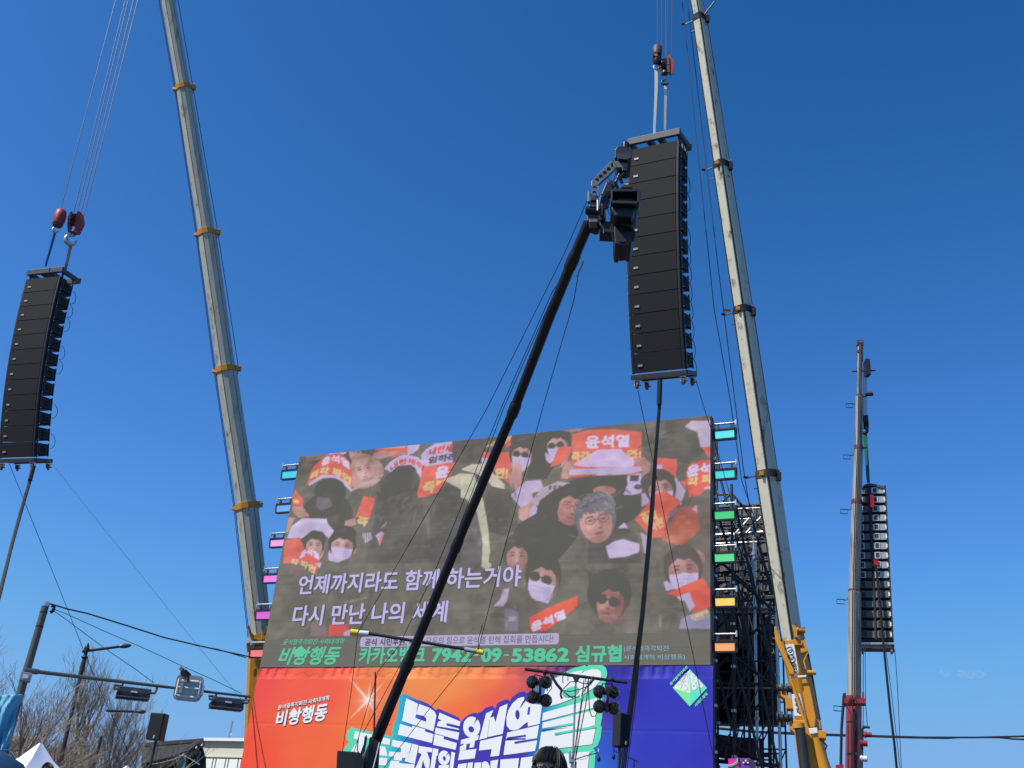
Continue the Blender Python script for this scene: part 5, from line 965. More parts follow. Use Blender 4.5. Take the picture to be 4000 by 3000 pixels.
def crane3():
    tip = at(3359, 1350, 39); base = at(3328, 3010, 39.6)
    t = thing('mobile_crane', (base[0], base[1], 0), 'distant near-vertical silver boom crane with red collars and dark red base section at right', 'crane', 'mobile cranes')
    st = [(3359, 1350, 9), (3357, 1550, 10), (3354, 1750, 15), (3347, 1962, 18), (3338, 2313, 21), (3336, 2730, 27), (3328, 3010, 32)]
    P = [near_line(x, y, base, tip) for x, y, _ in st]; Rr = [h * mpp(p) for (x, y, h), p in zip(st, P)]
    for i in range(1, 6):
        f = [0, .95, 1.0, 1.0, 1.0, 1.0][i]
        o, s, w, tt = boomsec(t, 'boom_section', P[i], P[i - 1], Rr[i] * f, Rr[i] * f * .97, BOOMS, SHAPE_RND)
        mb = MB()
        for a in (-.3, 0, .25): mb.tube([P[i] + s * a * Rr[i] - w * (Rr[i] * 1.0 + .01), P[i - 1] + s * a * Rr[i] - w * (Rr[i] * .98 + .01)], .012, 4)
        build('boom_conduit', mb, DKMETAL, t)
    for i in range(1, 6):
        o, s, w, tt = boomsec(t, 'boom_collar', P[i] - tt * .09, P[i] + tt * .09, Rr[i] * 1.17, Rr[i] * 1.15, DRED if i < 5 else RED, SHAPE_RND if i < 4 else SHAPE_BOX)
        mb = MB(); a = P[i] - s * (Rr[i] * 1.2) - tt * .3; b = a - s * .38
        mb.tube([P[i] - s * Rr[i], a, a - s * .12 - tt * .02], .02, 5); mb.tube([a - s * .12, a - s * .38, b - tt * .16, a - s * .12 - tt * .16], .02, 5, closed=True); mb.tube([P[i] + s * Rr[i], P[i] + s * (Rr[i] + .16) + tt * .03], .03, 5); build('side_bracket', mb, DKMETAL, t)
    mb = MB(); mb.box(tip + tt * .05, .24, .2, .14); mb.box(tip - tt * .3, .2, .2, .12); mb.tube([tip + tt * .1 - s * .1, tip + tt * .24 - s * .1, tip + tt * .24 + s * .12, tip + tt * .1 + s * .12], .02, 5)
    for a in (-.09, .09): mb.tube([tip + s * a + tt * .1, tip + s * a - tt * .7], .03, 5)
    mb.tube([tip - tt * 1.15 - s * .3, tip - tt * 1.1 + s * .6], .035, 5); [build1('boom_head', c_, DRED, t) for c_ in clusters(mb)]
    mb = MB(); mb.box(tip + s * .28 - tt * 1.0, .16, .3, .7); mb.tube([tip + s * .2 - tt * 2.15, tip + s * .5 - tt * 2.12], .09, 8); build('auxiliary_sheave', mb, DKMETAL, t)
    # red base
    pl = facing(3335, 2850, 39.2); Z = ((3150, 2000), 1.66)
    o, s, w, tt = boomsec(t, 'base_section', P[6] - tt * 6, P[5], Rr[6] * 1.0, Rr[5] * 1.08, RED, SHAPE_BOX)
    def pp(name, q, m, o0, th): mb = MB(); mb.ppoly(pl, tr(Z[0], Z[1], q), o0, o0 + th); return build(name, mb, m, t)
    pp('base_collar', [(245, 1208), (385, 1212), (383, 1240), (246, 1240)], RED, -.7, .5)
    pp('base_bracket', [(235, 1175), (255, 1172), (260, 1205), (238, 1210)], DKMETAL, -.4, .2); pp('base_bracket', [(362, 1165), (375, 1165), (376, 1212), (360, 1212)], RED, -.4, .2)
    pp('base_bracket', [(190, 1640), (240, 1635), (245, 1700), (190, 1700)], RED, -.4, .4); pp('base_bracket', [(352, 1400), (372, 1405), (366, 1700), (350, 1700)], DKMETAL, -.2, .3)
    for (y0, y1) in ((1355, 1365), (1560, 1575)): pp('foot_step', [(262, y0), (328, y0 - 2), (330, y1), (264, y1 + 2)], DKMETAL, -.72, .04)
    for q in ([(288, 1200), (262, 1265), (290, 1310), (292, 1690)], [(312, 1200), (338, 1265), (308, 1310), (306, 1690)], [(270, 1380), (272, 1690)], [(300, 1200), (300, 1680)]):
        mb = MB(); mb.tube([pl.pt(*c, -.74) for c in tr(Z[0], Z[1], q)], .02, 5); build('hydraulic_hose', mb, DKMETAL, t)
    for (cx, cy, r, m) in ((400, 1445, 26, RED), (372, 1500, 32, RED), (372, 1600, 30, WHTP), (388, 1395, 14, GREYP)):
        c = pl.pt(*tr(Z[0], Z[1], [(cx, cy)])[0], -.45); R_ = r / 1.66 * mpp(c); mb = MB(); mb.lathe(c, pl.h, [(-.13, R_ * .5), (-.12, R_ * .8), (-.06, R_ * .8), (-.04, R_ * .62), (.1, R_ * .62), (.12, R_ * .5)], 16); build('warning_lamp' if m is WHTP else 'rope_drum', mb, m, t, smooth=True)
    mb = MB(); mb.tube([pl.pt(*c, -.3) for c in tr(Z[0], Z[1], [(242, 1190), (238, 1270), (228, 1400), (222, 1690)])], .05, 6); build('hydraulic_hose', mb, DKMETAL, t)
    ropes(t, [[pl.pt(*c, -.3) for c in tr(Z[0], Z[1], [(370, 880), (368, 1390)])], [pl.pt(*c, -.3) for c in tr(Z[0], Z[1], [(381, 880), (384, 1240), (396, 1390)])]], .012)
    carrier(t, base + np.array([0, 2, 0]), np.array([-1, .3, 0]), RED)
    return t, tip, s, tt
CR1, TIP1 = crane1(); CR2, TIP2 = crane2(); CR3, TIP3, S3, T3 = crane3()
# boom heads (out of frame)
for C_, T_, m in ((CR1, TIP1, YEL), (CR2, TIP2, DKMETAL)):
    mb = MB(); mb.box(T_ + np.array([0, 0, .1]), .7, .6, .7); build('boom_head', mb, m, C_)

def hook_geo(c, s, h, up, sc_):
    """big C-shaped lifting hook: centre c, size sc_"""
    pts = []; rad = []
    for k, a in enumerate(np.linspace(math.radians(75), math.radians(375), 22)):
        pts.append(c + sc_ * (math.cos(a) * h * s + math.sin(a) * up)); rad.append(sc_ * (.26 + .22 * math.sin(math.pi * k / 21) ** 1.3) * (1 if k < 19 else .5))
    pts = [c + up * sc_ * 2.6, c + up * sc_ * 1.4] + pts; rad = [sc_ * .2, sc_ * .2] + rad
    return MB().tube(pts, rad, 10)
def webbing(name, pts, w, m, label, pl, group='lifting slings'):
    mb = MB(); n = len(pts); h = pl.h; 
    fr = []
    for i, p in enumerate(pts):
        a = i * .55; hh = h * (.85 + .15 * math.cos(a)); fr.append((p - hh * w / 2 - pl.n * .012, p + hh * w / 2 + pl.n * .01))
    for i in range(n - 1):
        a, b = fr[i]; c, d = fr[i + 1]; th = pl.n * .012; mb.add([a, b, d, c, a + th, b + th, d + th, c + th], [(0, 1, 2, 3), (4, 7, 6, 5), (0, 4, 5, 1), (1, 5, 6, 2), (2, 6, 7, 3), (3, 7, 4, 0)])
    o = build(name, mb, m); return tag(o, label, 'lifting sling', group)
def rigging_left():
    P2 = ((0, 700), 2.37); pl = facing(260, 950, 29.25); g = lambda x, y, o=0: pl.pt(*tr(P2[0], P2[1], [(x, y)])[0], o); k = mpp(g(600, 400)) / 2.37
    up = np.array([0, 0, 1.]); ax = g(570, 258) - g(520, 430); ax /= np.linalg.norm(ax)
    b = thing('headache_ball', g(545, 345), 'worn red barrel-shaped hook weight hanging at upper left above the speaker array', 'hook weight')
    mb = MB(); mb.lathe(g(532, 425), ax, [(0, 30 * k), (12 * k, 46 * k), (50 * k, 55 * k), (110 * k, 55 * k), (150 * k, 46 * k), (170 * k, 28 * k)], 20); build('weight_barrel', mb, REDW, b, smooth=True)
    mb = MB(); mb.lathe(g(528, 435), ax, [(-6 * k, 20 * k), (0, 40 * k), (24 * k, 50 * k)], 20); build('lower_rim', mb, RUST, b, smooth=True)
    build('hook', hook_geo(g(517, 470), 1, pl.h, up, 24 * k), CHROME, b, smooth=True)
    b = thing('hook_block', g(700, 400), 'red two-plate hook block with large steel hook above the far left speaker array', 'hook block')
    for q, o0, m in (([(650, 300), (665, 293), (680, 320), (668, 400), (668, 480), (660, 503), (628, 485), (622, 410), (632, 340)], -.05, REDW), ([(712, 300), (735, 292), (775, 335), (788, 420), (740, 518), (700, 495), (690, 420)], -.22, REDW)):
        mb = MB(); mb.ppoly(pl, tr(P2[0], P2[1], q), o0, o0 + .03); bevel(build('cheek_plate', mb, m, b), .006)
    for dx in (0, 14, 28): mb = MB(); mb.lathe(g(676 + dx, 378, -.1), pl.h * .9 + pl.n * -.3, [(-.02, 62 * k), (-.008, 50 * k), (.008, 50 * k), (.02, 62 * k)], 22); build('sheave', mb, RUST, b, smooth=True)
    mb = MB(); mb.box(g(675, 385, -.18), 40 * k, .02, 46 * k, np.stack([pl.h, pl.n, up], 1)); build('spreader_plate', mb, mat('bright_red', (.6, .03, .01), .4), b)
    mb = MB(); mb.tube([g(645, 355, -.2), g(712, 352, -.25)], .012, 6); build('tie_bolt', mb, WEBT, b)
    mb = MB(); mb.lathe(g(686, 500, -.1), -up, [(-.06, 34 * k), (0, 34 * k), (.04, 20 * k)], 14); build('swivel', mb, RUST, b, smooth=True)
    build('hook', hook_geo(g(658, 562, -.1), 1, pl.h, up, 46 * k), CHROME, b, smooth=True)
    e = [g(545, 258), g(568, 258)]
    ropes(CR1, [[g(568, 262), at(547, -364, 30.2)]] + [[g(x, y, -.1), at((578, 588, 611, 629)[i], -364, 30.2)] for i, (x, y) in enumerate(((682, 305), (718, 300), (750, 310), (778, 330)))], .011)
    s1 = webbing('lifting_sling', [g(512, 478), g(500, 530), g(470, 640), g(440, 740), g(422, 808)], 22 * k, WEBB, 'faded blue webbing sling from the red hook weight to the left array frame', pl)
    s2 = webbing('lifting_sling', [g(660, 590, -.08), g(652, 630, -.05), g(632, 720), g(618, 780), g(603, 850, .2)], 30 * k, WEBT, 'tan webbing sling from the big steel hook to the far left array frame', pl)
rigging_left()
def rigging_centre():
    P2 = ((2400, 0), 2.764); pl = facing(2590, 300, 18.87); g = lambda x, y, o=0: pl.pt(*tr(P2[0], P2[1], [(x, y)])[0], o); k = mpp(g(500, 600)) / 2.764; up = np.array([0, 0, 1.])
    b = thing('headache_ball', g(462, 580), 'rusty brown cylindrical hook weight with cut-out window above the right speaker array', 'hook weight')
    mb = MB(); mb.lathe(g(460, 600), up, [(0, 49 * k), (4 * k, 50 * k), (118 * k, 50 * k), (126 * k, 44 * k)], 22); build('weight_barrel', mb, RUST, b, smooth=True)
    mb = MB(); mb.lathe(g(460, 690), up, [(0, 30 * k), (20 * k, 44 * k), (60 * k, 50 * k), (90 * k, 48 * k)], 22); build('lower_barrel', mb, DKMETAL, b, smooth=True)
    mb = MB(); mb.ppoly(pl, tr(P2[0], P2[1], [(418, 560), (465, 550), (467, 600), (418, 605)]), -50 * k - .005, -30 * k); build('window_cutout', mb, BLACK, b)
    mb = MB(); mb.ppoly(pl, tr(P2[0], P2[1], [(430, 578), (466, 590), (462, 603), (440, 602)]), -50 * k - .012, -48 * k); build('wedge', mb, mat('orange_wedge', (.6, .12, .03), .5), b)
    build('hook', hook_geo(g(455, 725), 1, pl.h, up, 28 * k), CHROME, b, smooth=True)
    b = thing('hook_block', g(565, 700), 'dark hook block with red cheek plate beside the brown hook weight above the right array', 'hook block')
    mb = MB(); mb.ppoly(pl, tr(P2[0], P2[1], [(570, 615), (600, 585), (635, 640), (648, 700), (630, 790), (605, 808), (585, 795)]), -.12, -.08); bevel(build('cheek_plate', mb, REDW, b), .006)
    mb = MB(); mb.ppoly(pl, tr(P2[0], P2[1], [(568, 615), (592, 612), (598, 780), (575, 775)]), -.15, -.12); bevel(build('cheek_plate', mb, RUST, b), .004)
    mb = MB(); mb.ppoly(pl, tr(P2[0], P2[1], [(510, 635), (570, 625), (575, 790), (540, 815), (500, 800), (482, 740), (485, 670)]), .0, .04); bevel(build('cheek_plate', mb, DKMETAL, b), .006)
    for dx in (0, 16, 32): mb = MB(); mb.lathe(g(526 + dx, 705, -.05), pl.h * .95 - pl.n * .3, [(-.018, 66 * k), (-.006, 54 * k), (.006, 54 * k), (.018, 66 * k)], 22); build('sheave', mb, RUST if dx == 16 else DKMETAL, b, smooth=True)
    mb = MB(); mb.tube([g(495, 720, -.1), g(590, 690, -.16)], .01, 6); build('tie_bolt', mb, REDW, b)
    mb = MB(); mb.lathe(g(545, 790, -.05), -up, [(-.04, 34 * k), (.02, 34 * k), (.05, 22 * k)], 14); build('swivel', mb, DKMETAL, b, smooth=True)
    build('hook', hook_geo(g(547, 888, -.05), 1, pl.h, up, 32 * k), DKMETAL, b, smooth=True)
    ropes(CR2, [[g(465, 478), TIP2 - pl.h * .2]] + [[g(x, y, -.05), TIP2 + pl.h * (-.05 + i * .13)] for i, (x, y) in enumerate(((508, 660), (552, 625), (562, 625), (613, 600)))], .009)
    webbing('lifting_sling', [g(452, 735), g(450, 760), g(452, 880), g(448, 1020), g(440, 1200), g(433, 1330), g(430, 1448)], 36 * k, WEBW, 'wide cream webbing sling from the brown hook weight to the right array frame', pl)
    webbing('lifting_sling', [g(552, 905, -.05), g(550, 960, -.05), g(553, 1030), g(548, 1200, .05), g(546, 1400, .1), g(543, 1546, .2)], 30 * k, WEBW, 'narrow cream webbing sling from the dark hook block to the right array frame', pl)
rigging_centre()

# ------------------------------------------------------------------ far array seen from behind
def rear_array():
    pl = facing(3420, 2200, 40.0); n = 16; top = pl.pt(3460, 1908); bot = pl.pt(3490, 2506); lf = (top - bot); hh = lf[2] / n; W = (pl.uv(3460, 2200)[0] - pl.uv(3328, 2200)[0]); d = .5
    t = thing('line_array', top - pl.h * W / 2, 'distant sixteen-box speaker array seen from behind with silver rear panels beside the far crane', 'line array', 'hanging speaker arrays'); L = np.array(t.location)
    mb = MB(); mb.box((-W / 2, 0, -hh / 2), W, d, hh * .86); mb.box((-.02, -.1, -hh / 2), .05, d, hh * 1.0); mb.box((-W + .02, -.1, -hh / 2), .05, d, hh); mb.box((-W / 2, -d / 2 - .02, -hh / 2), .07, .06, hh * .98)
    m2 = MB()
    for c in (-W * .27, -W * .73): m2.box((c + W * .02, -d / 2 - .02, -hh / 2), W * .4, .04, hh * .66)
    m3 = MB()
    for c in (-W * .36, -W * .82):
        for a, b, w_, h_ in ((-.06, 0, .03, .24), (.11, 0, .03, .24), (.025, .11, .17, .025), (.025, -.11, .17, .025)): m3.box((c + a, -d / 2 - .055, -hh / 2 + b), w_, .04, h_)
    m4 = MB()
    for c in (-W * .36, -W * .82): m4.box((c + .02, -d / 2 - .05, -hh / 2), .12, .03, .13)
    m5 = MB(); m5.box((-W * .04 - .02, -d / 2 - .03, -hh / 2), .07, .05, hh * .4)
    mes = None; u = 0
    for i in range(n):
        f = i / n; P = top * (1 - f) + bot * f; P = P + pl.n * .0
        if mes is None:
            o = build('speaker_box', mb, BLACK, t, local=True); PH = mat('pale_handle', (.6, .6, .56), .4, .4); cs = [build1(nm_, c_, mm_, o, local=True) for nm_, b_, mm_ in (('amp_panel', m2, AMP), ('amp_handle', m3, PH), ('amp_display', m4, AMPD), ('side_latch', m5, WHTP)) for c_ in clusters(b_, .01)]; mes = (o.data, [(c.name.split('.')[0], c.data) for c in cs])
        else:
            o = link('speaker_box', mes[0], t)
            for nm, me in mes[1]: link(nm, me, o)
        o.matrix_local = Matrix.Translation(P - L) @ Matrix.Rotation(pl.az, 4, 'Z')
    AMP_SHADE = mat('amp_shaded', (.13, .135, .13), .55, .3, var=.2, scale=12)  # shade on the left column and lower rows, put into the panel colour
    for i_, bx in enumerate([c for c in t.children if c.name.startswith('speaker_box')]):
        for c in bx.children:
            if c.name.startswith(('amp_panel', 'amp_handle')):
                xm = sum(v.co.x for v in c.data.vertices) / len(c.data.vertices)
                if (xm < -W * .5 and c.name.startswith('amp_panel')) or i_ > 9: c.material_slots[0].link = 'OBJECT'; c.material_slots[0].material = AMP_SHADE
    Q = ((3200, 1300), 2.075); g = lambda x, y, o=-.3: pl.pt(*tr(Q[0], Q[1], [(x, y)])[0], o)
    mb = MB(); mb.ppoly(pl, tr(Q[0], Q[1], [(300, 1262), (385, 1222), (410, 1218), (538, 1244), (540, 1262), (415, 1238), (385, 1240), (300, 1280)]), -.35, .1); build('fly_frame', mb, FRAMEM, t)
    Z = ((3150, 2000), 1.66); mb = MB(); mb.ppoly(pl, tr(Z[0], Z[1], [(350, 845), (568, 845), (569, 858), (350, 858)]), -.35, .3); build('bottom_frame', mb, STEEL, t)
    mb = MB(); mb.ppoly(pl, tr(Z[0], Z[1], [(360, 880), (560, 882), (560, 887), (360, 886)]), -.3, .2); mb.ppoly(pl, tr(Z[0], Z[1], [(556, 858), (570, 858), (570, 890), (556, 890)]), -.3, .2); build('dolly_frame', mb, DKMETAL, t)
    for x in (365, 552): c = pl.pt(*tr(Z[0], Z[1], [(x, 905)])[0], -.2); mb = MB(); mb.lathe(c - pl.h * .04, pl.h, [(0, .1), (.08, .1)], 12); build('caster', mb, RUBBER, t, smooth=True)
    mb = MB(); mb.tube([g(400, 1225), g(412, 1400), g(425, 1700), g(440, 1900)], .06, 6); build('cable_loom', mb, WIRE, t)
    mb = MB(); mb.box(g(428, 1365, -.5), .12, .08, .5); build('red_tag', mb, mat('red_tag', (.5, .01, .03), .5), t); mb = MB(); mb.box(pl.pt(*tr(Z[0], Z[1], [(452, 328)])[0], -.5), .13, .08, .22); build('red_tag', mb, bpy.data.materials['red_tag'], t)
    # hook block, sling, tail cables
    b = thing('hook_block', g(380, 740), 'small dark hook block hanging beside the far silver boom', 'hook block')
    mb = MB(); mb.ppoly(pl, tr(Q[0], Q[1], [(372, 680), (382, 670), (398, 690), (402, 740), (398, 800), (385, 806), (372, 790)]), -.5, -.44); build('cheek_plate', mb, RUST, b)
    mb = MB(); mb.ppoly(pl, tr(Q[0], Q[1], [(354, 685), (372, 680), (374, 775), (358, 780)]), -.36, -.3); build('cheek_plate', mb, DKMETAL, b)
    mb = MB(); mb.lathe(g(378, 720, -.4), pl.h, [(-.1, .26), (.1, .26)], 14); build('sheave', mb, DKMETAL, b, smooth=True)
    build('hook', hook_geo(g(368, 792, -.4), 1, -pl.h, np.array([0, 0, 1.]), .11), DKMETAL, b, smooth=True)
    ropes(CR3, [[g(x, y, -.4), g(x - 2, 250, -.4)] for x, y in ((358, 690), (366, 685), (376, 675), (386, 680))], .014)
    webbing('lifting_sling', [g(370, 800, -.4), g(376, 900, -.35), g(388, 1060), g(394, 1150), g(399, 1215)], .15, WEBG, 'green webbing sling between the small dark hook block and the distant array', pl)
    for nm, pts, r, lb in (('power_cable', [(452, 350), (480, 620), (500, 860), (545, 1300), (570, 1500), (590, 1700)], .045, 'thick black cable trailing down from the distant array'),
                           ('tag_line', [(515, 890), (545, 1120), (580, 1420), (612, 1700)], .012, 'thin guy line under the distant array, left one of two'), ('tag_line', [(573, 890), (590, 1120), (604, 1420), (618, 1700)], .012, 'thin guy line under the distant array, right one of two')):
        mb = MB(); pts = [pl.pt(*c, -.5) for c in tr(Z[0], Z[1], pts)]; e = pts[-1] + (pts[-1] - pts[-2]) * 4.5; e[2] = 0.0; mb.tube(pts + [e], r, 6); tag(build(nm, mb, WIRE), lb, 'cable', 'lines hanging from the arrays')
rear_array()

# ------------------------------------------------------------------ cables and tag lines from the two near arrays
def line(nm, px, D0, D1, r, m, label, cat, group, ground=True, n=6):
    P = [at(x, y, D0 + (D1 - D0) * i / (len(px) - 1)) for i, (x, y) in enumerate(px)]
    if ground:
        d = P[-1] - P[-2]; k = P[-1][2] / max(.05, -d[2]); P.append(P[-1] + d * min(k, 60))
    mb = MB(); mb.tube(P, r, n); return tag(build(nm, mb, m, smooth=True), label, cat, group)
gC = 'lines hanging from the arrays'
b = thing('cable_bundle', at(2576, 1488, 18.9), 'bundle of black speaker cables dropping from the right array across the screen', 'cable', gC)
for k, (dx0, dx1, dx2) in enumerate(((0, 0, 0), (5, 4, 7), (-3, -5, -8), (2, 8, 14), (-1, 3, 22))):
    P = [at(2578 + dx0, 1488, 18.9), at(2574 + dx0, 1600, 19), at(2545 + dx1, 1990, 19.2), at(2508 + dx1, 2400, 19.4), at(2470 + dx2 * .8, 2700, 19.6), at(2428 + dx2, 3000, 19.8), at(2400 + dx2, 3250, 20)]
    d = P[-1] - P[-2]; P.append(P[-1] + d * (P[-1][2] / -d[2])) if d[2] < 0 else None
    mb = MB(); mb.tube(P, .014 if k < 4 else .007, 6); build('cable', mb, WIRE, b, smooth=True)
mb = MB(); mb.tube([at(2578, 1484, 18.85), at(2575, 1580, 18.95)], .052, 8); build('cable_sleeve', mb, WIRE, b, smooth=True)
line('tag_line', [(2492, 1524), (2507, 1600), (2562, 1853), (2632, 2200), (2720, 2620), (2790, 2977)], 18.8, 20.5, .0075, WIRE, 'dark guy line from the left caster of the right array crossing the screen', 'rope', gC)
line('tag_line', [(2718, 1482), (2752, 1600), (2778, 1677), (2843, 1904), (2900, 2100)], 19, 24, .0075, WIRE, 'dark guy line from the right caster of the right array past the screen edge', 'rope', gC, False)
b = thing('cable_bundle', at(131, 1827, 28.8), 'bundle of grey-black speaker cables dropping from the far left array', 'cable', gC)
for k, dx in enumerate((0, 4, -3)):
    P = [at(131 + dx, 1822, 28.9), at(110 + dx, 1900, 28.8), at(78 + dx, 2010, 28.7), at(40 + dx, 2150, 28.5), at(0 + dx * 1.3, 2314, 28.2), at(-160, 2900, 27.5)]; mb = MB(); mb.tube(P + [P[-1] + np.array([-1, -.3, -P[-1][2]])], .025, 6); build('cable', mb, WIRE if k else GREYP, b, smooth=True)
mb = MB(); mb.tube([at(131, 1822, 28.85), at(117, 1876, 28.8)], .06, 8); build('cable_sleeve', mb, WIRE, b)
line('tag_line', [(34, 1806), (72, 1900), (112, 2000), (232, 2300), (311, 2500), (371, 2650), (430, 2780)], 28.7, 30, .008, WIRE, 'dark guy line from the far left array down past the street lamp', 'rope', gC)
line('tag_line', [(184, 1788), (198, 1804), (353, 2000), (500, 2182), (594, 2300), (763, 2511), (915, 2697), (990, 2790)], 28.7, 30.5, .006, WHITEROPE, 'thin pale cord from the far left array down behind the sign panel', 'rope', gC)

# ------------------------------------------------------------------ camera jib
def jib():
    D0, D1 = 8.3, 13.5; A = at(2300, 860, D0); B = at(1440, 2965, D1)
    t = thing('camera_jib', (B[0], B[1], 0), 'long black tubular camera jib slanting up across the screen from lower middle', 'camera crane')
    st = [(2300, 870, 24), (2236, 1020, 23), (2150, 1230, 22), (2008, 1600, 20.5), (1895, 1865, 20), (1784, 2130, 19), (1688, 2365, 20), (1590, 2600, 21), (1510, 2790, 23), (1432, 2985, 25)]
    P = [near_line(x, y, B, A) for x, y, _ in st]; R_ = [h * .93 * mpp(p) for (x, y, h), p in zip(st, P)]
    for a, b_ in ((0, 1), (1, 3), (3, 5), (5, 7), (7, 9)): mb = MB(); mb.tube(P[a:b_ + 1], [r for r in R_[a:b_ + 1]], 20); build('boom_tube', mb, TUBEB, t, smooth=True)
    for i, k in ((1, 1.16), (3, 1.2), (5, 1.2), (7, 1.18)):
        d = P[i] - P[i - 1]; d /= np.linalg.norm(d); mb = MB(); r = R_[i] * k; mb.lathe(P[i] - d * .09, d, [(0, R_[i] * 1.02), (.03, r), (.15, r), (.18, R_[i] * 1.02)], 20); build('joint_ring', mb, TUBEB, t, smooth=True)
    # stay wires
    jl = lambda x, y, dd=0: near_line(x, y, B + np.array([0, dd, 0]), A + np.array([0, dd, 0]))
    for pts in ([(2293, 785), (2200, 1000), (1900, 1600), (1555, 2200), (1398, 2472), (1372, 2700), (1338, 2935)], [(2225, 1040), (2155, 1145), (1955, 1600), (1712, 2200), (1560, 2520), (1475, 2625)], [(2215, 1030), (1965, 1600), (1742, 2200), (1600, 2530), (1420, 2860)],
                [(2262, 1055), (2240, 1180), (2118, 1600), (1955, 2200), (1870, 2530), (1700, 2740), (1500, 3000)], [(1475, 2630), (1430, 2780), (1380, 2950)], [(1870, 2540), (1868, 2500), (1885, 2440)]):
        mb = MB(); mb.tube([jl(x, y) for x, y in pts], .0042, 5); build('stay_wire', mb, WIRE, t)
    for x, y in ((2215, 1045), (2268, 1050)):
        mb = MB(); a, c = jl(x + 12, y - 30), jl(x - 6, y + 12); mb.tube([a, c], .009, 6); mb.lathe(jl(x - 12, y + 30) , (0, 1, 0), [(-.006, .012), (.006, .012)], 10); build('turnbuckle', mb, CHROME, t)
    # spreader
    mb = MB(); mb.tube([jl(1438, 2474, .25), jl(1818, 2536, .25)], .019, 10); build('spreader_bar', mb, TUBEB, t, smooth=True)
    for a, b_, m, r in (((1369, 2469), (1399, 2472), YELP, .036), ((1401, 2473), (1440, 2476), WHTP, .033), ((1815, 2536), (1856, 2543), mat('grey_foam', (.3, .32, .36), .6), .027), ((1858, 2543), (1888, 2549), YELP, .029)):
        mb = MB(); mb.tube([jl(*a, .25), jl(*b_, .25)], r, 12); build('foam_sleeve', mb, m, t, smooth=True)
    # pivot and base
    pl = facing(1430, 2900, 13.2); Rz = np.stack([pl.h, pl.n, [0, 0, 1]], 1)
    def pp(name, q, m, o0=-.25, th=.12): mb = MB(); mb.ppoly(pl, q, o0, o0 + th); return bevel(build(name, mb, m, t), .006)
    q6 = ((950, 2550), 2.328)
    pp('counterweight_box', tr(*q6, [(855, 888), (1062, 905), (1060, 1100), (845, 1100)]), BLACK, -.3, .5)
    pp('pivot_plate', tr(*q6, [(1105, 760), (1125, 745), (1128, 780), (1110, 880), (1080, 960), (1062, 920), (1095, 830)]), TUBEB); pp('pivot_plate', tr(*q6, [(1150, 765), (1175, 770), (1230, 800), (1245, 830), (1240, 900), (1228, 1100), (1120, 1100), (1130, 900)]), TUBEB, -.1, .3)
    pp('pivot_plate', tr(*q6, [(1018, 920), (1062, 915), (1090, 960), (1100, 1100), (1030, 1100)]), TUBEB, -.35, .1)
    mb = MB(); mb.lathe(pl.pt(*tr(*q6, [(1098, 940)])[0], -.4), -pl.n, [(0, .02), (.03, .02), (.04, .012)], 14); build('pivot_knob', mb, JIBG, t, smooth=True)
    mb = MB(); mb.tube([pl.pt(1467, 2626, -.2), pl.pt(1461, 2865, -.2)], .0105, 8); build('mast_post', mb, TUBEB, t)
    for q in ([(1482, 2900), (1468, 2960), (1455, 3010)], [(1400, 2880), (1396, 2930), (1410, 2960), (1400, 3010)]): mb = MB(); mb.tube([pl.pt(x, y, -.4) for x, y in q], .006, 6); build('lead', mb, WHTP if q[0][0] > 1450 else WIRE, t)
    P0 = pl.pt(1430, 3000, 0); mb = MB(); mb.tube([(P0[0], P0[1], 0), P0], .07, 12); build('column', mb, TUBEB, t, smooth=True)
    for a in (0, 2.1, 4.2): mb = MB(); mb.tube([(P0[0], P0[1], .5), (P0[0] + .9 * math.cos(a), P0[1] + .9 * math.sin(a), .04)], .03, 8); build('base_leg', mb, TUBEB, t)
    # remote head at the tip
    hp = facing(2380, 750, 8.25); G = ((2200, 400), 2.369); g = lambda x, y, o=0: hp.pt(*tr(*G, [(x, y)])[0], o); k = mpp(g(400, 700)) / 2.369
    def hh(name, q, m, o0, th, bv=.004): mb = MB(); mb.ppoly(hp, tr(*G, q), o0, o0 + th); return bevel(build(name, mb, m, t), bv)
    # perforated plate: a strip of frame pieces round real holes
    def plate_strip(pts, wd, m, o0, th):
        for (x0, y0), (x1, y1) in zip(pts[:-1], pts[1:]):
            cx, cy = (x0 + x1) / 2, (y0 + y1) / 2; L_ = math.hypot(x1 - x0, y1 - y0); ux, uy = (x1 - x0) / L_, (y1 - y0) / L_; vx, vy = -uy, ux; r = wd * .30
            sq = [(cx + ux * a * L_ / 2 + vx * b_ * wd / 2, cy + uy * a * L_ / 2 + vy * b_ * wd / 2) for a, b_ in ((-1, -1), (0, -1), (1, -1), (1, 0), (1, 1), (0, 1), (-1, 1), (-1, 0))]
            ang = [math.atan2(-vy * 1 - uy * 1, -vx - ux)]
            ci = [(cx + r * ((a * ux + b_ * vx) / math.hypot(a, b_)), cy + r * ((a * uy + b_ * vy) / math.hypot(a, b_))) for a, b_ in ((-1, -1), (0, -1), (1, -1), (1, 0), (1, 1), (0, 1), (-1, 1), (-1, 0))]
            mb = MB(); n = 8; P_ = [hp.pt(*c, o0) for c in tr(*G, sq + ci)]; dd = hp.n * th; V = P_ + [p + dd for p in P_]
            F = []
            for i in range(n): j = (i + 1) % n; F += [(i, j, n + j, n + i), (2 * n + i, 3 * n + i, 3 * n + j, 2 * n + j), (n + i, n + j, 3 * n + j, 3 * n + i), (i, 2 * n + i, 2 * n + j, j)]
            mb.add(V, F); build('perforated_plate', mb, m, t)
    plate_strip([(478, 560), (440, 600), (404, 636), (367, 668), (330, 702), (296, 738)], 70, JIBG, -.1, .03); plate_strip([(294, 770), (292, 815), (288, 862)], 72, JIBG, -.1, .03)
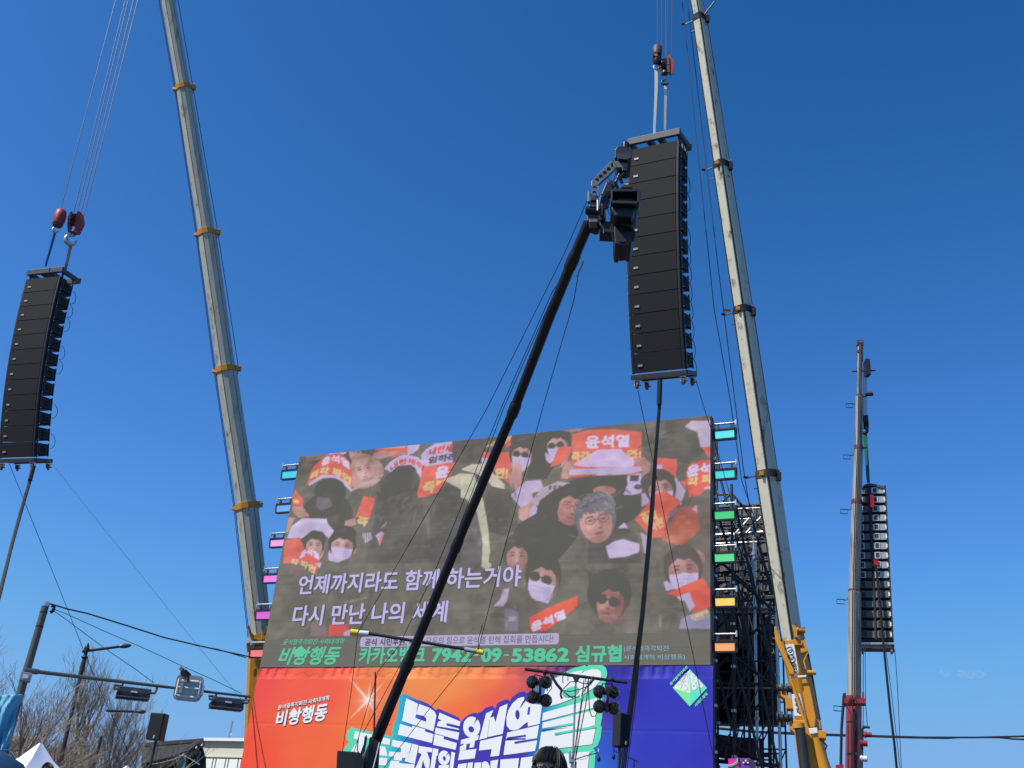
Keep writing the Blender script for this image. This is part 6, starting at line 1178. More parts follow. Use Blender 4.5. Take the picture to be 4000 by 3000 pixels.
    plate_strip([(478, 575), (440, 615), (404, 651), (367, 683), (330, 717), (296, 753)], 66, TUBEB, .06, .02)
    hh('corner_plate', [(458, 545), (480, 538), (598, 560), (592, 600), (500, 602), (470, 590)], JIBG, -.1, .03); hh('corner_plate', [(262, 725), (285, 705), (330, 735), (330, 770), (258, 770)], JIBG, -.098, .028)
    hh('plate_rib', [(440, 545), (470, 530), (300, 690), (262, 730), (300, 680)], TUBEB, .0, .1)
    hh('upper_bracket', [(500, 408), (560, 405), (640, 430), (640, 460), (600, 530), (520, 520), (480, 510), (480, 440)], TUBEB, -.06, .16)
    hh('upper_bracket', [(500, 485), (520, 470), (635, 462), (630, 510), (595, 530), (510, 520)], BLACK, -.14, .3); hh('upper_bracket', [(545, 600), (592, 600), (590, 630), (548, 630)], TUBEB, -.1, .1)
    mb = MB(); mb.lathe(g(574, 440), (0, 0, 1), [(0, 36 * k), (.005, 37 * k), (70 * k, 37 * k), (78 * k, 30 * k)], 24); build('pan_motor', mb, TUBEB, t, smooth=True)
    mb = MB(); mb.lathe(g(470, 440, -.05), hp.h, [(0, 8 * k), (34 * k, 8 * k)], 10); build('locking_knob', mb, CHROME, t)
    hh('lower_block', [(238, 925), (310, 920), (312, 965), (240, 960)], JIBG, -.1, .16); hh('lower_block', [(228, 820), (248, 818), (250, 915), (226, 915)], JIBG, -.12, .05); hh('lower_block', [(312, 900), (325, 898), (325, 1000), (312, 1000)], STEEL, -.14, .03); hh('lower_block', [(240, 1080), (318, 1078), (318, 1105), (244, 1108)], JIBG, -.1, .1)
    hh('lower_block', [(255, 860), (312, 855), (312, 905), (256, 905)], BLACK, -.13, .1)
    mb = MB(); mb.lathe(g(205, 998, -.05), hp.h, [(0, 30 * k), (6 * k, 38 * k), (100 * k, 38 * k), (115 * k, 30 * k)], 24); build('tilt_motor', mb, TUBEB, t, smooth=True)
    hh('boom_yoke', [(215, 1030), (335, 1010), (335, 1120), (300, 1130), (218, 1095)], TUBEB, -.05, .18, .01)
    hh('hanger_arm', [(400, 740), (440, 735), (470, 790), (420, 930), (380, 950), (340, 1120), (322, 1110), (325, 960), (340, 880)], TUBEB, .0, .1)
    hh('hanger_arm', [(520, 640), (548, 632), (470, 790), (455, 780)], TUBEB, .05, .04)
    hh('camera_plate', [(338, 1098), (520, 1100), (520, 1200), (470, 1202), (340, 1196)], TUBEB, -.06, .16); hh('camera_plate', [(330, 985), (390, 978), (395, 1060), (345, 1090), (328, 1060)], BLACK, -.1, .12)
    mb = MB(); mb.lathe(g(379, 1180, -.08), -np.array([0, 0, 1.]), [(0, 10 * k), (40 * k, 10 * k)], 10); mb.lathe(g(362, 960, -.1), (0, 0, 1), [(-110 * k, 14 * k), (20 * k, 14 * k)], 10); build('damper', mb, BLACK, t)
    for q in ([(470, 600), (485, 660), (460, 740), (400, 820), (330, 870)], [(420, 700), (460, 760), (490, 790)], [(360, 960), (400, 940), (440, 985), (410, 1000), (440, 1050)], [(450, 1200), (455, 1260), (475, 1290)], [(520, 1310), (570, 1318), (610, 1300)], [(480, 700), (520, 700), (560, 650)]):
        mb = MB(); mb.tube([g(x, y, -.15) for x, y in q], .0045, 6); build('control_lead', mb, WIRE, t, smooth=True)
    for x, y in ((440, 730), (480, 740), (520, 690)): mb = MB(); mb.tube([g(x, y, .0), g(x + 25, y + 55, .0)], .016, 8); build('damper', mb, TUBEB, t)
    # the camera held by the head
    c = thing('broadcast_camera', g(560, 950), 'black broadcast camera with rectangular lens hood held at the tip of the long jib', 'camera')
    def cc(name, q, m, o0, th, bv=.005): mb = MB(); mb.ppoly(hp, tr(*G, q), o0, o0 + th); return bevel(build(name, mb, m, c), bv, 3)
    for q in ([(445, 805), (470, 795), (700, 800), (716, 815), (690, 823), (462, 823)], [(445, 805), (462, 823), (458, 905), (455, 930), (440, 915)], [(455, 905), (685, 912), (690, 930), (672, 937), (455, 930), (440, 915)], [(690, 823), (716, 815), (716, 885), (700, 925), (685, 915)]):
        cc('lens_hood', q, TUBEB, -.32, .16, .003)
    cc('hood_inner', [(460, 822), (690, 823), (686, 914), (458, 906)], mat('matt_black', (.006, .006, .008), .9), -.2, .02, 0)
    cc('filter_tray', [(498, 888), (515, 885), (640, 887), (655, 905), (500, 912)], BLACK, -.26, .05)
    mb = MB(); mb.lathe(g(575, 865, -.205), -hp.n, [(0, 60 * k), (.012, 56 * k)], 24); build('front_element', mb, GLASS, c, smooth=True)
    cc('hood_body', [(440, 920), (700, 925), (690, 985), (655, 1000), (640, 1060), (480, 1050), (445, 990)], TUBEB, -.26, .3, .015)
    cc('lens_barrel', [(480, 1000), (655, 985), (655, 1110), (630, 1160), (500, 1100), (480, 1060)], BLACK, -.16, .28, .02)
    cc('camera_body', [(475, 1070), (640, 1080), (662, 1200), (655, 1250), (630, 1300), (600, 1300), (590, 1290), (525, 1295), (520, 1312), (480, 1305), (470, 1230)], TUBEB, -.1, .32, .012)
    cc('side_handle', [(645, 1170), (665, 1175), (668, 1240), (650, 1265), (632, 1240)], BLACK, -.12, .06, .01)
    cc('top_box', [(530, 775), (545, 758), (605, 755), (640, 765), (640, 790), (530, 792)], BLACK, -.26, .14, .01)
    mb = MB(); mb.tube([g(415, 850, -.1), g(445, 850, -.1)], 38 * k, 14); build('focus_motor', mb, BLACK, c, smooth=True)
    mb = MB(); mb.tube([g(568, 757, -.2), g(605, 757, -.2)], .006, 6); build('tally_lamp', mb, WHTP, c)
jib()

# ------------------------------------------------------------------ traffic mast with signals and sign, street lamps
def traffic_mast():
    top = at(179, 2362, 24); t = thing('traffic_mast', (top[0], top[1], 0), 'tall dark grey traffic mast with long horizontal arm at lower left', 'traffic mast'); k = mpp(top)
    mb = MB(); mb.tube([(top[0], top[1], 0), (top[0], top[1], 3), top], [17 * k, 16 * k, 13.5 * k], 18); build('mast', mb, GREYP, t, smooth=True)
    mb = MB(); mb.lathe(top - np.array([0, 0, .04]), (0, 0, 1), [(0, 14.5 * k), (.09, 14.5 * k)], 18); build('mast_cap', mb, STEEL, t, smooth=True)
    pl = facing(330, 2650, 24.0); e = at(978, 2722, 24.5); a0 = at(104, 2619, 23.95); p = lambda x, y, o=0: pl.pt(x, y, o)
    def arm(x): f = (x - 104) / (978 - 104); return a0 * (1 - f) + e * f
    mb = MB(); mb.tube([arm(98), arm(146)], 10.5 * k, 14); build('arm_collar', mb, GREYP, t, smooth=True)
    mb = MB(); mb.tube([arm(140), arm(500)], [7.5 * k, 6.7 * k], 14); build('arm', mb, GREYP, t, smooth=True)
    mb = MB(); mb.tube([arm(500), arm(640)], [6.3 * k, 6 * k], 14); build('arm', mb, GREYP, t, smooth=True)
    mb = MB(); mb.tube([arm(634), arm(978)], [5.6 * k, 5.0 * k], 14); build('arm', mb, GREYP, t, smooth=True)
    Rz = np.stack([pl.h, pl.n, [0, 0, 1]], 1)
    c = p(100, 2646, -.25); mb = MB(); mb.box(c, 38 * k, .26, 31 * k, Rz); bevel(build('junction_box', mb, mat('junction_grey', (.3, .28, .32), .5), t), .01); mb = MB(); mb.box(c - pl.n * .14 + np.array([0, 0, 0]), 19 * k, .01, 14 * k, Rz); build('box_sticker', mb, WARN, t)
    mb = MB(); q = [p(203, 2364), p(212, 2372), p(207, 2386), p(196, 2393)]; mb.tube(q, .035, 8); build('cable_gland', mb, WIRE, t, smooth=True)
    for s in (0, 1): mb = MB(); mb.lathe(top - np.array([0, 0, .18 + s * .3]), (0, 0, 1), [(0, 14.6 * k), (.03, 14.6 * k)], 16); build('clamp_band', mb, WIRE, t)
    def strand(name, px, r, m, D=24, D1=30, lb='', cat='overhead wire'):
        mb = MB(); mb.tube([at(x, y, D + (D1 - D) * i / (len(px) - 1)) for i, (x, y) in enumerate(px)], r, 6); tag(build(name, mb, m, smooth=True), lb, cat, 'wires from the traffic mast')
    strand('overhead_cable', [(186, 2356), (205, 2361), (260, 2378), (340, 2396), (500, 2445), (640, 2490), (763, 2519), (880, 2545), (1010, 2573)], .017, WIRE, 24, 29.2, 'thick black cable sagging from the mast top towards the screen')
    strand('overhead_cable', [(207, 2378), (250, 2394), (400, 2462), (560, 2531), (708, 2600), (830, 2654), (944, 2709)], .007, ROPEM, 24, 24.4, 'thin stay wire from the mast top to the far end of its arm')
    strand('overhead_cable', [(206, 2384), (245, 2410), (400, 2526), (529, 2614), (600, 2667)], .007, ROPEM, 24, 24.2, 'thin stay wire from the mast top to the middle of its arm')
    strand('overhead_cable', [(763, 2521), (850, 2536), (960, 2569)], .012, WIRE, 27.5, 29, 'short parallel black cable near the left edge of the screen')
    for nm, cs, lab in (('L', [(463, 2677), (594, 2692), (584, 2732), (453, 2719)], 'black traffic signal seen from behind, hanging under the middle of the mast arm'), ('R', [(835, 2718), (957, 2731), (951, 2773), (823, 2759)], 'black traffic signal seen from behind, hanging near the end of the mast arm')):
        c = p((cs[0][0] + cs[1][0]) / 2, (cs[0][1] + cs[2][1]) / 2); s = thing('traffic_signal', c, lab, 'traffic light', 'signals on the mast arm')
        A, B_, C_, D_ = [p(*q) for q in cs]; m1, m2 = A * .42 + D_ * .58, B_ * .42 + C_ * .58; m3, m4 = A * .1 + D_ * .9, B_ * .1 + C_ * .9
        mb = MB(); mb.prism([A, B_, m2, m1], [q + pl.n * .18 for q in (A, B_, m2, m1)]); bevel(build('signal_back', mb, mat('signal_grey', (.055, .06, .062), .45), s), .02)
        mb = MB(); mb.prism([m1, m2, C_, D_], [q + pl.n * .3 for q in (m1, m2, C_, D_)]); bevel(build('signal_housing', mb, BLACK, s), .015)
        mb = MB(); mb.prism([m3 - pl.n * .02, m4 - pl.n * .02, C_ - pl.n * .02, D_ - pl.n * .02], [q + pl.n * .42 for q in (m3, m4, C_, D_)]); build('lower_lip', mb, mat('lip_grey', (.1, .12, .17), .4), s)
        for i in range(4): f = .14 + i * .24; cc = D_ * (1 - f) + C_ * f + pl.n * .42 + (A - D_) * .5; mb = MB(); mb.lathe(cc, pl.n, [(0, .09), (.2, .09)], 14); build('visor', mb, BLACK, s)
        mb = MB(); mb.box((A + B_) / 2 * .55 + (C_ + D_) / 2 * .45 - pl.n * .01, .13, .02, .03, Rz); build('maker_badge', mb, WARN, s)
        for sx, q in ((-1, A), (1, B_)):
            xx = proj(q)[0] + sx * (-2 if sx < 0 else 4); top_ = arm(xx); mid = q + (D_ - A) * .35
            mb = MB(); mb.tube([top_, top_ - np.array([0, 0, .08]), mid + pl.h * sx * .09 + np.array([0, 0, .06]), mid + pl.h * sx * .07, mid - pl.h * sx * .04], .025, 8); build('hanger_bracket', mb, GREYP, s, smooth=True)
    cs = [(693, 2631), (801, 2644), (782, 2744), (673, 2733)]; Q = [p(*q, .12) for q in cs]; s = thing('road_sign', (Q[0] + Q[2]) / 2, 'square grey metal sign panel seen from behind on the mast arm', 'sign')
    pts = []; r = .1
    for i in range(4):
        a, b, c = Q[i - 1], Q[i], Q[(i + 1) % 4]; ua = (a - b) / np.linalg.norm(a - b); uc = (c - b) / np.linalg.norm(c - b)
        for f in (0, .35, .65, 1): pts.append(b + ua * r * (1 - f) ** 1.6 + uc * r * f ** 1.6)
    mb = MB(); mb.prism(pts, [q + pl.n * .03 for q in pts]); build('panel', mb, SIGB, s)
    ql = lambda u, v, o=-.02: Q[0] * (1 - u) * (1 - v) + Q[1] * u * (1 - v) + Q[2] * u * v + Q[3] * (1 - u) * v + pl.n * o
    for a, b in (((.1, .2), (.08, .82)), ((.88, .2), (.88, .82)), ((.2, .25), (.8, .22)), ((.12, .82), (.86, .85)), ((.12, .5), (.85, .5))): mb = MB(); mb.tube([ql(*a), ql(*b)], .022, 4); build('channel', mb, WHTP, s)
    mb = MB(); mb.tube([ql(.42, .3, -.1), ql(.35, -.02, -.2)], .025, 6); build('lamp_arm', mb, GREYP, s)
    mb = MB(); mb.ppoly(pl, [(713, 2618), (716, 2600), (724, 2612), (748, 2634), (745, 2637), (722, 2630)], -.35, .1); build('sign_lamp', mb, BLACK, s)
    mb = MB(); mb.ppoly(pl, [(708, 2600), (712, 2597), (727, 2613), (724, 2618)], -.38, .1); build('lamp_cover', mb, WHTP, s)
    for x in (690, 778):
        c = arm(x); mb = MB(); mb.box(c - pl.n * .02, .05, .16, .2, Rz); build('clamp', mb, STEEL, s)
traffic_mast()
def street_lamp(name, D, top, foot_px, arm_px, head_px, label, finial=True):
    P = at(*top, D); k = mpp(P); t = thing(name, (P[0], P[1], 0), label, 'street lamp', 'street lamps'); B_ = at(*foot_px, D); d = (P - B_); 
    low = P - d / d[2] * P[2]
    mb = MB(); mb.tube([low, low * .5 + P * .5, P - d / d[2] * .9], [.1, .065, .045], 12); build('post', mb, mat('brown_iron', (.05, .035, .03), .5, .2), t, smooth=True)
    if finial:
        u = d / np.linalg.norm(d); mb = MB(); mb.lathe(P - u * 1.0, u, [(0, .05), (.05, .12), (.1, .06), (.3, .075), (.55, .06), (.6, .1), (.66, .05), (.78, .06), (.84, .08), (.95, .05), (1.02, .01)], 14); build('finial', mb, bpy.data.materials['brown_iron'], t, smooth=True)
    mb = MB(); mb.tube([at(x, y, D) for x, y in arm_px], .04, 10); build('lamp_arm', mb, bpy.data.materials['brown_iron'], t, smooth=True)
    a, b = at(*head_px[0], D), at(*head_px[1], D); L_ = np.linalg.norm(b - a); mb = MB(); mb.lathe(a, b - a, [(0, .03), (L_ * .2, .06), (L_ * .5, .075), (L_ * .85, .05), (L_, .01)], 14); build('lamp_head', mb, GREYP, t, smooth=True)
    return t
street_lamp('street_lamp', 33, (344, 2513), (255, 2891), [(321, 2545), (350, 2541), (420, 2532), (470, 2525)], [(464, 2525), (514, 2521)], 'ornate dark brown street lamp with finial behind the traffic mast arm')
street_lamp('street_lamp', 38, (425, 2764), (390, 2900), [(415, 2776), (450, 2777), (540, 2780)], [(536, 2779), (570, 2781)], 'small low street lamp tangled in the bare tree branches', False)
def pa_speaker(px, D, w, h, d, yaw, tilt, label, foot):
    c = at(*px, D); pl = facing(px[0], px[1], D); t = thing('loudspeaker', c, label, 'loudspeaker', 'speakers on poles')
    a = pl.az + yaw; R = rot3(a, tilt, 0); mb = MB(); mb.add([R @ np.array(q) + c for q in [(-w / 2, 0, -h / 2), (w / 2, 0, -h / 2), (w / 2, 0, h / 2), (-w / 2, 0, h / 2), (-w * .36, d, -h / 2), (w * .36, d, -h / 2), (w * .36, d, h / 2), (-w * .36, d, h / 2)]], [(0, 1, 2, 3), (4, 7, 6, 5), (0, 4, 5, 1), (3, 2, 6, 7), (0, 3, 7, 4), (1, 5, 6, 2)])
    bevel(build('cabinet', mb, BLACK, t), .015); mb = MB(); mb.box(c + R @ np.array([0, -.008, 0]), w * .92, .016, h * .94, R); build('grille', mb, GRILLE, t)
    mb = MB(); mb.box(c + R @ np.array([w * .1, -.02, -h * .38]), .025, .008, .05, R); build('badge', mb, BADGE, t)
    s = thing('speaker_stand', (c[0], c[1], 0), foot, 'speaker stand'); q = c + R @ np.array([0, d * .5, -h / 2]); mb = MB(); mb.tube([q, (q[0], q[1], 1.1)], .024, 10); build('upper_tube', mb, DKMETAL, s, smooth=True)
    mb = MB(); mb.tube([(q[0], q[1], 1.3), (q[0], q[1], .2)], .032, 10); build('lower_tube', mb, DKMETAL, s, smooth=True)
    for i in range(3): mb = MB(); mb.tube([(q[0], q[1], 1.0), (q[0] + .8 * math.cos(2.1 * i), q[1] + .8 * math.sin(2.1 * i), .02)], .016, 8); build('leg', mb, DKMETAL, s)
pa_speaker((606, 2837), 19, .25, .43, .25, math.radians(-28), .05, 'black loudspeaker on a thin pole in front of the bare trees at lower left', 'thin dark speaker pole rising in front of the bare trees')
pa_speaker((2440, 2851), 17, .2, .5, .22, math.radians(38), 0, 'slim black loudspeaker before the blue banner, half hidden by hanging cables', 'dark speaker pole in front of the blue banner')

# ------------------------------------------------------------------ T-bar stand with two four-lamp blinders
def blinders():
    pl = facing(2250, 2640, 14.5); Q = ((1800, 2550), 2.107); g = lambda x, y, o=0: pl.pt(*tr(*Q, [(x, y)])[0], o); k = mpp(g(900, 200)) / 2.107; up = np.array([0, 0, 1.])
    t = thing('lighting_stand', (g(925, 900)[0], g(925, 900)[1], 0), 'slim silver lighting stand with a black cross bar in front of the banner', 'lighting stand')
    mb = MB(); a, b = g(528, 135), g(1370, 245); mb.tube([a, b], 13 * k, 14); build('cross_bar', mb, TUBEB, t, smooth=True)
    mb = MB(); P0, P1 = g(948, 200, .03), g(922, 860, .03); mb.tube([P0, P1], 8 * k, 12); build('pole', mb, STEEL, t, smooth=True)
    mb = MB(); mb.tube([P1, (P1[0] - .02, P1[1], .4)], 14 * k, 12); build('lower_pole', mb, STEEL, t, smooth=True)
    mb = MB(); mb.ppoly(pl, tr(*Q, [(915, 185), (985, 190), (965, 235), (940, 235)]), -.02, .03); build('gusset', mb, DKMETAL, t)
    mb = MB(); mb.ppoly(pl, tr(*Q, [(888, 808), (908, 806), (910, 870), (928, 880), (925, 900), (892, 900)]), -.06, .08); bevel(build('pole_clamp', mb, STEEL, t), .004)
    for i in range(3): mb = MB(); mb.tube([(P1[0], P1[1], .7), (P1[0] + .7 * math.cos(2.1 * i + 1), P1[1] + .7 * math.sin(2.1 * i + 1), .02)], .016, 8); build('leg', mb, STEEL, t)
    for q in ([(842, 250), (838, 200), (862, 160), (885, 175), (880, 230)], [(842, 300), (900, 240), (960, 235), (1000, 250), (1060, 258), (1110, 200)], [(1100, 205), (1060, 250), (1000, 330), (960, 365), (900, 360), (845, 320)], [(1105, 210), (1060, 270), (980, 300), (900, 318), (820, 310)], [(1050, 200), (1052, 330), (1060, 480), (1080, 525), (1105, 520), (1125, 490)], [(1045, 235), (1000, 400), (965, 640), (935, 948)], [(1015, 220), (1000, 350), (970, 560), (930, 860)], [(1050, 240), (1030, 420), (985, 640), (940, 900)], [(1020, 190), (1030, 240), (1060, 240), (1090, 190)], [(860, 330), (890, 360), (930, 375)]):
        mb = MB(); mb.tube([g(x, y, -.05) for x, y in q], .0065 if q[0] != (1045, 235) else .004, 6); build('loose_lead', mb, WIRE, t, smooth=True)
    for q in ([(690, 150), (735, 160), (760, 210), (790, 260), (825, 300), (835, 320)],): mb = MB(); mb.tube([g(x, y, -.06) for x, y in q], .019, 8); build('strap', mb, WIRE, t, smooth=True)
    mb = MB(); mb.lathe(g(985, 320, -.08), np.array([.2, 0, -1.]), [(0, .006), (.04, .02), (.09, .014)], 8); build('plug', mb, WEBW, t)
    mb = MB(); mb.tube([g(828, 310, -.05), g(822, 345, -.05), g(832, 378, -.05)], .014, 6); build('plug', mb, WIRE, t)
    for side, cs, cx, lab in (('L', [(592, 240), (702, 242), (596, 366), (702, 392)], 650, 'left cluster of four glossy black blinder lamps under the cross bar'), ('R', [(1145, 320), (1258, 322), (1145, 442), (1262, 456)], 1205, 'right cluster of four glossy black blinder lamps under the cross bar')):
        s = thing('blinder_light', g(cx, 330), lab, 'stage light', 'four-lamp blinders')
        for x, y in cs:
            c = g(x, y); ax = -pl.n + np.array([0, 0, -.15]) + pl.h * .15; r = 52 * k
            mb = MB(); mb.lathe(c + ax * -.06, ax, [(0, r), (.02, r * 1.03), (.06, r * .98), (.12, r * .74), (.155, r * .42), (.19, r * .38), (.2, r * .3)], 24); o = build('lamp_housing', mb, LAMPG, s, smooth=True)
            mb = MB(); mb.tube([c + ax * .1 + .6 * r * (math.cos(a) * pl.h + math.sin(a) * up) * 1 for a in np.linspace(0, 2 * math.pi, 16, endpoint=False)], .003, 5, closed=True); build('rear_ring', mb, DKMETAL, o)
            mb = MB(); mb.lathe(c + ax * .12, ax, [(0, r * .12), (.02, r * .05)], 6); build('rear_screw', mb, STEEL, o)
        top_y = min(c[1] for c in cs) - 60; yb = 170 if side == 'L' else 225; cxx = 690 if side == 'L' else 1243
        mb = MB(); ym = sum(c[1] for c in cs) / 4
        mb.box(g(cx, ym, -.0), 26 * k, .05, 200 * k, np.stack([pl.h, pl.n, up], 1)); build('spine', mb, DKMETAL, s)
        mb = MB(); mb.tube([g(cx - 60, ym, .02), g(cx - 40, ym - 130, .02), g(cxx, yb + 30, .0), g(cx + 45, ym - 120, .02), g(cx + 62, ym, .02)], .01, 6); build('yoke', mb, DKMETAL, s)
        mb = MB(); mb.lathe(g(cxx, yb - 8, .0) - pl.h * .02, pl.h, [(0, 22 * k), (.045, 22 * k)], 14); build('clamp', mb, DKMETAL, s)
        mb = MB(); mb.box(g(cx - 30, ym - 15, -.1), .03, .02, .07); mb.box(g(cx - 12, ym - 10, -.1), .012, .02, .08); build('terminal', mb, STEEL, s)
        for q in ([(cx + 30, ym - 90), (cx + 90, ym - 60), (cx + 100, ym - 20), (cx + 60, ym + 30)], [(cx + 10, ym - 100), (cx + 20, ym - 60), (cx + 60, ym - 30), (cx + 95, ym - 60)], [(cxx, yb + 10), (cx + 15, ym - 60), (cx, ym)]): mb = MB(); mb.tube([g(x, y, -.12) for x, y in q], .006, 6); build('lamp_lead', mb, WIRE, s, smooth=True)
blinders()
def microphones():
    pl = facing(2400, 2950, 16); p = lambda x, y, o=0: pl.pt(x, y, o)
    def mic(name, label, body, foam, stick, stand):
        t = thing('microphone', p(*foam), label, 'microphone', 'overhead boom microphones'); mb = MB(); c = p(*foam); mb.lathe(c, (0, 0, -1), [(-.035, .008), (-.025, .022), (0, .028), (.03, .022), (.045, .006)], 12); build('foam_windshield', mb, WIRE, t, smooth=True)
        mb = MB(); mb.tube([p(*body[0]), p(*body[1])], .009, 8); build('barrel', mb, WHTP if body[0][0] < 2350 else BLACK, t)
        s = thing('boom_stand', (p(*stand)[0], p(*stand)[1], 0), 'thin black boom stand holding the ' + ('left' if body[0][0] < 2350 else 'right') + ' overhead microphone', 'microphone stand'); mb = MB(); mb.tube([p(*q) for q in stick], .007, 6); build('boom', mb, WIRE, s); b = p(*stand)
        mb = MB(); mb.tube([b, (b[0], b[1], 1.2)], .011, 8); build('upright', mb, WIRE, s); mb = MB(); mb.lathe((b[0], b[1], 1.06), (0, 0, 1), [(0, .16), (.03, .15), (.14, .02)], 14); build('base', mb, WIRE, s)
        return s
    s = mic('m', 'left overhead microphone with white barrel and black foam, before the green lettering edge', [(2338, 2924), (2338, 2938)], (2339, 2964), [(2244, 2967), (2290, 2952), (2338, 2940), (2339, 2956)], (2250, 2975))
    mb = MB(); mb.tube([p(*q) for q in ((2244, 2970), (2290, 2964), (2310, 2940), (2338, 2925))], .003, 5); build('lead', mb, WIRE, s)
    s = mic('m', 'right overhead microphone with black foam, hanging against the blue banner', [(2398, 2914), (2397, 2944)], (2397, 2955), [(2398, 2932), (2430, 2948), (2470, 2964), (2494, 2976)], (2477, 2968))
microphones()

# ------------------------------------------------------------------ bare trees
def tree(px, py, D, spread, height_px, label, seed, upright=.75, lean=0., n_main=6, dens=1., leanpx=None):
    rs = random.Random(seed); top = at(px, py, D); h = top[2]; base = np.array([top[0] - lean * h * .3, top[1], 0])
    t = thing('bare_tree', base, label, 'tree', 'bare winter trees'); trunk = MB(); tw = MB(); cnt = [0]
    def grow(p, d, L_, r, lvl):
        n = 4 if lvl < 3 else 3; pts = [p]; q = p.copy(); dd = d.copy()
        for i in range(n):
            dd = dd + np.array([rs.gauss(0, .10), rs.gauss(0, .10), rs.gauss(0, .05) + (.05 if lvl > 0 else 0) * upright]); dd /= np.linalg.norm(dd); q = q + dd * L_ / n; pts.append(q.copy())
        rr = [r * (1 - .55 * i / n) for i in range(n + 1)]; (trunk if lvl < 2 else tw).tube(pts, rr, 7 if lvl < 2 else 3, cap=False); cnt[0] += 1
        if lvl >= 5 or L_ < .12: return
        k = {0: n_main, 1: 6, 2: 6, 3: 5, 4: 3}[lvl]; k = max(2, int(k * dens + rs.random()))
        for j in range(k):
            f = rs.uniform(.3 if lvl else .25, 1.0); i = min(n - 1, int(f * n)); bp = pts[i] * (1 - (f * n - i)) + pts[i + 1] * (f * n - i)
            az = rs.uniform(0, 2 * math.pi); sp = rs.uniform(.35, .8) * spread; nd = dd * 1.0 + np.array([math.cos(az) * sp, math.sin(az) * sp, rs.uniform(-.05, .25)]); nd /= np.linalg.norm(nd)
            grow(bp, nd, L_ * rs.uniform(.45, .72) * (1 if lvl else 1.1), max(.0045, r * rs.uniform(.3, .46)), lvl + 1)
    grow(base, np.array([lean * .5, 0, 1.]), h * .48, h * .022, 0)
    z = np.array(trunk.v + tw.v); hi = z[:, 2].max(); s = (h) / hi
    for mb in (trunk, tw): mb.v = [tuple(base + (np.array(v) - base) * np.array([s, s, s])) for v in mb.v]
    build('trunk', trunk, BARK, t, smooth=True); build('twigs', tw, TWIG, t)['kind'] = 'stuff'
    return t
TREES = [((15, 2330), 27, .75, 'tall bare tree with upright budded twigs behind the mast at the left edge', 11, 1.1, 0, 8, 1.0),
         ((175, 2590), 29, .9, 'small leafless tree directly above the white tent peak', 12, .9, 0, 6, .85),
         ((300, 2470), 31, .8, 'leaning leafless tree crossing behind the ornate street lamp', 13, .9, .35, 5, .7),
         ((450, 2540), 40, .8, 'dense broom-shaped leafless tree under the left traffic signal', 14, 1.1, 0, 8, 1.0),
         ((560, 2620), 43, .85, 'wide leafless tree behind the loudspeaker on its pole', 15, 1.0, .1, 6, .8),
         ((660, 2790), 46, 1.2, 'outermost leafless tree reaching right towards the pale building', 16, .6, -.1, 4, .55),
         ((350, 2760), 36, 1.25, 'low tangled leafless tree filling the gap below the street lamp', 17, .5, 0, 8, 1.0),
         ((250, 2800), 34, 1.1, 'low bushy leafless tree right of the white tent', 18, .6, 0, 8, .9)]
for (p_, D, sp, lb, sd, upr, ln_, nm_, dn_) in TREES: tree(p_[0], p_[1], D, sp, 0, lb, sd, upr, ln_, nm_, dn_)

# ------------------------------------------------------------------ tents, stone gate, palace roofs, pale building
def tent(px, D, w, label):
    top = at(*px, D); c = np.array([top[0], top[1], 0]); H_ = top[2]; t = thing('canopy_tent', c, label, 'tent', 'white canopy tents'); a = math.atan2(top[1], top[0]) - math.pi / 2 + .55
    R = rot3(a, 0, 0); n = 12; mb = MB(); rings = []
    for i in range(n + 1):
        f = i / n; z = H_ - 1.35 * (f ** .8) * (1 - .12 * math.sin(f * math.pi)); hw = .012 + w / 2 * f
        ring = []
        for k in range(4):
            c0 = ((-1, -1), (1, -1), (1, 1), (-1, 1))[k]; c1 = ((1, -1), (1, 1), (-1, 1), (-1, -1))[k]
            for j in range(6):
                g_ = j / 6; x = c0[0] * (1 - g_) + c1[0] * g_; y = c0[1] * (1 - g_) + c1[1] * g_; sag = .10 * math.sin(g_ * math.pi) * f + (.025 * math.sin(j * 2.1 + k) + .015 * math.sin(j * 4.4 + 2 * k)) * f
                ring.append(c + R @ np.array([x * hw * (1 - .05 * math.sin(g_ * math.pi)), y * hw * (1 - .05 * math.sin(g_ * math.pi)), z - sag]))
        rings.append(ring)
    for r in rings: mb.v += [tuple(q) for q in r]
    for i in range(n):
        for j in range(24): mb.f.append((i * 24 + j, i * 24 + (j + 1) % 24, (i + 1) * 24 + (j + 1) % 24, (i + 1) * 24 + j))
    mb.f.append(tuple(range(24)))
    b = len(mb.v); mb.v += [(q[0], q[1], q[2] - .28) for q in rings[-1]]
    for j in range(24): mb.f.append((n * 24 + j, n * 24 + (j + 1) % 24, b + (j + 1) % 24, b + j))
    build('canopy', mb, TENT, t, smooth=True)
    for x in (-1, 1):
        for y in (-1, 1): q = c + R @ np.array([x * w / 2, y * w / 2, 0]); m_ = MB(); m_.box(q + np.array([0, 0, (H_ - 1.4) / 2]), .04, .04, H_ - 1.4, R); build('leg', m_, STEEL, t)
tent((159, 2903), 14, 3.0, 'white pyramid canopy tent with folded seams in the lower left corner'); tent((497, 2991), 21, 3.0, 'second white tent, only its peak showing below the loudspeaker')
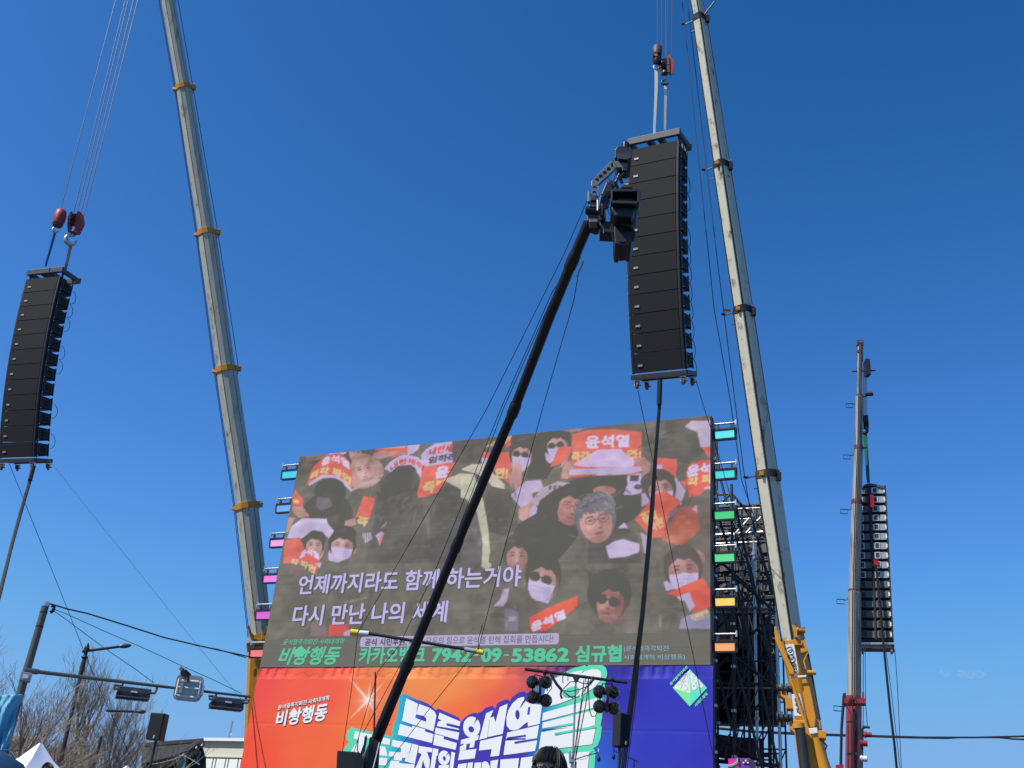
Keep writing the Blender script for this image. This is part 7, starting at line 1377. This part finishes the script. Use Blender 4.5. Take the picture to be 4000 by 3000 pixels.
def stone_gate():
    pl = facing(110, 2950, 55); t = thing('stone_gate', pl.pt(110, 2950) * np.array([1, 1, 0]), 'pale beige stone gate wall with battlements behind the white tent', 'stone gate')
    u0, z1 = pl.uv(30, 2893); u1, _ = pl.uv(168, 2893); rng = random.Random(3); Rz = np.stack([pl.h, pl.n, [0, 0, 1]], 1); hgt = z1; rows = 12; bh = hgt / 16; me = {}
    mb = MB(); mb.box(pl.xyz((u0 + u1) / 2, hgt / 2, 1.0), u1 - u0 - .1, 1.2, hgt - .1, Rz); build('core_wall', mb, mat('mortar', (.25, .23, .18), .9), t)
    for r in range(16):
        u = u0 - rng.random() * .4; z = hgt - bh * (r + .5)
        if z < 1.5: break
        while u < u1:
            w = rng.choice([.7, .9, 1.2]); 
            if (w, 0) not in me: mb = MB(); mb.box((0, 0, 0), w - .04, .3, bh - .04); o = bevel(build('stone_block', mb, STONE, t, local=True), .03); me[(w, 0)] = o.data
            else: o = bevel(link('stone_block', me[(w, 0)], t), .03)
            o.matrix_local = Matrix.Translation(pl.xyz(u + w / 2, z, .25 + rng.random() * .05) - np.array(t.location)) @ Matrix.Rotation(pl.az, 4, 'Z'); u += w
    u = u0
    while u < u1: mb = MB(); mb.box(pl.xyz(u + .35, hgt + .16, .5), .5, .6, .34, Rz); bevel(build('battlement', mb, mat('worn_stone', (.62, .6, .52), .85) if 'worn_stone' not in bpy.data.materials else bpy.data.materials['worn_stone'], t), .08); u += .75
    mb = MB(); mb.ppoly(pl, [(92, 2922), (100, 2918), (135, 2916), (135, 3010), (88, 3010)], -.02, .2); build('gate_niche', mb, BLACK, t)
    mb = MB()
    s = thing('utility_van_roof_rail', pl.pt(60, 2945, -3), 'white metal railing in front of the pale stone gate', 'railing')
    for y in (2944, 2956): mb = MB(); mb.tube([pl.pt(40, y, -3), pl.pt(78, y - 1, -3)], .04, 6); build('rail', mb, WARN, s)
    for x in (46, 62, 76): mb = MB(); P_ = pl.pt(x, 2944, -3); mb.tube([P_, (P_[0], P_[1], 0)], .04, 6); build('post', mb, WARN, s)
    s.name = 'railing'
stone_gate()
def palace():
    G = ((400, 2300), 2.37); pl = facing(700, 2960, 62); g = lambda x, y, o=0: pl.pt(*tr(*G, [(x, y)])[0], o)
    t = thing('palace_gatehouse', g(700, 1700) * np.array([1, 1, 0]), 'traditional curved tiled palace roof with dark green painted eaves behind the trees', 'palace roof')
    def roof(name, top, bot, o_top, o_bot, m=TILE):
        n = 28
        def samp(P_, f):
            x = P_[0][0] + (P_[-1][0] - P_[0][0]) * f; ys = np.interp(x, [p[0] for p in P_], [p[1] for p in P_]); return x, float(ys)
        rows = []; M_ = 5
        for j in range(M_ + 1):
            v = j / M_; rows.append([])
            for i in range(n + 1):
                a = samp(top, i / n); b = samp(bot, i / n); sag = 10 * math.sin(v * math.pi); rows[-1].append(g(a[0] * (1 - v) + b[0] * v, a[1] * (1 - v) + b[1] * v + sag, o_top * (1 - v) + o_bot * v))
        mb = MB(); 
        for r in rows: mb.v += [tuple(q) for q in r]
        for j in range(M_):
            for i in range(n): a = j * (n + 1) + i; mb.f.append((a, a + 1, a + n + 2, a + n + 1))
        nn = len(mb.v); mb.v += [(x, y, z - .35) for x, y, z in mb.v[:nn]]
        for j in range(M_):
            for i in range(n): a = j * (n + 1) + i + nn; mb.f.append((a, a + n + 1, a + n + 2, a + 1))
        for i in range(n): a = M_ * (n + 1) + i; mb.f.append((a, a + 1, a + 1 + nn, a + nn))
        o = build(name, mb, m, t, smooth=True)
        tiles = []
        for i in range(0, n * 2 + 1):
            f = i / (2 * n); pts = []
            for j in range(M_ + 1):
                ii = min(n - 1, int(f * n)); ff = f * n - ii; pts.append(rows[j][ii] * (1 - ff) + rows[j][ii + 1] * ff + np.array([0, 0, .05]))
            mb = MB(); mb.tube(pts, .11, 6); build('tile_row', mb, m, o)
        mb = MB(); mb.tube([q + np.array([0, 0, .15]) for q in rows[0]], .22, 8); build('ridge', mb, m, o, smooth=True)
        return o, rows[-1]
    r1, e1 = roof('upper_roof', [(380, 1487), (700, 1462), (850, 1452), (933, 1440)], [(380, 1640), (640, 1580), (760, 1532), (905, 1460)], 4, 0)
    r2, e2 = roof('side_roof', [(760, 1535), (810, 1510), (870, 1470), (905, 1455)], [(750, 1545), (830, 1545), (890, 1560), (940, 1580)], 1.5, .5)
    # eave underside and rafter ends, with bright painted tips
    mb = MB(); mb.ppoly(pl, tr(*G, [(380, 1655), (560, 1625), (680, 1580), (745, 1545), (800, 1560), (900, 1630), (960, 1560), (960, 1720), (380, 1720)]), .6, 3.0); build('bracket_wall', mb, TIMBER, t)
    for i in range(34):
        f = i / 33; x = 455 + (738 - 455) * f; y = 1622 - 78 * f ** 1.5; mb = MB(); c = g(x, y, -.2); mb.lathe(c, pl.n, [(0, .026), (.12, .026)], 6); build('rafter_end', mb, RAFT, t)
        if i % 2 == 0: mb = MB(); c = g(x, y + 20, .2); mb.lathe(c, pl.n, [(0, .022), (.12, .022)], 6); build('rafter_end', mb, TIMBER if i % 4 else RAFT, t)
    for i in range(20): f = i / 19; x = 765 + (898 - 765) * f; y = 1548 + 78 * f ** 1.1; mb = MB(); c = g(x, y, -.2); mb.lathe(c, pl.n, [(0, .026), (.12, .026)], 6); build('rafter_end', mb, RAFT, t)
    for x, y in ((748, 1545), (870, 1478), (922, 1455)): mb = MB(); mb.lathe(g(x, y, -.5), (0, 0, 1), [(-.05, .03), (0, .07), (.06, .06), (.12, .02)], 8); build('hip_ornament', mb, STONE, t, smooth=True)
    for x, y in ((746, 1590), (744, 1632)): mb = MB(); mb.box(g(x, y, .2), .4, .6, .5); build('bracket_block', mb, mat('pale_green', (.16, .24, .19), .7, var=.2) if 'pale_green' not in bpy.data.materials else bpy.data.materials['pale_green'], t)
    rng = random.Random(5)
    for i in range(70):
        x = rng.uniform(480, 900); y = rng.uniform(1600, 1680) if x < 760 else rng.uniform(1500 + (905 - x) * .3, 1650); mb = MB(); mb.box(g(x, y, .35), rng.uniform(.1, .3), .3, rng.uniform(.1, .25)); build('bracket_arm', mb, rng.choice([TIMBER, TIMBER, TILE, bpy.data.materials['pale_green']]), t)
    for x in (520, 640, 745, 850): P_ = g(x, 1690, 1.5); mb = MB(); mb.tube([(P_[0], P_[1], 0), P_], .35, 12); build('pillar', mb, MAROON, t, smooth=True)
palace()
def pale_building():
    Q = ((700, 2850), 7.373); pl = Pl(at(800, 2895, 95), AZ - .08)
    u0, zt = pl.uv(798.3, 2896); u1 = pl.uv(1010, 2889)[0]; Rz = np.stack([pl.h, pl.n, [0, 0, 1]], 1); t = thing('pale_building', pl.xyz((u0 + u1) / 2, 0, 5), 'cream concrete building with flat roof and white blinded windows left of the banner', 'building')
    mb = MB(); mb.box(pl.xyz((u0 + u1) / 2, zt / 2, 5), u1 - u0, 10, zt, Rz); build('wall', mb, CONC, t); mb = MB(); mb.box(pl.xyz((u0 + u1) / 2, zt + .12, 4.8), u1 - u0 + .4, 10.4, .24, Rz); build('parapet_coping', mb, WARN, t)
    zw = pl.uv(803, 2960)[1]; zb = zw - 4; xs = [762, 1015, 1100, 1378, 1462, 1745, 1835, 2110]; us = [pl.uv(700 + x / 7.373, 2850 + 830 / 7.373)[0] for x in xs]
    f = MB(); ua, ub = us[0], us[-1]; f.box(pl.xyz((ua + ub) / 2, (zw + zb) / 2, .1), ub - ua, .3, zw - zb, Rz); w = build('window_recess', f, mat('frame_dark', (.1, .11, .1), .6), t)
    for a, b in zip(us[:-1], us[1:]): f = MB(); f.box(pl.xyz((a + b) / 2, (zw + zb) / 2, -.08), b - a - .12, .06, zw - zb - .16, Rz); build('window_pane', f, PANEW, w)
    f = MB(); f.box(pl.xyz((ua + ub) / 2, zw + .1, -.06), ub - ua + .3, .1, .1, Rz); build('lintel', f, CONC, w)
    p0 = pl.pt(700 + 1425 / 7.373, 2890, 3); p1 = pl.pt(903, 2816, 3); p1[0], p1[1] = p0[0], p0[1]; m_ = MB(); m_.tube([p0, p1], .1, 6); build('antenna', m_, STEEL, t); c = pl.pt(700 + 1487 / 7.373, 2850 + 137 / 7.373, 3); m_ = MB(); m_.lathe(c - pl.h * .14, pl.h, [(0, .03), (.06, .06), (.2, .06), (.27, .02)], 10); build('antenna_drum', m_, WARN, t, smooth=True); m_ = MB(); m_.tube([(p0[0], p0[1], c[2]), c], .06, 6); build('antenna_arm', m_, STEEL, t)
pale_building()
# ------------------------------------------------------------------ right lower corner
def right_bits():
    Y = ((2700, 2200), 2.073); pl = plane_at(25.9)
    t = thing('maroon_canopy', pl.pt(2880, 2950), 'dark maroon canopy roof behind the foot of the scaffold', 'canopy'); n = 20; mb = MB()
    top = tr(*Y, [(187, 1380), (380, 1408), (580, 1420)]); bot = tr(*Y, [(187, 1560), (380, 1600), (585, 1585)])
    for i in range(n + 1):
        f = i / n; x = 187 + 393 * f; yt = np.interp(x, [187, 380, 580], [1380, 1408, 1420]); yb = np.interp(x, [187, 380, 585], [1560, 1600, 1590]); fold = .05 * math.sin(i * 1.9) + .03 * math.sin(i * .8)
        a = pl.pt(*tr(*Y, [(x, yt)])[0], .6); b = pl.pt(*tr(*Y, [(x, yb)])[0], -.2 + fold); c = (a + b) / 2 + pl.n * fold * .5; mb.v += [tuple(a), tuple(c), tuple(b)]
    for i in range(n):
        for k in (0, 1): mb.f.append((3 * i + k, 3 * i + 3 + k, 3 * i + 4 + k, 3 * i + 1 + k))
    o = build('fabric_roof', mb, MAROON, t, smooth=True); sm = o.modifiers.new('thick', 'SOLIDIFY'); sm.thickness = .02
    for x in (200, 570): a = pl.pt(*tr(*Y, [(x, 1500)])[0], .3); mb = MB(); mb.tube([(a[0], a[1], 0), a], .04, 8); build('leg', mb, DKMETAL, t)
    pl = plane_at(22.9); t = thing('case_stack', pl.pt(2890, 2985), 'magenta and purple flight case panel at the foot of the scaffold', 'case'); g = lambda q, o0, th, m, nm: build(nm, MB().ppoly(pl, tr(*Y, q), o0, o0 + th), m, t)
    g([(300, 1582), (385, 1580), (385, 1645), (300, 1645)], -.3, .6, MAGENTA, 'magenta_panel'); g([(386, 1578), (472, 1578), (475, 1760), (386, 1760)], -.3, .6, PURPLE, 'purple_panel'); g([(300, 1646), (385, 1646), (385, 1760), (300, 1760)], -.3, .6, MAGENTA, 'magenta_panel')
    for i in range(3):
        for j in range(2): g([(418 + 17 * i, 1592 + 16 * j), (431 + 17 * i, 1592 + 16 * j), (431 + 17 * i, 1604 + 16 * j), (418 + 17 * i, 1604 + 16 * j)], -.33, .03, WARN if (i + j) % 2 else DKMETAL, 'vent')
    g([(365, 1575), (380, 1575), (380, 1610), (365, 1610)], -.36, .06, STEEL, 'latch')
    q = tr(*Y, [(300, 1650), (340, 1642), (375, 1620), (384, 1612)]); mb = MB(); mb.tube([pl.pt(x, y, -.5) for x, y in q], .045, 10); tag(build('crane_handle', mb, mat('grey_tube', (.22, .22, .22), .5)), 'short bent grey tube in front of the magenta case', 'tube'); bpy.data.objects['crane_handle'].name = 'bent_tube'
    for px, r, lb in (([(2785, 2842), (2950, 2857), (3100, 2863), (3240, 2869), (3405, 2874), (3600, 2880), (3800, 2881), (4010, 2876), (4300, 2868)], .025, 'upper black overhead wire running to the right edge'), ([(2785, 2846), (2950, 2861), (3100, 2868), (3240, 2873), (3560, 2882), (3700, 2884), (3760, 2880), (3900, 2881), (3960, 2887), (4010, 2889), (4300, 2895)], .022, 'lower black overhead wire looping beside its twin at right')):
        mb = MB(); mb.tube([at(x, y, 46) for x, y in px], r * 1.4, 6); tag(build('overhead_wire', mb, WIRE, smooth=True), lb, 'overhead wire', 'wires crossing at right')
right_bits()

# ------------------------------------------------------------------ people and the blue sheet
def skin_body(name, joints, edges, radii, m, parent, sub=2):
    me = bpy.data.meshes.new(name); off = rootloc(parent); me.from_pydata([tuple(np.array(j) - off) for j in joints], edges, []); o = link(name, me, parent); me.materials.append(m)
    md = o.modifiers.new('skin', 'SKIN'); md.use_smooth_shade = True
    for i, r in enumerate(radii): sv = me.skin_vertices[0].data[i]; sv.radius = (r, r) if not isinstance(r, tuple) else r; sv.use_root = (i == 0)
    s = o.modifiers.new('sub', 'SUBSURF'); s.levels = sub; s.render_levels = sub; return o
def person(headpx, D, faceaz, label, hair_len, strands, glasses, seed=1, wide=71):
    top = at(*headpx, D); k = mpp(top); hr = wide * k * .88; rs = random.Random(seed); H_ = top[2]; c = np.array([top[0], top[1], H_ - hr * 1.18]); t = thing('person', (c[0], c[1], 0), label, 'person')
    f = np.array([math.cos(faceaz), math.sin(faceaz), 0]); l = np.array([-f[1], f[0], 0]); up = np.array([0, 0, 1.])
    z = lambda a: np.array([c[0], c[1], H_ * a]); R = lambda a, b, s: z(a) + l * b + f * s
    J = [z(.54), z(.66), z(.78), z(.84), z(.87), R(.81, .17, 0), R(.65, .24, .02), R(.52, .22, .14), R(.81, -.17, 0), R(.65, -.24, .02), R(.52, -.22, .14), R(.50, .09, 0), R(.29, .10, .02), R(.04, .1, -.02), R(.50, -.09, 0), R(.29, -.1, .02), R(.04, -.1, -.02), R(.02, .1, .14), R(.02, -.1, .14)]
    E_ = [(0, 1), (1, 2), (2, 3), (3, 4), (2, 5), (5, 6), (6, 7), (2, 8), (8, 9), (9, 10), (0, 11), (11, 12), (12, 13), (0, 14), (14, 15), (15, 16), (13, 17), (16, 18)]
    skin_body('clothed_body', J, E_, [.15, .14, .16, .07, .055, .075, .055, .04, .075, .055, .04, .1, .07, .05, .1, .07, .05, .04, .04], JACKET, t)
    # head
    n, m_ = 20, 28; mb = MB(); prof = []
    for i in range(n + 1):
        ph = math.pi * i / n; zz = math.cos(ph); rad = math.sin(ph)
        for j in range(m_):
            th = 2 * math.pi * j / m_; x, y = math.cos(th) * rad, math.sin(th) * rad; jaw = 1 - .28 * max(0, -zz) ** 1.2; v = f * x * hr * .98 * (jaw if x > 0 else jaw * .9) + l * y * hr * .80 * jaw + up * zz * hr * 1.22
            if x > .55 and abs(y) < .2 and -.35 < zz < .1: v = v + f * hr * .2 * (1 - abs(y) / .2) * (1 - abs(zz + .15) / .25 if abs(zz + .15) < .25 else 0)
            if x > .6 and .05 < abs(y) < .55 and 0 < zz < .22: v = v - f * hr * .05
            mb.v.append(tuple(c + v))
    for i in range(n):
        for j in range(m_): mb.f.append((i * m_ + j, i * m_ + (j + 1) % m_, (i + 1) * m_ + (j + 1) % m_, (i + 1) * m_ + j))
    head = build('head', mb, SKIN, t, smooth=True)
    for s in (-1, 1):
        mb = MB(); mb.lathe(c + l * s * hr * .78 - f * hr * .05 - up * hr * .05, l * s + f * -.3, [(-.01, hr * .2), (.01, hr * .24), (.02, hr * .16)], 10); build('ear', mb, SKIN, head, smooth=True)
        mb = MB(); mb.lathe(c + l * s * hr * .3 + f * hr * .86 + up * hr * .08, f, [(-.01, hr * .1), (.002, hr * .07)], 10); build('eye', mb, WHTP, head, smooth=True)
    mb = MB(); mb.box(c + f * hr * .88 - up * hr * .55, .01, hr * .36, hr * .06); build('mouth', mb, mat('lips', (.35, .13, .11), .5) if 'lips' not in bpy.data.materials else bpy.data.materials['lips'], head)
    mb = MB(); mb.tube([c - up * hr * .8, c - up * hr * 1.9], [hr * .5, hr * .55], 14); build('neck', mb, SKIN, t, smooth=True)
    # hair: a cap under thousands of locks
    mb = MB()
    for i in range(9):
        ph = math.radians(4 + i * 11.5)
        for j in range(m_):
            th = 2 * math.pi * j / m_; x, y = math.cos(th) * math.sin(ph), math.sin(th) * math.sin(ph); zz = math.cos(ph)
            lim = 1.0 if x < .2 else 1.0; pz = ph if x < .25 else min(ph, math.radians(62)); x, y, zz = math.cos(th) * math.sin(pz), math.sin(th) * math.sin(pz), math.cos(pz)
            mb.v.append(tuple(c + f * x * hr * 1.06 + l * y * hr * .93 + up * zz * hr * 1.28))
    for i in range(8):
        for j in range(m_): mb.f.append((i * m_ + j, i * m_ + (j + 1) % m_, (i + 1) * m_ + (j + 1) % m_, (i + 1) * m_ + j))
    mb.f.append(tuple(range(m_))); hair = build('hair', mb, HAIR, t, smooth=True)
    st = MB(); crown = -f * .25 + up * 1.0 + l * .1; crown /= np.linalg.norm(crown)
    for i in range(strands):
        th = rs.uniform(0, 2 * math.pi); q0 = abs(rs.gauss(0, .45)); L_ = rs.uniform(.75, 1.25) * hair_len; pts = []; e1 = np.cross(crown, f); e1 /= np.linalg.norm(e1); e2 = np.cross(crown, e1); dv = math.cos(th) * e1 + math.sin(th) * e2; lift = rs.uniform(1.0, 1.12) + (.08 if rs.random() < .04 else 0); wv = rs.uniform(-.25, .25)
        for a in range(7):
            ang = q0 + L_ * a / 6; d2 = math.cos(wv * a / 6) * dv + math.sin(wv * a / 6) * np.cross(crown, dv); v = crown * math.cos(ang) + d2 * math.sin(ang); ff = v @ f
            if ff > .5 and (v @ up) < .25: break
            pts.append(c + (f * (v @ f) * hr * 1.06 + l * (v @ l) * hr * .93 + up * (v @ up) * hr * 1.28) * (lift + .015 * a))
        if len(pts) > 2: st.tube(pts, [hr * .012, hr * .026, hr * .03, hr * .03, hr * .028, hr * .02, hr * .006][:len(pts)], 4, cap=False)
    o = build('hair_locks', st, HAIR, t, smooth=True); o['kind'] = 'stuff'
    if glasses:
        g_ = t
        for s in (-1, 1): mb = MB(); cc = c + f * hr * 1.0 + l * s * hr * .36 - up * hr * .06; mb.lathe(cc, f + l * s * .25, [(-.006, hr * .24), (.004, hr * .25), (.008, hr * .21)], 18); build('dark_lens', mb, GLASS, t, smooth=True)
        mb = MB(); mb.tube([c + f * hr * 1.03 - l * hr * .12 + up * hr * .1, c + f * hr * 1.03 + l * hr * .12 + up * hr * .1], .003, 6); build('bridge', mb, BLACK, t)
        for s in (-1, 1): mb = MB(); mb.tube([c + f * hr * .95 + l * s * hr * .66 + up * hr * .1, c + l * s * hr * .95 + up * hr * .08], .004, 6); build('temple_arm', mb, BLACK, t)
person((2150, 2934), 5.6, math.radians(-90 - 42), 'person with short black hair and sunglasses at the bottom edge before the banner', 1.45, 1500, True, 4, 70)
person((190, 2984), 9, math.radians(-60), 'person at the bottom left, only the dark crown of the head visible', 1.3, 300, False, 9, 24)
def blue_things():
    pl = facing(60, 2850, 3.3); Q = ((0, 2700), 5.53); rs = random.Random(2); n, m_ = 26, 26
    outl_top = [(-260, 60), (0, 82), (150, 80), (300, 92), (380, 85), (440, 62), (495, 66)]; right = [(60, 495), (180, 478), (320, 400), (500, 360), (700, 320), (900, 260), (1100, 215), (1300, 195)]
    t = thing('plastic_sheet', pl.pt(30, 2930), 'crumpled light blue plastic sheet at the left edge in front of the mast', 'plastic sheet'); mb = MB()
    for j in range(m_ + 1):
        v = j / m_; y = 70 + v * 1240; xr = np.interp(y, [r[0] for r in right], [r[1] for r in right])
        for i in range(n + 1):
            u = i / n; x = -420 + (xr + 420) * u; yt = np.interp(x, [p[0] for p in outl_top], [p[1] for p in outl_top]); yy = yt + (1310 - yt) * v
            fold = .011 * math.sin(14 * (u + .55 * v) + 1.5 * math.sin(v * 3 + u * 4)) + .0035 * math.sin(37 * (u + .35 * v) + 2 * math.sin(v * 5)) + .0008 * math.sin(v * 19 + u * 8) + rs.gauss(0, .0006)
            mb.v.append(tuple(pl.pt(*tr(*Q, [(x, yy)])[0], .0) + pl.n * fold))
    for j in range(m_):
        for i in range(n): a = j * (n + 1) + i; mb.f.append((a, a + 1, a + n + 2, a + n + 1))
    o = build('sheet', mb, PLAST, t, smooth=True); s = o.modifiers.new('thick', 'SOLIDIFY'); s.thickness = .002
    s2 = o.modifiers.new('sub', 'SUBSURF'); s2.levels = 1; s2.render_levels = 1
    mb = MB(); mb.tube([pl.pt(*tr(*Q, [(x, 1305)])[0], -.01) for x in (-420, -200, 0, 100, 195)], .006, 6); build('hem_cord', mb, NAVY, t)
    p2 = facing(0, 3060, 3.1); c = p2.pt(-112, 3128); k = mpp(c)
    t = thing('person', (c[0], c[1], 0), 'person in a dark blue hood cut off by the bottom left corner', 'person'); z = lambda h, a=0: np.array([c[0], c[1], h]) + p2.h * a
    hz = c[2]; skin_body('clothed_body', [z(.9), z(1.1 * hz * .62 + .1), z(hz - .42), z(hz - .2), z(hz - .46, .18), z(hz - .75, .24), z(hz - .46, -.18), z(hz - .75, -.24), z(.8, .1), z(.1, .1), z(.8, -.1), z(.1, -.1)], [(0, 1), (1, 2), (2, 3), (2, 4), (4, 5), (2, 6), (6, 7), (0, 8), (8, 9), (0, 10), (10, 11)], [.16, .16, .16, .08, .07, .05, .07, .05, .1, .06, .1, .06], NAVY, t)
    mb = MB(); mb.lathe(c - np.array([0, 0, .02]), (0.1, 0, 1), [(-.2, .1), (-.12, .13), (0, .14), (.08, .128), (.125, .085), (.145, .03)], 22); build('hood', mb, NAVY, t, smooth=True)
    mb = MB(); mb.lathe(c - np.array([0, 0, .03]) + p2.n * .05, (0, 0, 1), [(-.12, .05), (-.06, .08), (.03, .085), (.09, .04)], 16); build('head', mb, SKIN, t, smooth=True)
blue_things()
# ------------------------------------------------------------------ faint wisps of cloud low on the right
def wisps():
    m = bpy.data.materials.new('cloud_vapour'); m.use_nodes = True; nt = m.node_tree; nt.nodes.remove(nt.nodes['Principled BSDF']); v = nt.nodes.new('ShaderNodeVolumePrincipled'); v.inputs['Color'].default_value = (1, 1, 1, 1)
    tc = nt.nodes.new('ShaderNodeTexCoord'); nz = nt.nodes.new('ShaderNodeTexNoise'); nz.inputs['Scale'].default_value = .045; nz.inputs['Detail'].default_value = 6; nz.inputs['Distortion'].default_value = 1.2; nt.links.new(tc.outputs['Object'], nz.inputs[0])
    mr = nt.nodes.new('ShaderNodeMapRange'); mr.inputs[1].default_value = .5; mr.inputs[2].default_value = .8; mr.inputs[4].default_value = .05; nt.links.new(nz.outputs[0], mr.inputs[0]); nt.links.new(mr.outputs[0], v.inputs['Density']); nt.links.new(v.outputs[0], nt.nodes['Material Output'].inputs['Volume'])
    for (x, y, w, h, lb) in ((3695, 2628, 26, 16, 'smaller left wisp'), (3790, 2632, 60, 20, 'larger right wisp')):
        c = at(x, y, 3000); k = mpp(c); mb = MB(); rr = h * k; nn = 14
        for i in range(9):
            ph = math.pi * i / 8
            for j in range(nn): th = 2 * math.pi * j / nn; mb.v.append(tuple(c + np.array([math.cos(th) * math.sin(ph) * w * k, math.sin(th) * math.sin(ph) * w * k * .5, math.cos(ph) * rr])))
        for i in range(8):
            for j in range(nn): mb.f.append((i * nn + j, i * nn + (j + 1) % nn, (i + 1) * nn + (j + 1) % nn, (i + 1) * nn + j))
        root = bpy.data.objects.new('cloud', None); bpy.data.objects.remove(root)
        me = bpy.data.meshes.new('cloud'); me.from_pydata([tuple(np.array(q) - c) for q in mb.v], [], mb.f); bmm = bmesh.new(); bmm.from_mesh(me); bmesh.ops.remove_doubles(bmm, verts=bmm.verts, dist=.05); bmesh.ops.recalc_face_normals(bmm, faces=bmm.faces); bmm.to_mesh(me); bmm.free(); me.materials.append(m); o = link('cloud', me); o.location = c; o['kind'] = 'stuff'
wisps()
